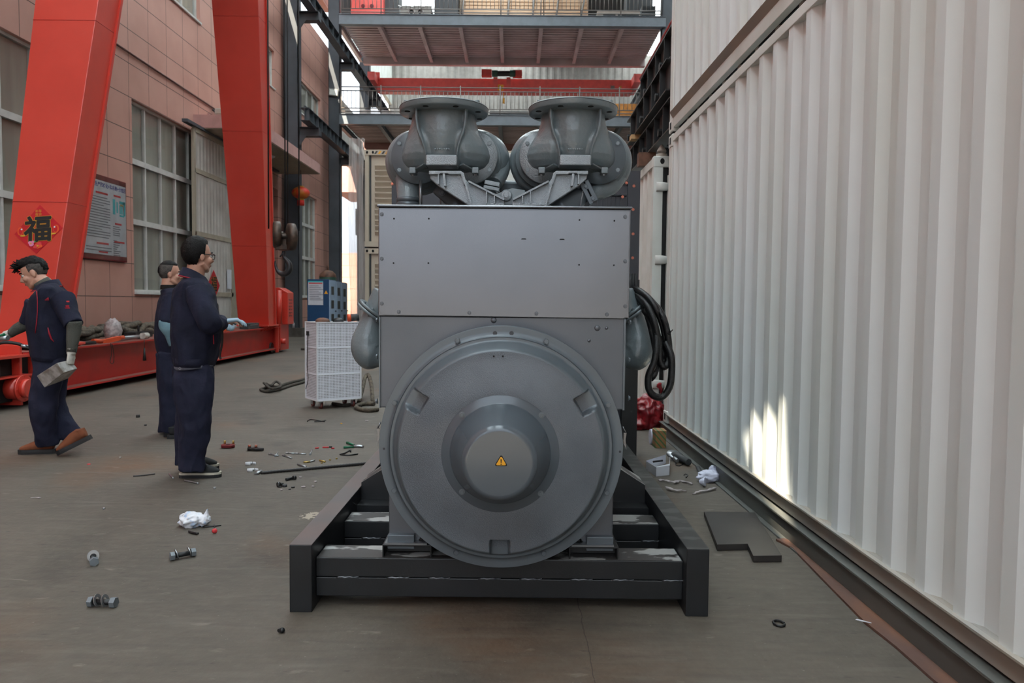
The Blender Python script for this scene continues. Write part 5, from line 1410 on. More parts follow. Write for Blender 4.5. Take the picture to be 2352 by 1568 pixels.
pbar(y0_ + Wd * 0.36, zt_ - 1.90, Wd * 0.24, 0.05, M['redt'], 'heading_lettering')
for k in range(2): pbar(y0_ + Wd * 0.16, zt_ - 2.02 - k * 0.08, Wd * 0.5, 0.022, M['greyt'], 'text_line')
pbar(y0_ + Wd * 0.40, zt_ - 2.14, Wd * 0.18, 0.04, M['redt'], 'heading_lettering')
pbar(y0_ + Wd * 0.72, zt_ - 0.48, Wd * 0.15, 0.05, M['redt'], 'heading_lettering'); pbar(y0_ + Wd * 0.74, zt_ - 1.28, Wd * 0.14, 0.05, M['redt'], 'heading_lettering'); pbar(y0_ + Wd * 0.72, zt_ - 1.80, Wd * 0.22, 0.05, M['redt'], 'heading_lettering')
for (a, b, w_, h) in ((0.70, 0.80, 0.05, 0.42), (0.78, 0.80, 0.03, 0.30), (0.84, 0.64, 0.12, 0.08), (0.93, 0.80, 0.035, 0.40), (0.84, 0.84, 0.03, 0.25), (0.88, 0.84, 0.03, 0.25), (0.84, 1.02, 0.1, 0.05)):
    pbar(y0_ + Wd * a, zt_ - b, Wd * w_, h, M['cyan'], 'floor_plan')
pbar(y0_ + Wd * 0.86, zt_ - 0.72, Wd * 0.06, 0.06, M['gold'], 'floor_plan'); pbar(y0_ + Wd * 0.93, zt_ - 0.78, Wd * 0.01, 0.2, M['redt'], 'floor_plan')
for k in range(13): pbar(y0_ + Wd * 0.70, zt_ - 1.37 - k * 0.06 - (0.1 if k > 4 else 0), Wd * (0.07 + 0.1 * rnd.random()), 0.022, M['greyt'], 'text_line')
q = MB(); q.add([(XW + 0.06, y0_ + 0.02, zb_ + 0.02), (XW + 0.06, y1_ - 0.02, zb_ + 0.02), (XW + 0.06, y1_ - 0.02, zt_ - 0.02), (XW + 0.06, y0_ + 0.02, zt_ - 0.02)], [(0, 1, 2, 3)]); q.build('glass_cover', M['glass'], nbd)
# red paper on sliding door, notice by it
q = MB(); c_ = V((XW + 0.25, wp(491, 655, .25).y, wp(491, 655, .25).z)); s_ = 0.42
q.prism([c_ + V((0, s_, 0)), c_ + V((0, 0, s_)), c_ + V((0, -s_, 0)), c_ + V((0, 0, -s_))], (0.003, 0, 0)); o = q.build('festive_paper', M['redp']); tag(o, 'red diamond festive paper on the ribbed sliding door behind the tallest worker', 'sticker')
boldtext('福', 0.44, M['gold'], 'lettering_outline', c_ + V((0.006, 0, 0)), (0, 1, 0), (0, 0, 1), o, 0.014); boldtext('福', 0.44, M['blackp'], 'lettering', c_ + V((0.010, 0, 0)), (0, 1, 0), (0, 0, 1), o, 0.006)
p = wp(527, 635, 0.25); q = MB(); q.box(XW + 0.245, XW + 0.25, p.y - 0.16, p.y + 0.16, p.z - 0.35, p.z + 0.2); tag(q.build('door_notice', M['paper']), 'small pale notice on the free edge of the sliding door', 'notice')
# cctv camera and conduit high on the wall
p0 = wp(262, 98, 0.03); p1 = wp(505, 258, 0.03); q = MB(); q.tube([p0, p1], 0.022, 6); tag(q.build('conduit_pipe', mat('dark brown conduit', (96, 60, 54), 0.6)), 'thin dark conduit running along the pink wall above the windows', 'pipe')
p = wp(500, 262, 0.18); e_ = tag(MB().box(p.x - 0.05, p.x + 0.15, p.y - 0.1, p.y + 0.35, p.z - 0.02, p.z + 0.14).build('security_camera', M['cgrey'], bevel=0.02), 'small grey security camera bracket on the wall left of the far crane leg', 'camera')
q = MB(); q.tube([p, p + V((-0.13, 0, 0.12))], 0.03, 8); q.build('bracket', M['dgrey'], e_); q = MB(); q.box(XW + 0.02, XW + 0.06, p.y - .3, p.y + .1, p.z - .35, p.z - .05); q.build('junction_box', M['fascia'], e_)

# ================================================================== HOOK BLOCK
hk = empty('hook_block', tuple(at(652, 632, 13.6)), 'rusty twin sheave hook block hanging on wire ropes in front of the dark column', 'hook')
for px, nm, dx in ((636, 'sheave', 0), (669, 'sheave', 1)):
    c_ = at(px, 542 + (2 if dx else -3), 13.55 - 0.10 * dx); ax = V((1, 0.55 if dx else 0.35, 0)).normalized(); q = MB()
    q.lathe([(0.0, -0.07), (0.20, -0.07), (0.235, -0.055), (0.24, 0.0), (0.235, 0.055), (0.20, 0.07), (0.0, 0.07)], c_, ax, 32)
    s_ = q.build(nm, M['oldiron'], hk); q = MB(); q.cyl(c_ + ax * 0.06, c_ + ax * 0.11, 0.06, n=16); q.build('axle_cap', M['oldiron'], s_)
    q = MB(); q.cyl(c_ - ax * 0.07 + V((0, -.0, 0)), c_ + ax * 0.074, 0.245, n=32)
c_ = at(652, 556, 13.55)
q = MB(); q.box(c_.x - 0.06, c_.x + 0.06, 13.5, 13.62, c_.z - 0.08, c_.z + 0.16); q.box(c_.x - 0.12, c_.x + 0.14, 13.46, 13.66, c_.z - 0.14, c_.z - 0.05); q.bar(c_ + V((-0.12, -0.05, -0.15)), c_ + V((-0.10, -0.05, 0.12)), 0.02, 0.06, up=(0, 1, 0)); q.build('crosshead', M['oldiron'], hk, bevel=0.01)
q = MB(); q.cyl(c_ + V((-0.12, -0.05, 0.10)), c_ + V((0.1, -0.05, 0.10)), 0.045, n=16); q.build('axle', M['oldiron'], hk)
pts = cr([at(652, 576, 13.55), at(652, 588, 13.55), at(657, 596, 13.55), at(664, 606, 13.55), at(664, 620, 13.55), at(655, 629, 13.55), at(643, 627, 13.55), at(635, 617, 13.55), at(632, 602, 13.55), at(634, 599, 13.55)], 4)
q = MB(); q.tube(pts, [0.03, 0.03, 0.03, 0.03, 0.028, 0.028, 0.028, 0.03, 0.035, 0.04, 0.045, 0.048, 0.05, 0.05, 0.052, 0.054, 0.055, 0.055, 0.055, 0.054, 0.052, 0.05, 0.048, 0.044, 0.04, 0.037, 0.034, 0.03, 0.027, 0.024, 0.02, 0.018, 0.015, 0.012, 0.010, 0.008, 0.006][:len(pts)], 14); q.build('hook', M['hook'], hk)
q = MB(); q.tube([at(643, 590, 13.5), at(650, 580, 13.5)], 0.012, 6); q.build('safety_latch', M['hook'], hk)
for px0, px1 in ((655, 648), (661, 652), (687, 683), (625, 625)):
    a = at(px0 if px0 != 625 else 617, 530 if px0 != 625 else 525, 13.55); b = a.copy(); b.z = 9.5; b.x += 0.02
    q = MB(); q.tube([a, b], 0.013 if px0 != 625 else 0.016, 6); q.build('wire_rope', M['wire'], hk)
# second dark rope bundle beside far leg
a = at(620, 408, 14.5)
# lantern
lc = at(691, 443, 26.0)
ln = empty('paper_lantern', tuple(lc - V((0, 0, .3))), 'round red and gold festive lantern hanging below the canopy', 'lantern')
q = MB(); q.ball(lc, (0.30, 0.30, 0.21), 24, 12); q.build('lantern_body', mat('red lantern silk', (206, 40, 30), 0.5, 0, (196, 120, 40), 5), ln)
for dz, r in ((0.20, 0.10), (-0.22, 0.11)):
    q = MB(); q.cyl(lc + V((0, 0, dz - 0.03)), lc + V((0, 0, dz + 0.03)), r, n=16); q.build('rim', M['gold'], ln)
q = MB(); q.cyl(lc + V((0, 0, -0.25)), lc + V((0, 0, -0.42)), 0.12, n=16); q.build('tassel', mat('lantern tassel', (214, 44, 30), 0.7), ln)
q = MB(); q.tube([lc + V((0, 0, .2)), V((lc.x, lc.y, 5.74))], 0.01, 5); q.build('cord', M['wire'], ln)

# ================================================================== BLUE CABINETS AND TANK
for k in range(3):
    y = 21.8 + k * 0.78; e = empty('electrical_cabinet', (-5.66, y + 0.39, 0), 'blue %s cabinet of the row of three behind the white trolley' % ('front', 'middle', 'rear')[k], 'cabinet', 'blue cabinets in a row')
    q = MB(); q.box(-5.98, -5.35, y, y + 0.76, 0, 1.92 - 0.02 * k); bd = q.build('body', M['blue'], e, bevel=0.01)
    q = MB(); q.box(-5.35, -5.335, y + 0.01, y + 0.75, 0.02, 1.90 - 0.02 * k); dr = q.build('door', M['lblue'], e)
    for i in range(4):
        q = MB(); q.box(-5.336, -5.33, y + 0.2, y + 0.52, 1.48 - i * 0.4 - 0.02 * k, 1.72 - i * 0.4 - 0.02 * k); q.build('window', M['dgrey'], dr)
    q = MB(); q.cyl((-5.335, y + 0.68, 1.0), (-5.30, y + 0.68, 1.0), 0.02, n=10); q.build('door_handle', M['dgrey'], dr)
    if k == 0:
        q = MB(); q.box(-5.95, -5.52, y - 0.006, y, 1.18, 1.87); ps_ = q.build('notice_sheet', M['paper'], e)
        q = MB(); q.box(-5.93, -5.54, y - 0.009, y - 0.006, 1.79, 1.82); q.build('heading_lettering', M['redt'], ps_)
        q = MB(); q.box(-5.95, -5.52, y - 0.008, y - 0.006, 1.83, 1.87); q.build('banner', M['cyan'], ps_)
        for i in range(9):
            q = MB(); q.box(-5.91, -5.64 + 0.06 * (i % 3), y - 0.009, y - 0.006, 1.72 - i * 0.05, 1.735 - i * 0.05); q.build('text_line', M['greyt'], ps_)
        q = MB(); q.prism([(-5.49, y - 0.006, 1.50), (-5.38, y - 0.006, 1.50), (-5.435, y - 0.006, 1.60)], (0, 0.004, 0)); q.build('warning_sticker', M['yellow'], e)
q = MB(); q.lathe([(0.0, 2.30), (0.15, 2.26), (0.24, 2.17), (0.27, 2.05), (0.27, 1.9), (0.27, 0.0)], (-6.1, 24.7, 0), (0, 0, 1), 32); o = q.build('air_tank', M['green']); tag(o, 'green air tank with a rusty domed top behind the blue cabinets', 'tank')
q = MB(); q.lathe([(0.0, 2.31), (0.155, 2.27), (0.247, 2.175), (0.275, 2.07)], (-6.1, 24.7, 0), (0, 0, 1), 32).tube([(-6.1, 24.7, 2.3), (-6.1, 24.7, 2.45)], 0.03, 8); q.build('domed_top', M['brown'], o)

# ================================================================== WHITE TROLLEY
ct = empty('perforated_trolley', (0, 0, 0), 'white perforated sheet trolley on four castors left of the generator set', 'trolley')
w_, d_, z0, z1 = 0.553, 0.381, 0.105, 1.045
def panel(x0, x1, y0, y1, nm='side_panel'):
    q = MB(); q.box(x0, x1, y0, y1, z0, z1); return q.build(nm, M['perf'], ct)
panel(0, w_, 0, 0.002, 'front_panel'); panel(0, w_, d_ - 0.002, d_, 'back_panel'); panel(0, 0.002, 0, d_); panel(w_ - 0.002, w_, 0, d_)
for x in (0, w_):
    for y in (0, d_):
        q = MB(); q.box(x - 0.009, x + 0.009, y - 0.009, y + 0.009, z0, z1); q.build('corner_post', M['white'], ct)
for z in (z0, z0 + 0.31, z0 + 0.63, z1):
    q = MB(); q.box(-0.004, w_ + 0.004, -0.004, d_ + 0.004, z - 0.006, z + 0.004) if z < z1 - .1 else q.box(-0.006, w_ + 0.006, -0.006, 0.004, z - 0.01, z + 0.003).box(-0.006, w_ + 0.006, d_ - 0.004, d_ + 0.006, z - 0.01, z + 0.003).box(-0.006, 0.004, 0, d_, z - 0.01, z + 0.003).box(w_ - .004, w_ + .006, 0, d_, z - 0.01, z + 0.003)
    q.build('shelf' if z < z1 - .1 else 'rim', M['white'], ct)
for x in (0.07, w_ - 0.07):
    for y in (0.06, d_ - 0.06):
        q = MB(); q.box(x - 0.02, x - 0.017, y - 0.025, y + 0.03, 0.03, z0).box(x + 0.017, x + 0.02, y - 0.025, y + 0.03, 0.03, z0).box(x - 0.03, x + 0.03, y - 0.03, y + 0.03, z0 - 0.012, z0 - 0.004)
        cs = q.build('castor', M['zinc'], ct)
        q = MB(); q.cyl((x - 0.014, y + 0.01, 0.0385), (x + 0.014, y + 0.01, 0.0385), 0.038, n=24); q.build('castor_wheel', mat('castor tread', (120, 60, 54), 0.5), cs)
q = MB(); q.box(-0.025, -0.002, 0.26, 0.30, 0.88, 0.93); q.build('plug', M['black'], ct)
q = MB(); q.tube(cr([(-0.012, 0.28, 0.88), (-0.014, 0.285, 0.7), (-0.014, 0.3, 0.5), (-0.016, 0.26, 0.35), (-0.02, 0.33, 0.22)], 5), 0.004, 6); q.build('cable', M['wire'], ct)
ct.rotation_euler = (0, 0, math.atan2(0.32, 0.451)); ct.location = (-2.348, 8.98, 0)
def ctp(x, y, z):
    a = math.atan2(0.32, 0.451); return V((-2.348 + x * math.cos(a) - y * math.sin(a), 8.98 + x * math.sin(a) + y * math.cos(a), z))
for i, (x, y, rx, ry, rz, m, lab, nm) in enumerate(((0.15, 0.2, .09, .06, .05, 'brown', 'brown rag lying in the top of the white trolley', 'rag'), (0.34, 0.18, .07, .05, .05, 'black', 'black tool heap in the top of the white trolley', 'tool_heap'))):
    q = MB(); q.ball(ctp(x, y, z1 - 0.0), (rx, ry, rz), 14, 8, fn=lambda d: 1 + 0.35 * noise.noise(d * 3)); tag(q.build(nm, M[m]), lab, 'rag' if i == 0 else 'tools')
q = MB(); q.cyl(ctp(0.46, 0.10, z1 + 0.05), ctp(0.56, 0.07, z1 + 0.06), 0.045, n=16); o = q.build('angle_grinder', M['dgrey']); tag(o, 'grey power tool with an orange end resting on the white trolley', 'tool'); q = MB(); q.cyl(ctp(0.43, 0.11, z1 + 0.047), ctp(0.47, 0.097, z1 + 0.051), 0.047, n=16); q.build('motor_end', M['orange'], o)

# ================================================================== PEOPLE
def hand(mb, w, d, n, s_, curl=0.5, k=1.0, cl=None):
    w = V(w); d = V(d).normalized(); n = (V(n) - d * V(n).dot(d)).normalized(); s_ = V(s_).normalized(); s_ = (s_ - d * s_.dot(d) - n * s_.dot(n)).normalized()
    mb.tube([w - d * 0.02 * k, w + d * 0.02 * k, w + d * 0.06 * k, w + d * 0.095 * k], [(0.026 * k, 0.019 * k), (0.036 * k, 0.019 * k), (0.041 * k, 0.018 * k), (0.038 * k, 0.015 * k)], 12, side=s_)
    for i, (o, ln) in enumerate(((0.030, 0.070), (0.0105, 0.078), (-0.010, 0.072), (-0.029, 0.058))):
        p = w + d * (0.088 - 0.004 * abs(i - 1)) * k + s_ * o * k; pts = [p - d * 0.01, p]; th = 0.15; c_ = (curl if cl is None else cl[i])
        for j, f_ in enumerate((0.45, 0.32, 0.26)):
            th += c_ * (0.9 if j else 0.7)
            p = p + (d * math.cos(th) + n * math.sin(th)) * ln * f_ * k; pts.append(p)
        mb.tube(pts, [0.0095 * k, 0.0095 * k, 0.0090 * k, 0.0084 * k, 0.0070 * k], 8)
    p = w + d * 0.025 * k + s_ * 0.028 * k; t1 = (d * 0.65 + s_ * 0.7 + n * 0.35).normalized(); t2 = (d * 0.8 + s_ * 0.1 + n * 0.7).normalized()
    mb.tube([p - t1 * 0.01, p, p + t1 * 0.035 * k, p + t1 * 0.035 * k + t2 * 0.03 * k], [0.013 * k, 0.0125 * k, 0.011 * k, 0.008 * k], 8)

def headshape(mb, c, F, U, k):
    F = F.normalized(); R_ = F.cross(U).normalized(); U = R_.cross(F).normalized()
    def p(x, y, z): return c + R_ * x * k + F * y * k + U * z * k
    mb.ball(p(0, -0.012, 0.030), (0.077 * k, 0.097 * k, 0.098 * k), 24, 16, R_, F, U)
    mb.ball(p(0, 0.022, -0.04), (0.060 * k, 0.070 * k, 0.078 * k), 20, 14, R_, F, U)
    mb.ball(p(0, 0.066, -0.098), (0.024 * k, 0.022 * k, 0.022 * k), 12, 8, R_, F, U)
    mb.tube([p(0, 0.086, 0.014), p(0, 0.102, -0.010), p(0, 0.112, -0.030), p(0, 0.096, -0.040)], [0.008 * k, 0.011 * k, 0.014 * k, 0.010 * k], 10)
    mb.tube([p(-0.045, 0.066, 0.020), p(-0.02, 0.088, 0.024), p(0.02, 0.088, 0.024), p(0.045, 0.066, 0.020)], 0.011 * k, 8)
    for s_ in (-1, 1):
        mb.ball(p(s_ * 0.038, 0.066, -0.028), 0.026 * k, 12, 8)
        mb.ball(p(s_ * 0.079, -0.006, -0.012), (0.008 * k, 0.020 * k, 0.033 * k), 12, 8, (R_ + F * -0.35 * s_).normalized(), F, U)
        mb.tube([p(s_ * 0.060, 0.0, -0.055), p(s_ * 0.045, 0.04, -0.088), p(0, 0.066, -0.102)], 0.018 * k, 8)
    mb.tube([p(-0.022, 0.082, -0.062), p(0, 0.094, -0.060), p(0.022, 0.082, -0.062)], 0.008 * k, 8)
    mb.tube([p(-0.018, 0.080, -0.073), p(0, 0.091, -0.073), p(0.018, 0.080, -0.073)], 0.008 * k, 8)
    return p, R_, U

def hairshell(p, R_, F, U, k, m, nm, root, fn, r=(0.083, 0.103, 0.106), nz_=0.03, seed=0, nfreq=9.0):
    q = MB()
    def g(d):
        return fn(d) * (1 + nz_ * noise.noise(d * nfreq + V((seed, 0, 0))))
    q.ball(p(0, -0.012, 0.030), tuple(x * k for x in r), 56, 40, R_, F.normalized(), U, fn=g)
    return q.build(nm, m, root)

def feat(p, k, root, R_, F, U, brow=True):
    for s_ in (-1, 1):
        q = MB(); q.ball(p(s_ * 0.031, 0.076, 0.004), 0.0125 * k, 12, 8); ey = q.build('eye', M['eye'], root)
        q = MB(); q.ball(p(s_ * 0.0315, 0.0845, 0.002), 0.006 * k, 10, 6); q.build('iris', M['hair'], ey)
        if brow: q = MB(); q.tube([p(s_ * 0.014, 0.097, 0.026), p(s_ * 0.032, 0.093, 0.032), p(s_ * 0.05, 0.074, 0.026)], [(0.003 * k, 0.005 * k)] * 3, 6); q.build('eyebrow', M['hair'], root)
    q = MB(); q.tube([p(-0.020, 0.088, -0.067), p(0, 0.1005, -0.066), p(0.020, 0.088, -0.067)], 0.004 * k, 6); q.build('lips', M['lip'], root)

def px_sections(Y, S, F, a, dy=0.0):
    """torso sections given by outline: centre px, half width px -> points and elliptic radii"""
    R_ = F.cross(V((0, 0, 1))).normalized(); pts = []; rr = []
    for cx, cy, hw in S:
        pts.append(at(cx, cy, Y + dy)); h = hw * Y / FPX
        b = math.sqrt(max(h * h - (a * R_.x) ** 2, 0.004)) / max(abs(F.x), 0.2)
        rr.append((a, b))
    return pts, rr, R_

def limb(Y, S, dy=0.0):
    pts = [at(a, b, Y + (dy if len(q) < 1 else dy + q[0])) for a, b, r, *q in S]
    return pts, [r * Y / FPX for a, b, r, *q in S]

def shoe(root, ankle, toe, m, stripe=None, L_=0.28, tilt=0.0, h=0.085):
    """ankle: point on the floor under the heel; toe: unit dir"""
    d = V(toe).normalized(); s_ = V((0, 0, 1)).cross(d).normalized(); up = d.cross(s_) * -1 if d.cross(s_).z < 0 else d.cross(s_)
    o = V(ankle)
    outline = [(-0.02, 0.026), (0.0, 0.036), (0.06, 0.038), (0.13, 0.040), (0.19, 0.047), (0.24, 0.043), (0.27, 0.028), (0.283, 0.008)]
    def ringat(z, g, hh=None):
        pts = [o + d * (x * L_ / 0.28) + s_ * (w * g) + up * z for x, w in outline] + [o + d * (x * L_ / 0.28) - s_ * (w * g) + up * z for x, w in outline[::-1]]
        return pts
    q = MB(); q.loft([ringat(0.0, 0.97), ringat(0.018, 1.03), ringat(0.038, 1.0)], smooth=False); so = q.build('sole', M['sole'], root)
    if stripe: q = MB(); q.loft([ringat(0.024, 1.06), ringat(0.039, 1.05)], smooth=False); q.build('sole_stripe', stripe, so)
    q = MB(); q.tube([o + d * x * L_ / 0.28 + up * z for x, z in ((-0.005, 0.070), (0.05, 0.076), (0.11, 0.070), (0.17, 0.058), (0.23, 0.046), (0.268, 0.042))], [(0.033, 0.040), (0.037, 0.054), (0.037, 0.050), (0.041, 0.038), (0.041, 0.027), (0.024, 0.014)], 18, side=s_)
    q.tube([o + d * 0.03 + up * 0.05, o + d * 0.025 + up * (h + 0.03)], [0.036, 0.038], 16)
    return fuse(q, 'shoe', m, root, voxel=0.007, sm=4)

Zu = V((0, 0, 1))
# ---------------------------------------------------------------- worker with glasses (back view)
Y3 = 5.49; F3 = V((0.94, 0.34, 0)).normalized()
h3 = at(455, 588, Y3)
w3 = empty('person', (h3.x, Y3, 0), 'person in navy work clothes and black spectacles standing with back turned, nearest of the three', 'person')
HF = V((0.66, 0.75, -0.03)).normalized(); k3 = 0.98
b = MB(); p, R_, U_ = headshape(b, h3, HF, Zu, k3)
b.tube([at(452, 606, Y3), at(446, 640, Y3)], [0.062, 0.066], 16)
ts, rr, Rr = px_sections(Y3, [(445, 648, 30), (445, 690, 42), (448, 760, 48), (446, 835, 42)], F3, 0.17); b.tube(ts, rr, 20, side=Rr)
RS, LS = at(455, 664, Y3 - 0.17), at(437, 662, Y3 + 0.18)
RE, RW = at(486, 742, Y3 - 0.24), at(512, 741, Y3 - 0.10)
b.tube([RS, RE, RW], [0.055, 0.042, 0.028], 12); LE, LW = at(470, 738, Y3 + 0.24), at(508, 748, Y3 + 0.12); b.tube([LS, LE, LW], [0.055, 0.042, 0.028], 12)
b.tube([at(447, 835, Y3 - 0.08), at(446, 955, Y3 - 0.09), at(438, 1070, Y3 - 0.05)], [0.09, 0.06, 0.045], 14); b.tube([at(441, 835, Y3 + 0.09), at(436, 955, Y3 + 0.10), at(430, 1058, Y3 + 0.14)], [0.09, 0.06, 0.045], 14)
hand(b, RW, (0.8, 0.25, 0.12), (0, 0, -1), (0.2, 1, 0), 0.5, 0.92)
fuse(b, 'body', M['skin'], w3, voxel=0.0055, sm=6)
feat(p, k3, w3, R_, HF, U_)
def hf(d):
    x, y, z = d
    face = sst(0.12, 0.42, y - 0.25 * max(z, 0)) * (1 - sst(0.52, 0.75, z))
    neck = sst(-0.62, -0.80, z) if False else (1 if z < -0.86 else 0)
    ear = math.exp(-((y - 0.10) ** 2 + (z + 0.42) ** 2) / 0.035) * (1 if abs(x) > 0.5 else 0)
    lowside = (1 if z < -0.50 and y > -0.15 else 0)
    m_ = 1.0 + 0.03 * max(z, 0)
    return m_ * (1 - 0.2 * max(face, ear, neck, lowside))
hairshell(p, R_, HF, U_, k3, M['hair'], 'hair', w3, hf, r=(0.088, 0.110, 0.115), nz_=0.04)
q = MB()
for s_ in (-1, 1):
    q.tube([p(s_ * 0.080, 0.0, 0.012), p(s_ * 0.074, 0.092, 0.012)], 0.0028, 6)
    cc_ = [p(s_ * 0.036 + 0.028 * math.cos(a) , 0.104 - 0.02 * abs(math.cos(a)) * 0.4, 0.0 + 0.019 * math.sin(a)) for a in [2 * PI * i / 16 for i in range(17)]]
    q.tube(cc_, 0.0028, 6); q.tube([p(s_ * 0.064, 0.098, 0.010), p(s_ * 0.076, 0.090, 0.012)], 0.003, 6)
q.tube([p(-0.008, 0.106, 0.004), p(0.008, 0.106, 0.004)], 0.0025, 6); q.build('spectacles', M['lensg'], w3)
# jacket
j = MB(); ts, rr, Rr = px_sections(Y3, [(446, 640, 24), (446, 652, 38), (446, 668, 46), (446, 700, 50), (448, 735, 54), (450, 775, 56), (449, 805, 52), (445, 826, 48), (444, 838, 45)], F3, 0.2)
rr = [(min(a, 0.12 + 0.09 * i), b_) for i, (a, b_) in enumerate(rr)]
j.tube(ts, rr, 28, side=Rr)
j.tube(cr([RS + V((0, 0.03, -0.01)), RS.lerp(RE, 0.5) + V((-0.01, 0, 0)), RE, RE.lerp(RW, 0.55), RW - V((0.01, 0, 0))], 4), [0.095, 0.094, 0.092, 0.089, 0.086, 0.084, 0.082, 0.08, 0.078, 0.074, 0.068, 0.062, 0.058, 0.056, 0.054, 0.052, 0.05], 18)
j.tube(cr([LS, LS.lerp(LE, 0.5), LE, LE.lerp(LW, 0.5), LW], 4), [0.088 - 0.0022 * i for i in range(17)], 16)
def folds(sc_, amp, seed):
    def f(w, n):
        t = noise.noise(V((w.x * 9, w.y * 9, w.z * 4 + 4 * w.x)) + V((seed, 0, 0))); t2 = 1 - abs(noise.noise(V((w.x * 14, w.y * 14, w.z * 7)) + V((seed, 9, 0)))) * 2
        return n * (amp * t + amp * 0.5 * t2)
    return f
jo = fuse(j, 'jacket', M['navy'], w3, voxel=0.010, sm=3, fn=folds(1, 0.013, 3))
# hem band and knit edge
def band(S, m, nm, grow, Yp, F_, a=0.2, root=None, n=28):
    ts, rr, Rr = px_sections(Yp, S, F_, a); q = MB(); q.tube(ts, [(x + grow, y + grow) for x, y in rr], n, side=Rr); return q.build(nm, m, root)
band([(444, 820, 44), (444, 839, 42)], M['navy'], 'waistband', 0.010, Y3, F3, root=w3)
band([(445, 836, 44), (446, 845, 44)], M['hem'], 'knit_hem', 0.005, Y3, F3, root=w3)
# collar
def collar(cx, cy, Yp, F_, root, h=0.055, r0=0.078, r1=0.070, openf=True, tiltx=0.0):
    c_ = at(cx, cy, Yp); R2 = F_.cross(Zu).normalized(); q = MB(); t = MB(); ri, ro, rt = [], [], []
    for i in range(25):
        a = PI * (-0.84 + 1.68 * i / 24)
        dd = -F_ * math.cos(a) + R2 * math.sin(a)
        lift = 0.5 + 0.5 * math.cos(a)
        ri.append(c_ + dd * r0 * 1.12 + Zu * (0.0 - 0.03 * (1 - lift) ) ); ro.append(c_ + dd * r1 * 1.1 + Zu * (h * (0.55 + 0.45 * lift) - 0.05 * (1 - lift) ** 2)); rt.append(c_ + dd * r0 * 1.42 + Zu * (-0.004 - 0.055 * (1 - lift)))
    q.loft([ri, ro, [x + (x - c_) * 0.07 for x in ro], rt], cap=False, closed=False); q.build('collar', M['navy'], root)
    t.tube([x + Zu * 0.001 for x in rt[13:]], 0.0045, 6); t.tube([x for x in rt[:12]], 0.0045, 6); t.build('collar_piping', M['trim'], root)
    return c_
collar(448, 632, Y3, F3, w3)
q = MB(); q.tube([at(490, 765, Y3 - 0.165), at(491, 790, Y3 - 0.165)], 0.004, 6); q.build('pocket_piping', M['trim'], w3)
# trousers
t = MB()
tp, tr_ = limb(Y3, [(446, 843, 42, -0.06), (446, 872, 44, -0.08), (448, 910, 40, -0.09), (449, 950, 36, -0.09), (447, 985, 33, -0.08), (443, 1020, 31, -0.07), (440, 1050, 30, -0.05), (439, 1080, 31, -0.05)]); t.tube(tp, [(a * 0.80, a) for a in tr_], 20, side=(0, 1, 0))
tp, tr_ = limb(Y3, [(440, 843, 40, 0.08), (438, 880, 38, 0.10), (436, 950, 32, 0.11), (430, 1000, 26, 0.12), (428, 1040, 24, 0.14), (427, 1068, 25, 0.14)]); t.tube(tp, [(a * 0.80, a) for a in tr_], 20, side=(0, 1, 0))
fuse(t, 'trousers', M['navyt'], w3, voxel=0.010, sm=2, fn=folds(1, 0.017, 8))
q = MB(); cc_ = at(413, 846, Y3 - 0.185); q.tube([cc_ + V((0.008 * math.cos(2 * PI * i / 12), 0.0, 0.008 * math.sin(2 * PI * i / 12))) for i in range(13)], 0.002, 5); q.build('waist_ring', M['steel'], w3)
g1 = fl(420, 1096); g2 = fl(417, 1080)
shoe(w3, (g1.x, g1.y, 0), (0.985, 0.12, 0), M['shoe'], M['shoew'], 0.27); shoe(w3, (g2.x, g2.y + 0.02, 0), (0.97, 0.22, 0), M['shoe'], M['shoew'], 0.26)
hb = MB(); hand(hb, RW + V((0.012, 0.0, 0.008)), (0.8, 0.25, 0.12), (0, 0, -1), (0.2, 1, 0), 0.5, 1.02); fuse(hb, 'glove', M['gloveb'], w3, voxel=0.005, sm=1)
hb = MB(); hand(hb, LW + V((0.0, 0.0, 0.008)), (0.7, -0.5, 0.1), (0, 0, -1), (0.3, -1, 0), 0.6, 1.0); fuse(hb, 'glove', M['gloveb'], w3, voxel=0.005, sm=1)
# cable hanging from his hands
q = MB(); q.tube(cr([at(509, 748, Y3 - 0.05), at(511, 765, Y3 - 0.07), at(510, 790, Y3 - 0.06), at(505, 815, Y3 - 0.05), at(507, 825, Y3 - 0.05)], 5), 0.008, 8)
tag(q.build('cable_end', M['cable']), 'short dark cable held by the worker in spectacles', 'cable')

# ---------------------------------------------------------------- worker behind (grey cropped hair)
Y2 = 7.16; F2 = V((0.86, 0.5, 0)).normalized(); h2 = at(391, 629, Y2); k2 = 0.93
w2 = empty('person', (h2.x, Y2, 0), 'person with cropped greying hair in navy work clothes, half hidden behind the one with spectacles', 'person')
HF2 = V((0.88, 0.47, -0.03)).normalized()
b = MB(); p, R_, U_ = headshape(b, h2, HF2, Zu, k2)
b.tube([at(388, 640, Y2), at(386, 666, Y2)], [0.060, 0.066], 16)
ts, rr, Rr = px_sections(Y2, [(391, 680, 12), (394, 700, 24), (396, 760, 30), (396, 815, 27)], F2, 0.13); b.tube(ts, rr, 20, side=Rr)
RS2, RE2, RW2 = at(396, 682, Y2 - 0.17), at(383, 745, Y2 - 0.25), at(398, 792, Y2 - 0.20)
b.tube([RS2, RE2, RW2], [0.045, 0.036, 0.028], 12); LS2 = at(390, 680, Y2 + 0.18); LE2 = at(400, 740, Y2 + 0.22); LW2 = at(425, 765, Y2 + 0.1); b.tube([LS2, LE2, LW2], [0.05, 0.04, 0.028], 12)
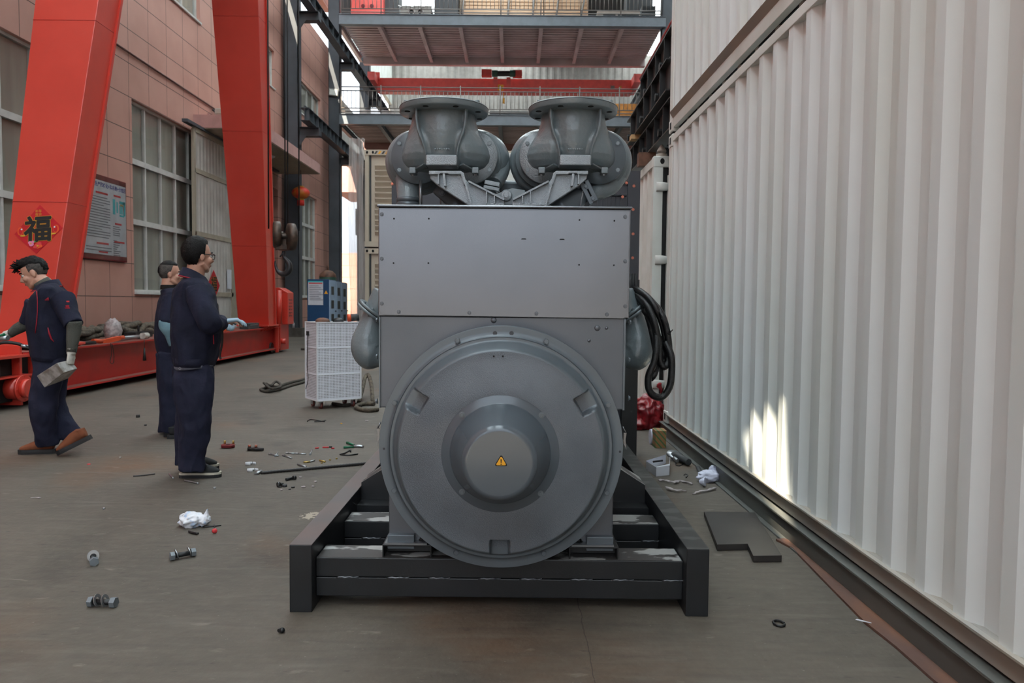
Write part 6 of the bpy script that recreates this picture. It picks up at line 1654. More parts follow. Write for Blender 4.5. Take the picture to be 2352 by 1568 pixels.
b.tube([at(394, 815, Y2 - 0.08), at(392, 900, Y2 - 0.07), at(394, 990, Y2 - 0.05)], [0.085, 0.055, 0.042], 14); b.tube([at(388, 815, Y2 + 0.09), at(386, 900, Y2 + 0.1), at(386, 980, Y2 + 0.12)], [0.085, 0.055, 0.042], 14)
hand(b, RW2, (0.7, 0.3, -0.4), (0, 0, -1), (0.2, 1, 0), 0.5, 0.95); hand(b, LW2, (0.8, -0.2, 0), (0, 0, -1), (0.2, -1, 0), 0.5, 0.95)
fuse(b, 'body', M['skin'], w2, voxel=0.006, sm=5); feat(p, k2, w2, R_, HF2, U_)
def hf2(d):
    x, y, z = d
    face = sst(0.10, 0.35, y - 0.3 * max(z, 0)) * (1 - sst(0.50, 0.70, z)); neck = 1 if z < -0.78 else 0
    ear = math.exp(-((y - 0.10) ** 2 + (z + 0.42) ** 2) / 0.035) * (1 if abs(x) > 0.5 else 0); low = 1 if z < -0.45 and y > -0.1 else 0
    return 1 - 0.2 * max(face, neck, ear, low)
hairshell(p, R_, HF2, U_, k2, M['hairg'], 'cropped_hair', w2, hf2, r=(0.080, 0.101, 0.103), nz_=0.015, nfreq=14)
hairshell(p, R_, HF2, U_, k2, M['hair'], 'top_hair', w2, lambda d: 1.0 if d.z > 0.55 and d.y < 0.75 else (1.0 if d.y < -0.86 and d.z > -0.3 else 0.85), r=(0.083, 0.104, 0.108), nz_=0.03, nfreq=14)
j = MB(); ts, rr, Rr = px_sections(Y2, [(388, 664, 15), (390, 674, 25), (392, 690, 32), (395, 730, 38), (396, 775, 40), (396, 812, 36)], F2, 0.19); rr = [(min(a, 0.11 + 0.09 * i), b_) for i, (a, b_) in enumerate(rr)]
j.tube(ts, rr, 26, side=Rr)
j.tube([RS2, RS2.lerp(RE2, 0.5), RS2.lerp(RE2, 0.98)], [0.085, 0.08, 0.078], 16); j.tube(cr([LS2, LE2, LW2], 5), [0.08 - 0.003 * i for i in range(11)], 14)
fuse(j, 'jacket', M['navy'], w2, voxel=0.011, sm=3, fn=folds(1, 0.008, 21))
band([(395, 806, 34), (394, 824, 31)], M['navy'], 'waistband', 0.008, Y2, F2, 0.18, w2)
q = MB(); q.tube(cr([RE2 + V((-0.005, 0, 0.04)), RE2 + V((0.005, 0, -0.03)), RE2.lerp(RW2, 0.5), RW2], 4), [0.062, 0.064, 0.066, 0.066, 0.064, 0.060, 0.056, 0.052, 0.048, 0.045, 0.042, 0.040, 0.038], 16).jitter(0.006, 16); q.build('blue_sleeve', M['sleeveb'], w2)
c_ = at(388, 660, Y2); q = MB(); q.lathe([(0.078, -0.02), (0.074, 0.02), (0.068, 0.024), (0.06, 0.0)], c_, Zu, 24); q.build('collar', M['hair'], w2)
t = MB(); tp, tr_ = limb(Y2, [(396, 812, 31, -0.06), (394, 850, 29, -0.08), (394, 900, 25, -0.08), (394, 950, 22, -0.07), (392, 988, 21, -0.05)]); t.tube(tp, tr_, 18)
tp, tr_ = limb(Y2, [(390, 812, 29, 0.08), (388, 860, 25, 0.10), (386, 930, 20, 0.11), (384, 972, 17, 0.12), (383, 992, 18, 0.12)]); t.tube(tp, tr_, 18)
fuse(t, 'trousers', M['navyt'], w2, voxel=0.011, sm=2, fn=folds(1, 0.013, 31))
g1 = fl(381, 1002); g2 = fl(392, 1006); shoe(w2, (g1.x, g1.y, 0), (0.9, 0.4, 0), M['shoe'], None, 0.27); shoe(w2, (g2.x, g2.y - 0.02, 0), (0.9, 0.3, 0), M['shoe'], None, 0.27)

# ---------------------------------------------------------------- walking worker
Y1 = 6.30; F1 = V((-0.93, -0.36, 0)).normalized(); R1 = F1.cross(Zu).normalized()
h1 = at(78, 627, Y1); k1 = 1.0
w1 = empty('person', (at(115, 800, Y1).x, Y1, 0), 'person in navy jacket walking left with a grey block in a gloved hand, looking down', 'person')
HF1 = V((-0.86, -0.34, -0.42)).normalized(); HU = V((-0.40, -0.12, 0.90)).normalized()
b = MB(); p, R_, U_ = headshape(b, h1, HF1, HU, k1)
b.tube([at(88, 640, Y1), at(101, 650, Y1), at(112, 664, Y1)], [0.058, 0.062, 0.07], 16)
ts, rr, Rr = px_sections(Y1, [(116, 668, 34), (118, 720, 42), (118, 780, 40), (118, 830, 34)], F1, 0.16); b.tube(ts, rr, 20, side=Rr)
# his left arm is the near one (towards us)
NS, NE, NW = at(143, 688, Y1 - 0.14), at(170, 752, Y1 - 0.22), at(164, 808, Y1 - 0.26)
FS, FE, FW = at(84, 695, Y1 + 0.17), at(64, 742, Y1 + 0.20), at(16, 768, Y1 + 0.15)
b.tube([NS, NE, NW], [0.042, 0.036, 0.028], 12); b.tube([FS, FE, FW], [0.05, 0.040, 0.028], 12)
b.tube([at(112, 830, Y1 - 0.07), at(98, 930, Y1 - 0.10), at(103, 1015, Y1 - 0.02)], [0.088, 0.058, 0.045], 14); b.tube([at(118, 830, Y1 + 0.07), at(118, 935, Y1 + 0.04), at(168, 1010, Y1 + 0.04)], [0.088, 0.058, 0.045], 14)
hd = (-0.05, -0.1, -1); hand(b, NW, hd, (-0.9, 0.1, 0), (-0.2, 1, 0), 0.7, 0.9); hand(b, FW, (-1, 0, -0.25), (0, 0, -1), (0, 1, 0.1), 0.5, 0.9)
fuse(b, 'body', M['skin'], w1, voxel=0.0055, sm=4); feat(p, k1, w1, R_, HF1, U_)
def side_(d):
    x, y, z = d
    face = sst(0.30, 0.5, y) * (1 - sst(0.35, 0.5, z)); neck = 1 if z < -0.72 else 0
    ear = math.exp(-((y - 0.12) ** 2 + (z + 0.42) ** 2) / 0.035) * (1 if abs(x) > 0.5 else 0); low = 1 if z < -0.40 and y > -0.12 else 0
    return 1 - 0.2 * max(face, neck, ear, low)
hairshell(p, R_, HF1, U_, k1, M['hairg'], 'shaved_sides', w1, side_, r=(0.0795, 0.100, 0.101), nz_=0.01)
def top_(d):
    x, y, z = d
    t_ = sst(0.30, 0.48, z + 0.35 * max(-y, 0)) if y > -0.7 else sst(-0.55, -0.3, z)
    return 0.84 + t_ * (0.17 + 0.20 * sst(0.1, 0.8, y) * sst(0.2, 0.6, z)) + t_ * 0.10 * noise.noise(d * 7) + 0.05 * t_ * noise.noise(d * 19)
hairshell(p, R_, HF1, U_, k1, M['hair'], 'quiff', w1, top_, r=(0.085, 0.106, 0.110), nz_=0.03, nfreq=16)
q = MB(); rnd = random.Random(5)
for i in range(70):
    a = rnd.uniform(-0.045, 0.05); y = rnd.uniform(0.04, 0.105); z = rnd.uniform(0.075, 0.125) - 0.5 * max(0, y - 0.06)
    s0 = p(a, y, z); s1 = p(a * 1.2 + rnd.uniform(-0.01, 0.01), y + rnd.uniform(0.012, 0.035), z + rnd.uniform(-0.02, 0.035)); s2 = s1 + HF1 * rnd.uniform(0.004, 0.014) - HU * rnd.uniform(-0.006, 0.012)
    q.tube([s0, s1, s2], [0.007, 0.005, 0.0012], 5)
q.build('hair_locks', M['hair'], w1)
j = MB(); ts, rr, Rr = px_sections(Y1, [(114, 654, 17), (116, 664, 30), (117, 680, 42), (118, 710, 50), (119, 750, 52), (119, 790, 46), (117, 822, 41)], F1, 0.2); rr = [(min(a, 0.11 + 0.09 * i), b_) for i, (a, b_) in enumerate(rr)]
j.tube(ts, rr, 28, side=Rr)
j.tube(cr([NS + V((-0.01, 0.02, 0.02)), NS.lerp(NE, 0.5), NE + V((0.0, 0, 0.02))], 5), [0.09, 0.088, 0.086, 0.083, 0.080, 0.078, 0.076, 0.074, 0.073, 0.072, 0.072], 18)
j.tube(cr([FS, FS.lerp(FE, 0.6), FE.lerp(FW, 0.05)], 4), [0.085, 0.083, 0.08, 0.077, 0.074, 0.071, 0.068, 0.066, 0.065], 16)
fuse(j, 'jacket', M['navy'], w1, voxel=0.010, sm=3, fn=folds(1, 0.009, 41))
band([(117, 810, 40), (116, 826, 37)], M['navy'], 'waistband', 0.008, Y1, F1, 0.19, w1)
collar(107, 655, Y1, F1, w1, h=0.05, r0=0.082, r1=0.076)
q = MB(); q.tube([at(94, 645, Y1 - 0.02), at(103, 656, Y1 - 0.01), at(108, 668, Y1)], [0.063, 0.072, 0.078], 20); q.build('roll_neck', M['knit'], w1)
# zip placket, pocket and small chest prints
def onj(px, py, dy): return at(px, py, Y1 + dy)
def surf(px, py, off=0.004):
    """point on the jacket seen at that place (nearest surface along the line of sight)"""
    jo_ = [c for c in w1.children if c.name.startswith('jacket')][0]; me = jo_.data; org = WL[jo_.name]; d = ray(px, py).normalized(); best = None
    for pl in me.polygons:
        c_ = pl.center + org; v = c_ - CAM; t_ = v.dot(d); r_ = (v - d * t_).length
        if r_ < 0.010 and (best is None or t_ < best): best = t_
    return CAM + d * ((best or Y1 - 0.2) - off)
q = MB(); q.tube([surf(84, 668), surf(86, 690), surf(86, 715), surf(84, 740), surf(81, 765)], 0.0035, 6); q.build('zip_piping', M['trim'], w1)
q = MB(); q.tube([surf(110, 752), surf(113, 765), surf(118, 778), surf(124, 785)], [0.003, 0.007, 0.007, 0.002], 6); q.build('pocket_piping', M['trim'], w1)
q = MB(); a = surf(108, 688); q.prism([a + V((-0.017, 0, 0)), a + V((0.016, 0, 0.004)), a + V((0.012, 0, 0.020))], (0, -0.002, 0)); q.prism([a + V((-0.017, 0, -0.006)), a + V((0.016, 0, -0.004)), a + V((0.016, 0, 0.0)), a + V((-0.017, 0, -0.002))], (0, -0.002, 0)); q.build('chest_emblem', M['trim'], w1)
for px, py, ww, hh, mm in ((156, 692, .012, .006, 'redt'), (155, 703, .014, .008, 'trim'), (155, 707, .020, .004, 'trim')):
    a = surf(px, py); q = MB(); q.box(a.x - ww, a.x + ww, a.y - 0.002, a.y, a.z - hh, a.z + hh); q.build('sleeve_emblem', M[mm], w1)
# grey knitted forearms
q = MB(); q.tube(cr([NE + V((0, 0, 0.05)), NE, NE.lerp(NW, 0.5), NW + V((0, 0, -0.005))], 4), [0.058, 0.060, 0.060, 0.058, 0.055, 0.053, 0.051, 0.049, 0.047, 0.044, 0.042, 0.040, 0.038], 16).jitter(0.004, 14); q.build('knit_sleeve', M['knit'], w1)
q = MB(); q.tube(cr([FS.lerp(FE, 0.9), FE, FE.lerp(FW, 0.5), FW + V((0.02, 0, 0))], 4), [0.056, 0.056, 0.056, 0.055, 0.053, 0.052, 0.050, 0.048, 0.046, 0.043, 0.040, 0.038, 0.036], 16).jitter(0.004, 14); q.build('knit_sleeve', M['knit'], w1)
for a, d_, n_, s_ in ((NW, hd, (-0.9, 0.1, 0), (-0.2, 1, 0)), (FW, (-1, 0, -0.25), (0, 0, -1), (0, 1, 0.1))):
    hb = MB(); hand(hb, a, d_, n_, s_, 0.7, 1.05); hb.tube([V(a) - V(d_).normalized() * 0.03, V(a) + V(d_).normalized() * 0.02], [0.036, 0.033], 14); fuse(hb, 'glove', M['glove'], w1, voxel=0.0045, sm=1)
t = MB()
tp, tr_ = limb(Y1, [(116, 815, 37, -0.05), (110, 860, 34, -0.08), (101, 910, 30, -0.10), (100, 950, 27, -0.10), (106, 985, 24, -0.06), (112, 1018, 23, -0.02)]); t.tube(tp, [(a * .85, a) for a in tr_], 20, side=(0, 1, 0))
tp, tr_ = limb(Y1, [(118, 815, 36, 0.06), (118, 870, 31, 0.07), (120, 920, 27, 0.06), (132, 958, 25, 0.04), (152, 985, 23, 0.04), (170, 1006, 21, 0.04)]); t.tube(tp, [(a * .85, a) for a in tr_], 20, side=(0, 1, 0))
fuse(t, 'trousers', M['navyt'], w1, voxel=0.010, sm=2, fn=folds(1, 0.016, 51))
g1 = fl(124, 1040); shoe(w1, (g1.x, g1.y, 0), (-0.98, -0.2, 0), M['suede'], None, 0.27)
g2 = fl(136, 1048); heel = V((g2.x, g2.y, 0)) - V((-0.80, -0.17, -0.42)).normalized() * 0.262; shoe(w1, heel + V((0, 0, 0.012)), (-0.80, -0.17, -0.42), M['suede'], None, 0.27)
# the block he carries
A, B_, C_, D_ = at(85, 862, Y1 - 0.30), at(101, 889, Y1 - 0.30), at(178, 846, Y1 - 0.20), at(161, 826, Y1 - 0.22)
q = MB(); a0, a1, a2, a3 = at(84, 863, Y1 - 0.32), at(102, 890, Y1 - 0.30), at(146, 856, Y1 - 0.42), at(131, 833, Y1 - 0.44)
b0, b1, b2, b3 = a0 + V((0.10, 0.16, 0.06)), a1 + V((0.10, 0.16, 0.06)), at(178, 846, Y1 - 0.22), at(161, 826, Y1 - 0.24)
q.add([a0, a1, a2, a3, b0, b1, b2, b3], [(0, 1, 2, 3), (7, 6, 5, 4), (0, 4, 5, 1), (1, 5, 6, 2), (2, 6, 7, 3), (3, 7, 4, 0)])
tag(q.build('metal_block', M['soap'], bevel=0.004), 'scuffed silver grey block held low in the white gloved hand of the walking worker', 'block')
# grinder held in the far hand at the frame edge
q = MB(); q.cyl(at(-12, 778, Y1 + 0.1), at(18, 776, Y1 + 0.05), 0.02, n=12); o = q.build('hand_tool', M['zinc']); tag(o, 'silver tool held in the far hand of the walking worker at the left edge', 'tool')
q = MB(); q.tube(cr([at(-14, 792, Y1 + 0.05), at(10, 786, Y1 + 0.05), at(40, 789, Y1 + 0.08), at(58, 796, Y1 + 0.1)], 5), 0.014, 8); q.build('hose', M['cable'], o)
q = MB(); q.cyl(at(48, 793, Y1 + 0.08), at(70, 797, Y1 + 0.12), 0.014, n=10); q.build('hose_end', M['zinc'], o)
q = MB(); q.cyl(at(-10, 774, Y1 + 0.09), at(10, 768, Y1 + 0.06), 0.012, n=8); q.build('grip', M['gripg'], o)

# ================================================================== THINGS ON THE RED BEAM AND BENCH
def heap(K, r, m, nm, lab, cat, n=5, seed=1, spread=0.05, kind=None, Yf=None, grp=None):
    q = MB(); rnd = random.Random(seed)
    for k in range(n):
        pts = [V(p) + V((rnd.uniform(-1, 1) * spread, rnd.uniform(-1, 1) * spread, abs(rnd.uniform(0, 1)) * spread)) for p in K]
        q.tube(cr(pts, 5), r * rnd.uniform(0.8, 1.1), 8)
    return tag(q.build(nm, m), lab, cat, grp, kind)
K = [V((-6.90, y, 0.66 + 0.03 * (i % 2))) for i, y in enumerate((10.7, 11.3, 11.9, 12.5))]
heap(K, 0.055, M['sling'], 'rope_sling', 'thick dirty rope slings heaped on the bench left of the plastic bag', 'rope', 12, 3, 0.16)
K = [V((-6.90, y, 0.66 + 0.04 * (i % 2))) for i, y in enumerate((12.9, 13.4, 14.0, 14.6, 15.2))]
heap(K, 0.055, M['sling'], 'rope_sling', 'thick dirty rope slings heaped on the bench right of the plastic bag', 'rope', 13, 4, 0.17)
ZB_ = 0.656
def onbeam(px, X=-6.05): 
    d = ray(px, 760); t_ = X / d.x; return V((X, (CAM + d * t_).y, ZB_))
c_ = onbeam(274); q = MB(); q.ball(c_ + V((-0.1, 0, 0.16)), (0.12, 0.14, 0.18), 20, 14, fn=lambda d: 1 + 0.25 * noise.noise(d * 4)); tag(q.build('plastic_bag', M['poly']), 'crumpled clear plastic bag standing on the red beam between the rope heaps', 'bag')
c_ = onbeam(252, -5.98); q = MB(); q.obox(c_ + V((0, 0, 0.035)), (0.03, 0.22, 0.03), (1, 0, 0), (0.1, 1, 0.1), (0, -0.1, 1)); q.cyl(c_ + V((0, 0.1, 0.05)), c_ + V((0.02, 0.35, 0.06)), 0.03, n=10); tag(q.build('cordless_tool', M['orange']), 'orange power tool lying on the red beam below the plastic bag', 'tool')
c_ = onbeam(232, -5.98); q = MB(); q.tube([c_ + V((0, -0.22, 0.05)), c_ + V((0, -0.1, 0.04)), c_ + V((0, 0.02, 0.03))], 0.028, 8); tag(q.build('cordless_tool', M['orange']), 'small orange tool at the left end of the tools on the red beam', 'tool')
c_ = onbeam(206, -6.0); q = MB(); q.obox(c_ + V((0, -0.06, 0.025)), (0.05, 0.14, 0.022), (1, 0, 0), (0, 1, 0), (0, 0, 1)); tag(q.build('tool_case', M['black'], bevel=0.01), 'flat black tool on the red beam just behind the walking worker', 'tool')
c_ = onbeam(310, -6.05); q = MB(); q.cyl(c_ + V((0, -0.45, 0.04)), c_ + V((0, 0.35, 0.04)), 0.032, n=12); tag(q.build('steel_tube', M['zinc']), 'grey steel tool lying along the red beam right of the plastic bag', 'tool')
c_ = onbeam(331, -5.98); q = MB(); q.cyl(c_ + V((0, -0.06, 0.055)), c_ + V((0, 0.10, 0.055)), 0.05, n=20); o = tag(q.build('tape_roll', M['glove']), 'cream roll at the end of the steel tool on the red beam', 'roll')
c_ = onbeam(318, -6.35); q = MB(); q.box(c_.x - 0.1, c_.x + 0.1, c_.y - 0.3, c_.y + 0.3, ZB_, ZB_ + 0.10); q.tube([c_ + V((0, 0, 0.1)), c_ + V((0, 0, 0.2))], 0.02, 6); tag(q.build('valve_block', M['black'], bevel=0.01), 'dark valve block on the red beam behind the cream roll', 'valve')
c_ = onbeam(563, -6.0); q = MB(); q.ball(c_ + V((-0.05, -0.9, 0.09)), (0.14, 0.34, 0.10), 18, 12, fn=lambda d: 1 + 0.3 * noise.noise(d * 4)); tag(q.build('plastic_bag', M['poly']), 'low crumpled plastic bag on the red beam before the far crane leg', 'bag')
c_ = onbeam(575, -6.0); q = MB(); q.box(c_.x - 0.10, c_.x + 0.10, c_.y - 0.4, c_.y + 0.3, ZB_, ZB_ + 0.13); o = tag(q.build('socket_box', M['dgrey'], bevel=0.01), 'grey steel box on the red beam at the foot of the far crane leg', 'box'); q = MB(); q.box(c_.x + 0.101, c_.x + 0.104, c_.y - 0.3, c_.y + 0.2, ZB_ + 0.08, ZB_ + 0.10); q.build('label_strip', M['steel'], o)
c_ = onbeam(520, -5.93); q = MB(); q.obox(c_ + V((0, 0, 0.02)), (0.03, 0.12, 0.02), (1, 0, 0), (0, 1, 0), (0, 0, 1)); tag(q.build('knife', M['orange']), 'tiny orange tool on the red beam beside the hand of the worker in spectacles', 'tool')
q = MB(); q.box(-7.2, -6.7, 16.6, 17.2, 0.55, 1.25); q.jitter(0.03, 1); tag(q.build('motor_cover', M['black'], bevel=0.06), 'dark rounded box standing behind the red beam before the far crane leg', 'box')
q = MB(); a = V((-5.862, onbeam(254, -5.862).y, 0.66)); q.tube(cr([a, a + V((0, 0.02, -0.15)), a + V((0, -0.03, -0.27)), a + V((0, 0.05, -0.30)), a + V((0, 0.08, -0.2)), a + V((0, 0.04, -0.02))], 4), 0.005, 6); tag(q.build('cord_loop', M['wire']), 'thin dark cord loop hanging down the side of the red beam', 'cord')
a = V((-5.862, onbeam(331, -5.862).y, 0.66)); q = MB(); q.tube([a, a + V((0, 0, -0.13))], 0.005, 6); q.tube([a + V((0, 0, -0.13)), a + V((0, 0, -0.33))], [0.012, 0.028], 8); tag(q.build('hanging_brush', M['black']), 'small dark tapered weight hanging on the side of the red beam', 'tool')
q = MB(); q.tube(cr([V((-5.6, 19.8, 0.03)), V((-5.2, 20.0, 0.03)), V((-4.6, 20.2, 0.03)), V((-3.6, 20.1, 0.03))], 4), 0.03, 6); tag(q.build('floor_cable', M['slingd']), 'dark cable lying on the floor beyond the far end of the red beam', 'cable')
q = MB(); q.tube(cr([V((-5.6, 21.6, 0.03)), V((-5.0, 21.5, 0.03)), V((-4.2, 21.7, 0.03)), V((-3.4, 21.5, 0.03))], 4), 0.03, 6); tag(q.build('floor_cable', M['slingd']), 'second dark cable on the floor close to the column plinth', 'cable')
q = MB(); q.lathe([(0, 0.0), (0.05, 0.0), (0.05, 0.16), (0.02, 0.2), (0.02, 0.24), (0, 0.24)], (-7.95, 27.15, 0.32), Zu, 12); tag(q.build('plastic_bottle', M['poly']), 'clear bottle on the concrete plinth of the dark column', 'bottle')

# ================================================================== FLOOR THINGS
def F_(px, py, z=0.0): return fl(px, py, z)
def coil(K, r, m, nm, lab, cat='sling', z=0.02, n=5):
    q = MB(); q.tube(cr([F_(a, b) + V((0, 0, z + (c_[0] if c_ else 0))) for a, b, *c_ in K], n), r, 8); return tag(q.build(nm, m), lab, cat)
coil([(706, 870), (690, 876), (672, 880), (652, 886), (636, 892), (622, 889), (606, 895), (599, 898), (612, 902), (630, 900), (645, 896), (668, 888), (690, 882), (706, 876)], 0.022, M['slingd'], 'rope_sling', 'dark knotted rope sling lying on the floor left of the white trolley', 'rope', 0.022)
coil([(612, 888), (622, 896, .02), (634, 888, .03), (645, 894, .02), (640, 901, .02), (622, 903, .02), (606, 890, .02)], 0.018, M['slingd'], 'rope_sling', 'knot of dark rope at the end of the floor sling left of the trolley', 'rope', 0.05)
coil([(824, 928), (832, 918, .10), (838, 910, .22), (846, 908, .26), (853, 916, .16), (856, 928, 0)], 0.026, M['sling'], 'rope_sling', 'rope loop standing up on the floor right of the white trolley', 'rope', 0.027)
coil([(860, 932), (843, 931), (826, 934), (818, 940), (830, 945), (848, 947), (868, 945)], 0.026, M['sling'], 'rope_sling', 'flat rope sling on the floor between the trolley and the generator set', 'rope', 0.027)
coil([(764, 930), (790, 934), (815, 931), (828, 937)], 0.02, M['slingd'], 'rope_sling', 'dark rope piece lying under the white trolley', 'rope', 0.02)
# three big bolts
def bigbolt(px, py, ang, L_, lab, gap=(0.3, 0.7), grp='big grey bolts on the floor'):
    c_ = F_(px, py); r = 0.0225; d = V((math.cos(ang), math.sin(ang), 0)); s_ = d.cross(Zu); c_.z = 0.0205
    root = empty('hex_bolt', (c_.x, c_.y, 0), lab, 'bolt', grp)
    q = MB(); q.cyl(c_ - d * L_ / 2, c_ + d * L_ / 2, 0.0125, n=16); q.build('shank', M['black'], root)
    q = MB(); q.hexa(c_ - d * (L_ / 2 + 0.016), c_ - d * (L_ / 2 - 0.004), r); q.build('bolt_head', M['boltg'], root, bevel=0.001)
    q = MB(); q.hexa(c_ + d * (L_ / 2 - 0.018), c_ + d * (L_ / 2 + 0.004), r); q.build('nut', M['boltg'], root, bevel=0.001)
    for g_ in gap:
        e = c_ + d * (g_ - 0.5) * L_; tl = (d + Zu * 0.25).normalized(); q = MB(); q.lathe([(0.0145, -0.0015), (0.0265, -0.0015), (0.0265, 0.0015), (0.0145, 0.0015)], e + V((0, 0, 0.006)), tl, 24, smooth=False); q.build('washer', M['zinc'], root)
bigbolt(239, 1393, math.radians(-4), 0.10, 'big grey hexagon bolt with two loose washers, nearest the bottom left', (0.22, 0.55))
bigbolt(215, 1292, math.radians(-58), 0.11, 'big grey hexagon bolt pointing towards the camera, leftmost of the three', (0.2, 0.35))
bigbolt(423, 1281, math.radians(38), 0.10, 'big grey hexagon bolt nearest the skid frame, right of the other two', (0.14, 0.75))
# steel rod and tape pieces
q = MB(); a, b_ = F_(600, 1085, 0.012), F_(850, 1063, 0.012); n_ = 70
q.tube([a.lerp(b_, i / n_) for i in range(n_ + 1)], [0.010 if i % 2 else 0.0125 for i in range(n_ + 1)], 10); o = q.build('reinforcing_bar', M['rebar']); tag(o, 'long ribbed steel bar lying on the floor against the left skid rail', 'bar')
q = MB(); q.tube([F_(588, 1087, 0.010), F_(600, 1081, 0.012)], [(0.018, 0.008), (0.014, 0.010)], 8, side=(1, 0.3, 0)); q.build('flattened_end', M['zinc'], o)
for px, py, lab in ((577, 1068, 'small white tape curl on the floor behind the end of the ribbed bar'), (582, 1083, 'small white tape curl touching the end of the ribbed bar')):
    c_ = F_(px, py); q = MB(); q.tube(cr([c_ + V((0.035 * math.cos(a) * (1 + 0.1 * a), 0.02 * math.sin(a), 0.013)) for a in [0.3 + 0.55 * i for i in range(9)]], 3), [(0.002, 0.012)] * 25, 6, side=(1, 0, 0)); tag(q.build('tape_curl', M['white']), lab, 'tape')
# red and black clamps
c_ = F_(524, 1028); q = MB(); q.prism([c_ + V((x, y, 0.008)) for x, y in ((-0.06, -0.01), (-0.045, -0.045), (0.045, -0.045), (0.062, -0.01), (0.05, 0.04), (-0.05, 0.04))], (0, 0, 0.022)); o = tag(q.build('red_clamp', M['maroon'], bevel=0.003), 'dark red bracket with two brass studs on the floor right of the standing workers', 'bracket')
for dx in (-0.04, 0.035):
    q = MB(); q.cyl(c_ + V((dx, 0.03, 0.03)), c_ + V((dx, 0.03, 0.06)), 0.009, n=8); q.build('stud', M['brass'], o)
q = MB(); q.cyl(c_ + V((0, -0.005, 0.030)), c_ + V((0, -0.005, 0.0315)), 0.02, n=20); q.build('hole', M['hole'], o)
c_ = F_(584, 1034); q = MB(); q.prism([c_ + V((x, y, 0.004)) for x, y in ((-0.06, 0.0), (-0.05, -0.03), (0.02, -0.045), (0.09, -0.03), (0.09, -0.015), (0.02, 0.02), (-0.05, 0.03))], (0, 0, 0.022)); o = tag(q.build('black_clamp', M['black'], bevel=0.004), 'black bracket with a loop end on the floor right of the red bracket', 'bracket')
for dx in (-0.045, 0.012):
    q = MB(); q.cyl(c_ + V((dx, 0.01, 0.025)), c_ + V((dx, 0.01, 0.045)), 0.012, n=8); q.build('stud', M['copper'], o)
# pliers
c_ = F_(812, 1024); o = empty('pliers', (c_.x, c_.y, 0), 'pliers with green grips lying on the floor left of the skid rail', 'pliers')
for a, b_ in (((789, 1027), (813, 1026)), ((797, 1016), (814, 1022))):
    q = MB(); q.tube([F_(*a, 0.012), F_(*b_, 0.012)], [0.011, 0.008], 10); q.build('grip', M['gripg'], o)
q = MB(); q.tube([F_(812, 1024, 0.012), F_(824, 1023, 0.012), F_(834, 1025, 0.012)], [(0.026, 0.008), (0.02, 0.008), (0.012, 0.008)], 10, side=(0, 1, 0)); q.build('jaws', M['zinc'], o)
def wirebit(K, r, m, nm, lab, cat='wire', grp=None):
    q = MB(); q.tube(cr([F_(a, b_, r + 0.001) for a, b_ in K], 4), r, 6); return tag(q.build(nm, m), lab, cat, grp)
wirebit([(822, 1042), (800, 1045), (781, 1043), (792, 1040), (805, 1033), (805, 1037)], 0.006, M['black'], 'bent_wire', 'bent black wire on the floor just below the green pliers')
wirebit([(706, 967), (712, 963), (728, 965), (745, 968)], 0.006, M['black'], 'bent_wire', 'thin black wire on the floor below the white trolley castors')
wirebit([(722, 968), (738, 967), (748, 965)], 0.006, M['black'], 'bent_wire', 'short black wire crossing the thin wire below the trolley')
wirebit([(306, 1093), (330, 1091), (356, 1088)], 0.005, M['rebar'], 'steel_rod', 'thin steel rod on the floor left of the black canvas shoes', 'rod')
wirebit([(389, 1088), (398, 1098)], 0.006, M['zinc'], 'steel_pin', 'small steel pin on the floor at the heel of the black canvas shoe', 'pin')
wirebit([(424, 1103), (440, 1106), (456, 1110)], 0.006, M['zinc'], 'steel_pin', 'steel pin in front of the black canvas shoes', 'pin')
pins = [((618, 1042), (640, 1046)), ((632, 1047), (638, 1039)), ((650, 1045), (670, 1052)), ((657, 1040), (680, 1041)), ((680, 1041), (703, 1042)), ((712, 1043), (717, 1033))]
for i, (a, b_) in enumerate(pins):
    r = 0.007; q = MB(); pa, pb = F_(*a, r), F_(*b_, r); q.cyl(pa, pb, r * 0.75, n=8); o = q.build('stud_bolt', M['zinc']); tag(o, ('steel stud bolt nearest the black bracket in the floor scatter', 'short steel stud bolt crossing the one nearest the black bracket', 'steel stud bolt pointing down right in the middle of the scatter', 'left half of the long steel stud line above the scatter', 'right half of the long steel stud line, nearest the slanting pin', 'short slanting steel stud bolt closest to the red cable lugs')[i], 'bolt', 'steel studs scattered on the floor')
    q = MB(); q.hexa(pa, pa.lerp(pb, 0.2), r * 1.3); q.build('nut', M['zinc'], o)
for a, b_, m, lab in (((684, 1066), (703, 1072), 'zinc', 'silver rod pair lying just above the ribbed bar'), ((697, 1061), (712, 1060), 'brass', 'brass coloured pin left of the short brass screw'), ((712, 1060), (722, 1057), 'zinc', 'silver pin touching the brass coloured pin'), ((734, 1057), (747, 1060), 'brass', 'short brass screw on the floor above the ribbed bar')):
    q = MB(); q.cyl(F_(*a, .007), F_(*b_, .007), 0.007, n=8); tag(q.build('small_pin', M[m]), lab, 'pin')
for px, py, m, lab in ((739, 1064, 'brass', 'brass nut just below the short brass screw'), (758, 1057, 'brass', 'brass nut right of the short brass screw'), (773, 1054, 'brass', 'brass nut farthest right, nearest the skid rail')):
    c_ = F_(px, py); q = MB(); q.hexa(c_ + V((0, 0, 0.001)), c_ + V((0, 0, 0.010)), 0.009); tag(q.build('small_nut', M[m]), lab, 'nut')
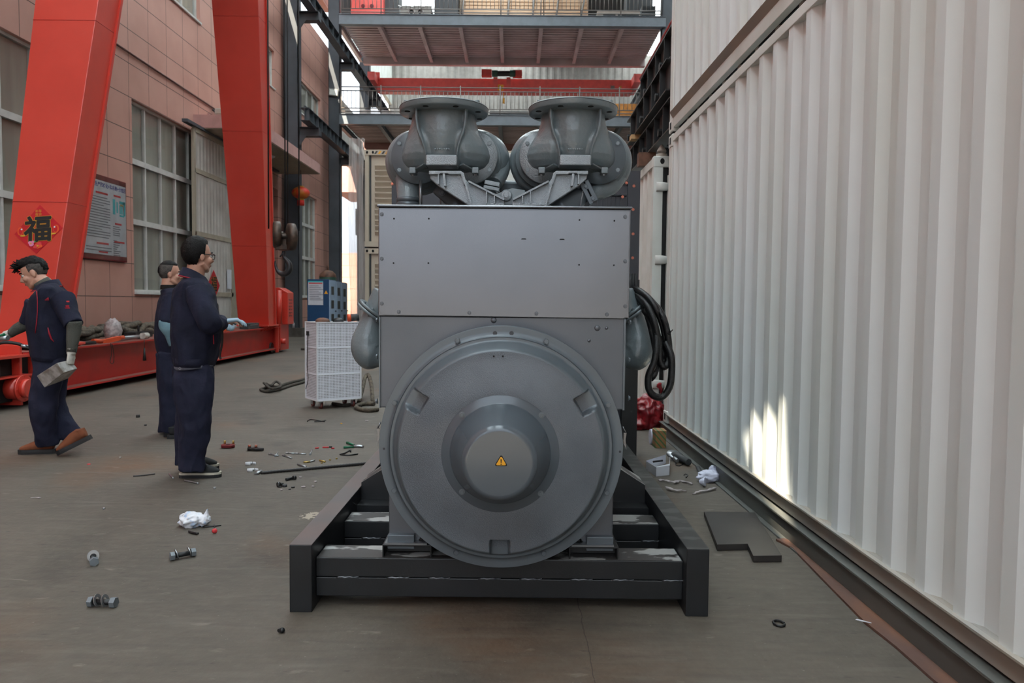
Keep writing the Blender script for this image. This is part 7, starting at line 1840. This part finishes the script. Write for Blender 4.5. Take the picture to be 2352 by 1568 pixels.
for a, b_, m in (((724, 1029), (732, 1028), 'redt'), ((741, 1027), (755, 1027), 'redt'), ((756, 1026), (763, 1026), 'black'), ((761, 1029), (768, 1029), 'redt')):
    q = MB(); q.cyl(F_(*a, .006), F_(*b_, .006), 0.006, n=8); tag(q.build('cable_lug', M[m]), 'tiny black cable lug among the red ones left of the pliers' if m == 'black' else 'tiny red cable lug left of the green pliers, %s' % {(724, 1029): 'leftmost of the three', (741, 1027): 'middle one of the three', (761, 1029): 'nearest the pliers'}[a], 'lug', 'cable lugs by the pliers')
# black bolts
c_ = F_(667, 1100); o = empty('cap_screw', (c_.x, c_.y, 0), 'black cap screw lying on the floor below the ribbed bar', 'screw')
q = MB(); q.cyl(F_(657, 1101, .011), F_(674, 1097, .011), 0.010, n=12); q.build('shank', M['black'], o); q = MB(); q.cyl(F_(673, 1097, .015), F_(679, 1096, .015), 0.015, n=16); q.build('screw_head', M['black'], o)
c_ = F_(643, 1113); o = empty('cap_screw', (c_.x, c_.y, 0), 'short black bolt with a pale washer, leftmost of the black fastenings', 'screw')
q = MB(); q.cyl(F_(637, 1113, .017), F_(643, 1112, .017), 0.017, n=14); q.build('screw_head', M['black'], o); q = MB(); q.cyl(F_(643, 1112, .011), F_(651, 1111, .011), 0.010, n=12); q.build('shank', M['black'], o)
q = MB(); q.cyl(F_(640, 1112, .018), F_(641, 1112, .018), 0.019, n=16); q.build('washer', M['zinc'], o)
for px, py, r, h, m, lab in ((654, 1117, .018, .016, 'dgrey', 'round grey nut beside the short black bolt'), (644, 1119, .012, .010, 'black', 'small black nut in front of the short black bolt'), (673, 1120, .013, .010, 'black', 'small black nut lying alone right of the round grey nut'), (665, 1124, .009, .006, 'black', 'tiny black ring in front of the black nuts'), (317, 958, .022, .03, 'black', 'small dark lump on the floor left of the standing workers'), (334, 977, .014, .012, 'black', 'tiny dark scrap below the small dark lump'), (493, 1122, .010, .012, 'zinc', 'tiny steel nut right of and below the black canvas shoes'), (239, 1169, .008, .012, 'zinc', 'tiny steel nut alone on the floor at left'), (276, 1052, .009, .012, 'cgrey', 'tiny pale nut behind the thin steel rod'), (204, 1066, .014, .004, 'redt', 'small red scrap on the floor beyond the steel rod')):
    c_ = F_(px, py); q = MB(); q.cyl(c_, c_ + V((0, 0, h)), r, r * 0.9, n=8); tag(q.build('nut' if 'nut' in lab or 'ring' in lab else 'scrap', M[m]), lab, 'nut' if 'nut' in lab or 'ring' in lab else 'scrap')
for i, (px, py, s_) in enumerate(((690, 1097, .012), (725, 1107, .012), (697, 1119, .018), (719, 1118, .012), (647, 1126, .012), (843, 967, .02), (784, 973, .012))):
    c_ = F_(px, py); q = MB(); q.ball(c_ + V((0, 0, 0.005)), (s_, s_ * 0.7, 0.005), 8, 5, fn=lambda d: 1 + 0.4 * noise.noise(d * 3 + V((i, 0, 0)))); tag(q.build('film_scrap', M['yellow'] if i == 6 else M['poly']), 'tiny yellow scrap on the floor right of the trolley' if i == 6 else ('pale scrap of plastic beside the rope sling near the generator set' if i == 5 else 'tiny scrap of clear plastic %s' % ('right of the black cap screw', 'farthest right of the clear scraps near the black screws', 'largest of the clear scraps right of the small black nut', 'touching the largest clear scrap at its right end', 'in front of the small black nuts')[i]), 'scrap', None if i > 4 else 'clear scraps around the black bolts')
# crumpled white bag with straps, red knob
c_ = F_(441, 1208); q = MB(); q.ball(c_ + V((0, 0, 0.035)), (0.075, 0.06, 0.045), 28, 18, fn=lambda d: 1 + 0.35 * noise.noise(d * 2.5) + 0.12 * noise.noise(d * 7)); q.ball(c_ + V((0.07, 0.0, 0.035)), (0.035, 0.04, 0.03), 18, 12, fn=lambda d: 1 + 0.45 * noise.noise(d * 3 + V((4, 0, 0)))); q.prism([c_ + V((0.05, 0.0, 0.04)), c_ + V((0.085, 0.0, 0.10)), c_ + V((0.095, 0.0, 0.05))], (0, 0.02, 0))
pb_ = fuse(q, 'crumpled_bag', mat('white printed bag film', (222, 224, 230), 0.5, 0, (176, 196, 222), 22, lo=0.55, hi=0.62), None, voxel=0.004, sm=1); tag(pb_, 'crumpled white bag with faint blue print lying on the floor', 'bag')
wirebit([(466, 1210), (488, 1208), (508, 1206)], 0.004, M['black'], 'cable_tie', 'long thin black tie sticking out right of the crumpled white bag', 'tie')
wirebit([(434, 1220), (444, 1223), (455, 1225)], 0.007, M['black'], 'strap', 'short black strap in front of the crumpled white bag', 'strap')
wirebit([(487, 1219), (493, 1212), (492, 1204)], 0.003, M['wire'], 'thin_wire', 'very thin dark wire crossing the long tie above the red knob')
c_ = F_(493, 1224); q = MB(); q.ball(c_ + V((0, 0, 0.013)), (0.014, 0.014, 0.013), 16, 10, fn=lambda d: 1 + 0.1 * math.cos(5 * math.atan2(d.y, d.x))); tag(q.build('red_knob', M['redt']), 'small bright red plastic knob on the floor right of the crumpled white bag', 'knob')
c_ = F_(644, 1446); q = MB(); q.cyl(F_(640, 1448, .010), F_(646, 1444, .010), 0.007, n=8).ball(F_(648, 1447, .010), 0.011, 10, 6); tag(q.build('black_screw', M['black']), 'small black screw on the floor below the left end of the skid', 'screw')
q = MB(); q.tube(cr([F_(70, 1143, .003), F_(82, 1142, .003), F_(92, 1143, .004)], 4), [(0.004, 0.002)] * 6 + [(0.010, 0.003)] * 3, 6, side=(0, 1, 0)); tag(q.build('film_strip', M['poly']), 'short strip of clear film on the floor at the far left', 'scrap')
# ---- right side floor things
c_ = F_(1492, 985); q = MB(); q.ball(c_ + V((0.0, 0.06, 0.15)), (0.17, 0.14, 0.19), 32, 22, fn=lambda d: 1 + 0.22 * noise.noise(d * 2.6) + 0.10 * abs(noise.noise(d * 7))); q.ball(c_ + V((-0.13, 0.0, 0.05)), (0.13, 0.09, 0.055), 22, 14, fn=lambda d: 1 + 0.3 * noise.noise(d * 3)); q.tube([c_ + V((0.1, 0.06, 0.28)), c_ + V((0.12, 0.04, 0.38)), c_ + V((0.10, 0.05, 0.47))], [0.03, 0.015, 0.03], 8)
rb_ = fuse(q, 'rubbish_bag', M['bagr'], None, voxel=0.008, sm=1, fn=lambda w, n: n * 0.012 * (1 - abs(noise.noise(w * 13)) * 3)); tag(rb_, 'crumpled red plastic bag on the floor between the set and the white container', 'bag')
c_ = F_(1518, 1029); s_ = 0.052; q = MB(); q.box(c_.x - s_, c_.x + s_ * 0.9, c_.y, c_.y + 0.16, 0.0, 0.155)
m = mat('cardboard with green tape', (150, 118, 78), 0.6); b = m.node_tree.nodes['Principled BSDF']; tcn = N(m, 'ShaderNodeTexCoord'); sp = N(m, 'ShaderNodeSeparateXYZ'); LK(m, tcn.outputs['Object'], sp.inputs[0])
v = MATH(m, 'MODULO', MATH(m, 'ADD', MATH(m, 'ADD', sp.outputs[0], MATH(m, 'MULTIPLY', sp.outputs[2], 0.9)), 5.0), 0.05); k = MATH(m, 'LESS_THAN', v, 0.016); mx = N(m, 'ShaderNodeMix', data_type='RGBA'); LK(m, k, mx.inputs[0]); mx.inputs[6].default_value = (*L((150, 112, 70)), 1); mx.inputs[7].default_value = (*L((74, 112, 66)), 1); LK(m, mx.outputs[2], b.inputs['Base Color'])
q.obox((c_.x, c_.y + 0.08, 0.156), (s_, 0.08, 0.002), (1, 0, 0), (0, 1, 0), (0, 0, 1)); tag(q.build('cardboard_box', m, bevel=0.002), 'small brown box with green stripes on the floor in front of the red bag', 'box')
c_ = F_(1501, 1023); q = MB(); q.cyl((c_.x - 0.02, c_.y + 0.08, 0.07), (c_.x + 0.03, c_.y + 0.08, 0.07), 0.07, n=28); tag(q.build('tape_roll', M['foam']), 'pale lilac roll standing left of the brown striped box', 'roll')
# angle grinder lying
c_ = F_(1580, 1060); o = empty('angle_grinder', (c_.x, c_.y, 0), 'angle grinder with a shiny disc guard lying by the channel beam', 'tool')
q = MB(); q.tube([F_(1548, 1046, .04), F_(1565, 1052, .04), F_(1582, 1061, .035)], [0.035, 0.03, 0.026], 12); q.build('motor_body', M['dgrey'], o)
q = MB(); a = F_(1549, 1043, .05); q.lathe([(0.0, 0.012), (0.062, 0.006), (0.066, -0.01), (0.06, -0.012)], a, (0.1, -0.35, 1), 24); q.build('disc_guard', M['zinc'], o)
q = MB(); q.cyl(F_(1556, 1058, .03), F_(1549, 1052, .04), 0.016, n=10); q.build('spindle', M['zinc'], o)
wirebit([(1552, 1062), (1553, 1068), (1562, 1069), (1570, 1064)], 0.004, M['black'], 'bent_wire', 'small bent black wire below the angle grinder')
wirebit([(1571, 1091), (1575, 1088), (1580, 1091), (1576, 1096)], 0.003, M['black'], 'bent_wire', 'tiny curled black wire left of the lilac foam bag')
# open paper box
o = F_(1508, 1092); e = empty('paper_box', (o.x, o.y, 0), 'torn open white paper box on the floor beside the right skid rail', 'box')
a, b_, c_, d_ = F_(1484, 1078), F_(1507, 1094), F_(1537, 1091), F_(1538, 1066)
for p0, p1, h in ((b_, c_, .075), (a, b_, .07), (c_, d_ , .06), (a, d_ + V((-0.03, .02, 0)), .075)):
    q = MB(); q.prism([p0, p1, p1 + V((0, 0, h)), p0 + V((0, 0, h * 0.95))], (0.003, 0.003, 0)); q.build('box_wall', M['paper'], e)
q = MB(); q.prism([a + V((0, 0, .002)), b_ + V((0, 0, .002)), c_ + V((0, 0, .002)), d_ + V((0, 0, .002))], (0, 0, 0.003)); q.build('box_floor', M['paper'], e)
q = MB(); q.cyl(a.lerp(c_, 0.3) + V((0, 0, .075)), b_.lerp(d_, 0.45) + V((0, 0, .08)), 0.008, n=8); tag(q.build('black_marker', M['black']), 'black stick lying across the torn white paper box', 'tool')
q = MB(); q.ball(F_(1628, 1106) + V((0, 0, 0.04)), (0.085, 0.06, 0.045), 28, 18, fn=lambda d: 1 + 0.35 * noise.noise(d * 2.2 + V((3, 0, 0)))); q.ball(F_(1640, 1100) + V((0.0, 0, 0.06)), (0.04, 0.04, 0.045), 18, 12, fn=lambda d: 1 + 0.4 * noise.noise(d * 3)); q.tube([F_(1606, 1106, .03), F_(1620, 1106, .035)], [0.014, 0.035], 10)
fb = fuse(q, 'foam_bag', M['foam'], None, voxel=0.004, sm=1); tag(fb, 'crumpled pale lilac foam bag on the floor beside the channel beam', 'bag')
q = MB(); q.tube([F_(1603, 1072, .01), F_(1616, 1095, .012)], [(0.02, 0.008), (0.016, 0.008)], 8, side=(1, 0, 0)); tag(q.build('tool_handle', M['dgrey']), 'dark tool handle behind the lilac foam bag', 'tool')  # handle of a tool
def crink(K, lab, seed):
    q = MB(); rnd = random.Random(seed); pts = cr([F_(a, b_, .006) + V((0, 0, rnd.uniform(0, .012))) for a, b_ in K], 5); q.tube(pts, [(0.012 * (1 + 0.6 * rnd.uniform(-1, 1)), 0.004) for _ in pts], 6, side=(0, 1, 0)).jitter(0.006, 30); tag(q.build('film_strip', M['poly']), lab, 'film')
crink([(1514, 1102), (1530, 1106), (1548, 1110), (1562, 1104), (1590, 1112)], 'strip of clinging clear film below the paper box', 1)
crink([(1530, 1122), (1550, 1128), (1575, 1127)], 'strip of clear film lying parallel to the right skid rail', 2)
crink([(1594, 1134), (1606, 1130), (1622, 1128), (1642, 1122)], 'glittering strip of clear film below the lilac foam bag', 3)
c_ = F_(1789, 1434); q = MB(); q.tube([c_ + V((0.021 * math.cos(a), 0.028 * math.sin(a), 0.006)) for a in [2 * PI * i / 20 for i in range(20)]], 0.005, 8); tag(q.build('rubber_ring', M['black']), 'small black rubber ring alone on the floor at lower right', 'ring')
c_ = F_(1978, 1433); q = MB(); q.prism([c_ + V((-0.02, 0.01, 0.013)), c_ + V((0.03, -0.025, 0.014)), c_ + V((0.032, -0.02, 0.014)), c_ + V((-0.01, 0.018, 0.013))], (0, 0, 0.002)); tag(q.build('paper_scrap', M['paper']), 'small white paper scrap on the edge of the rusty strip', 'paper')
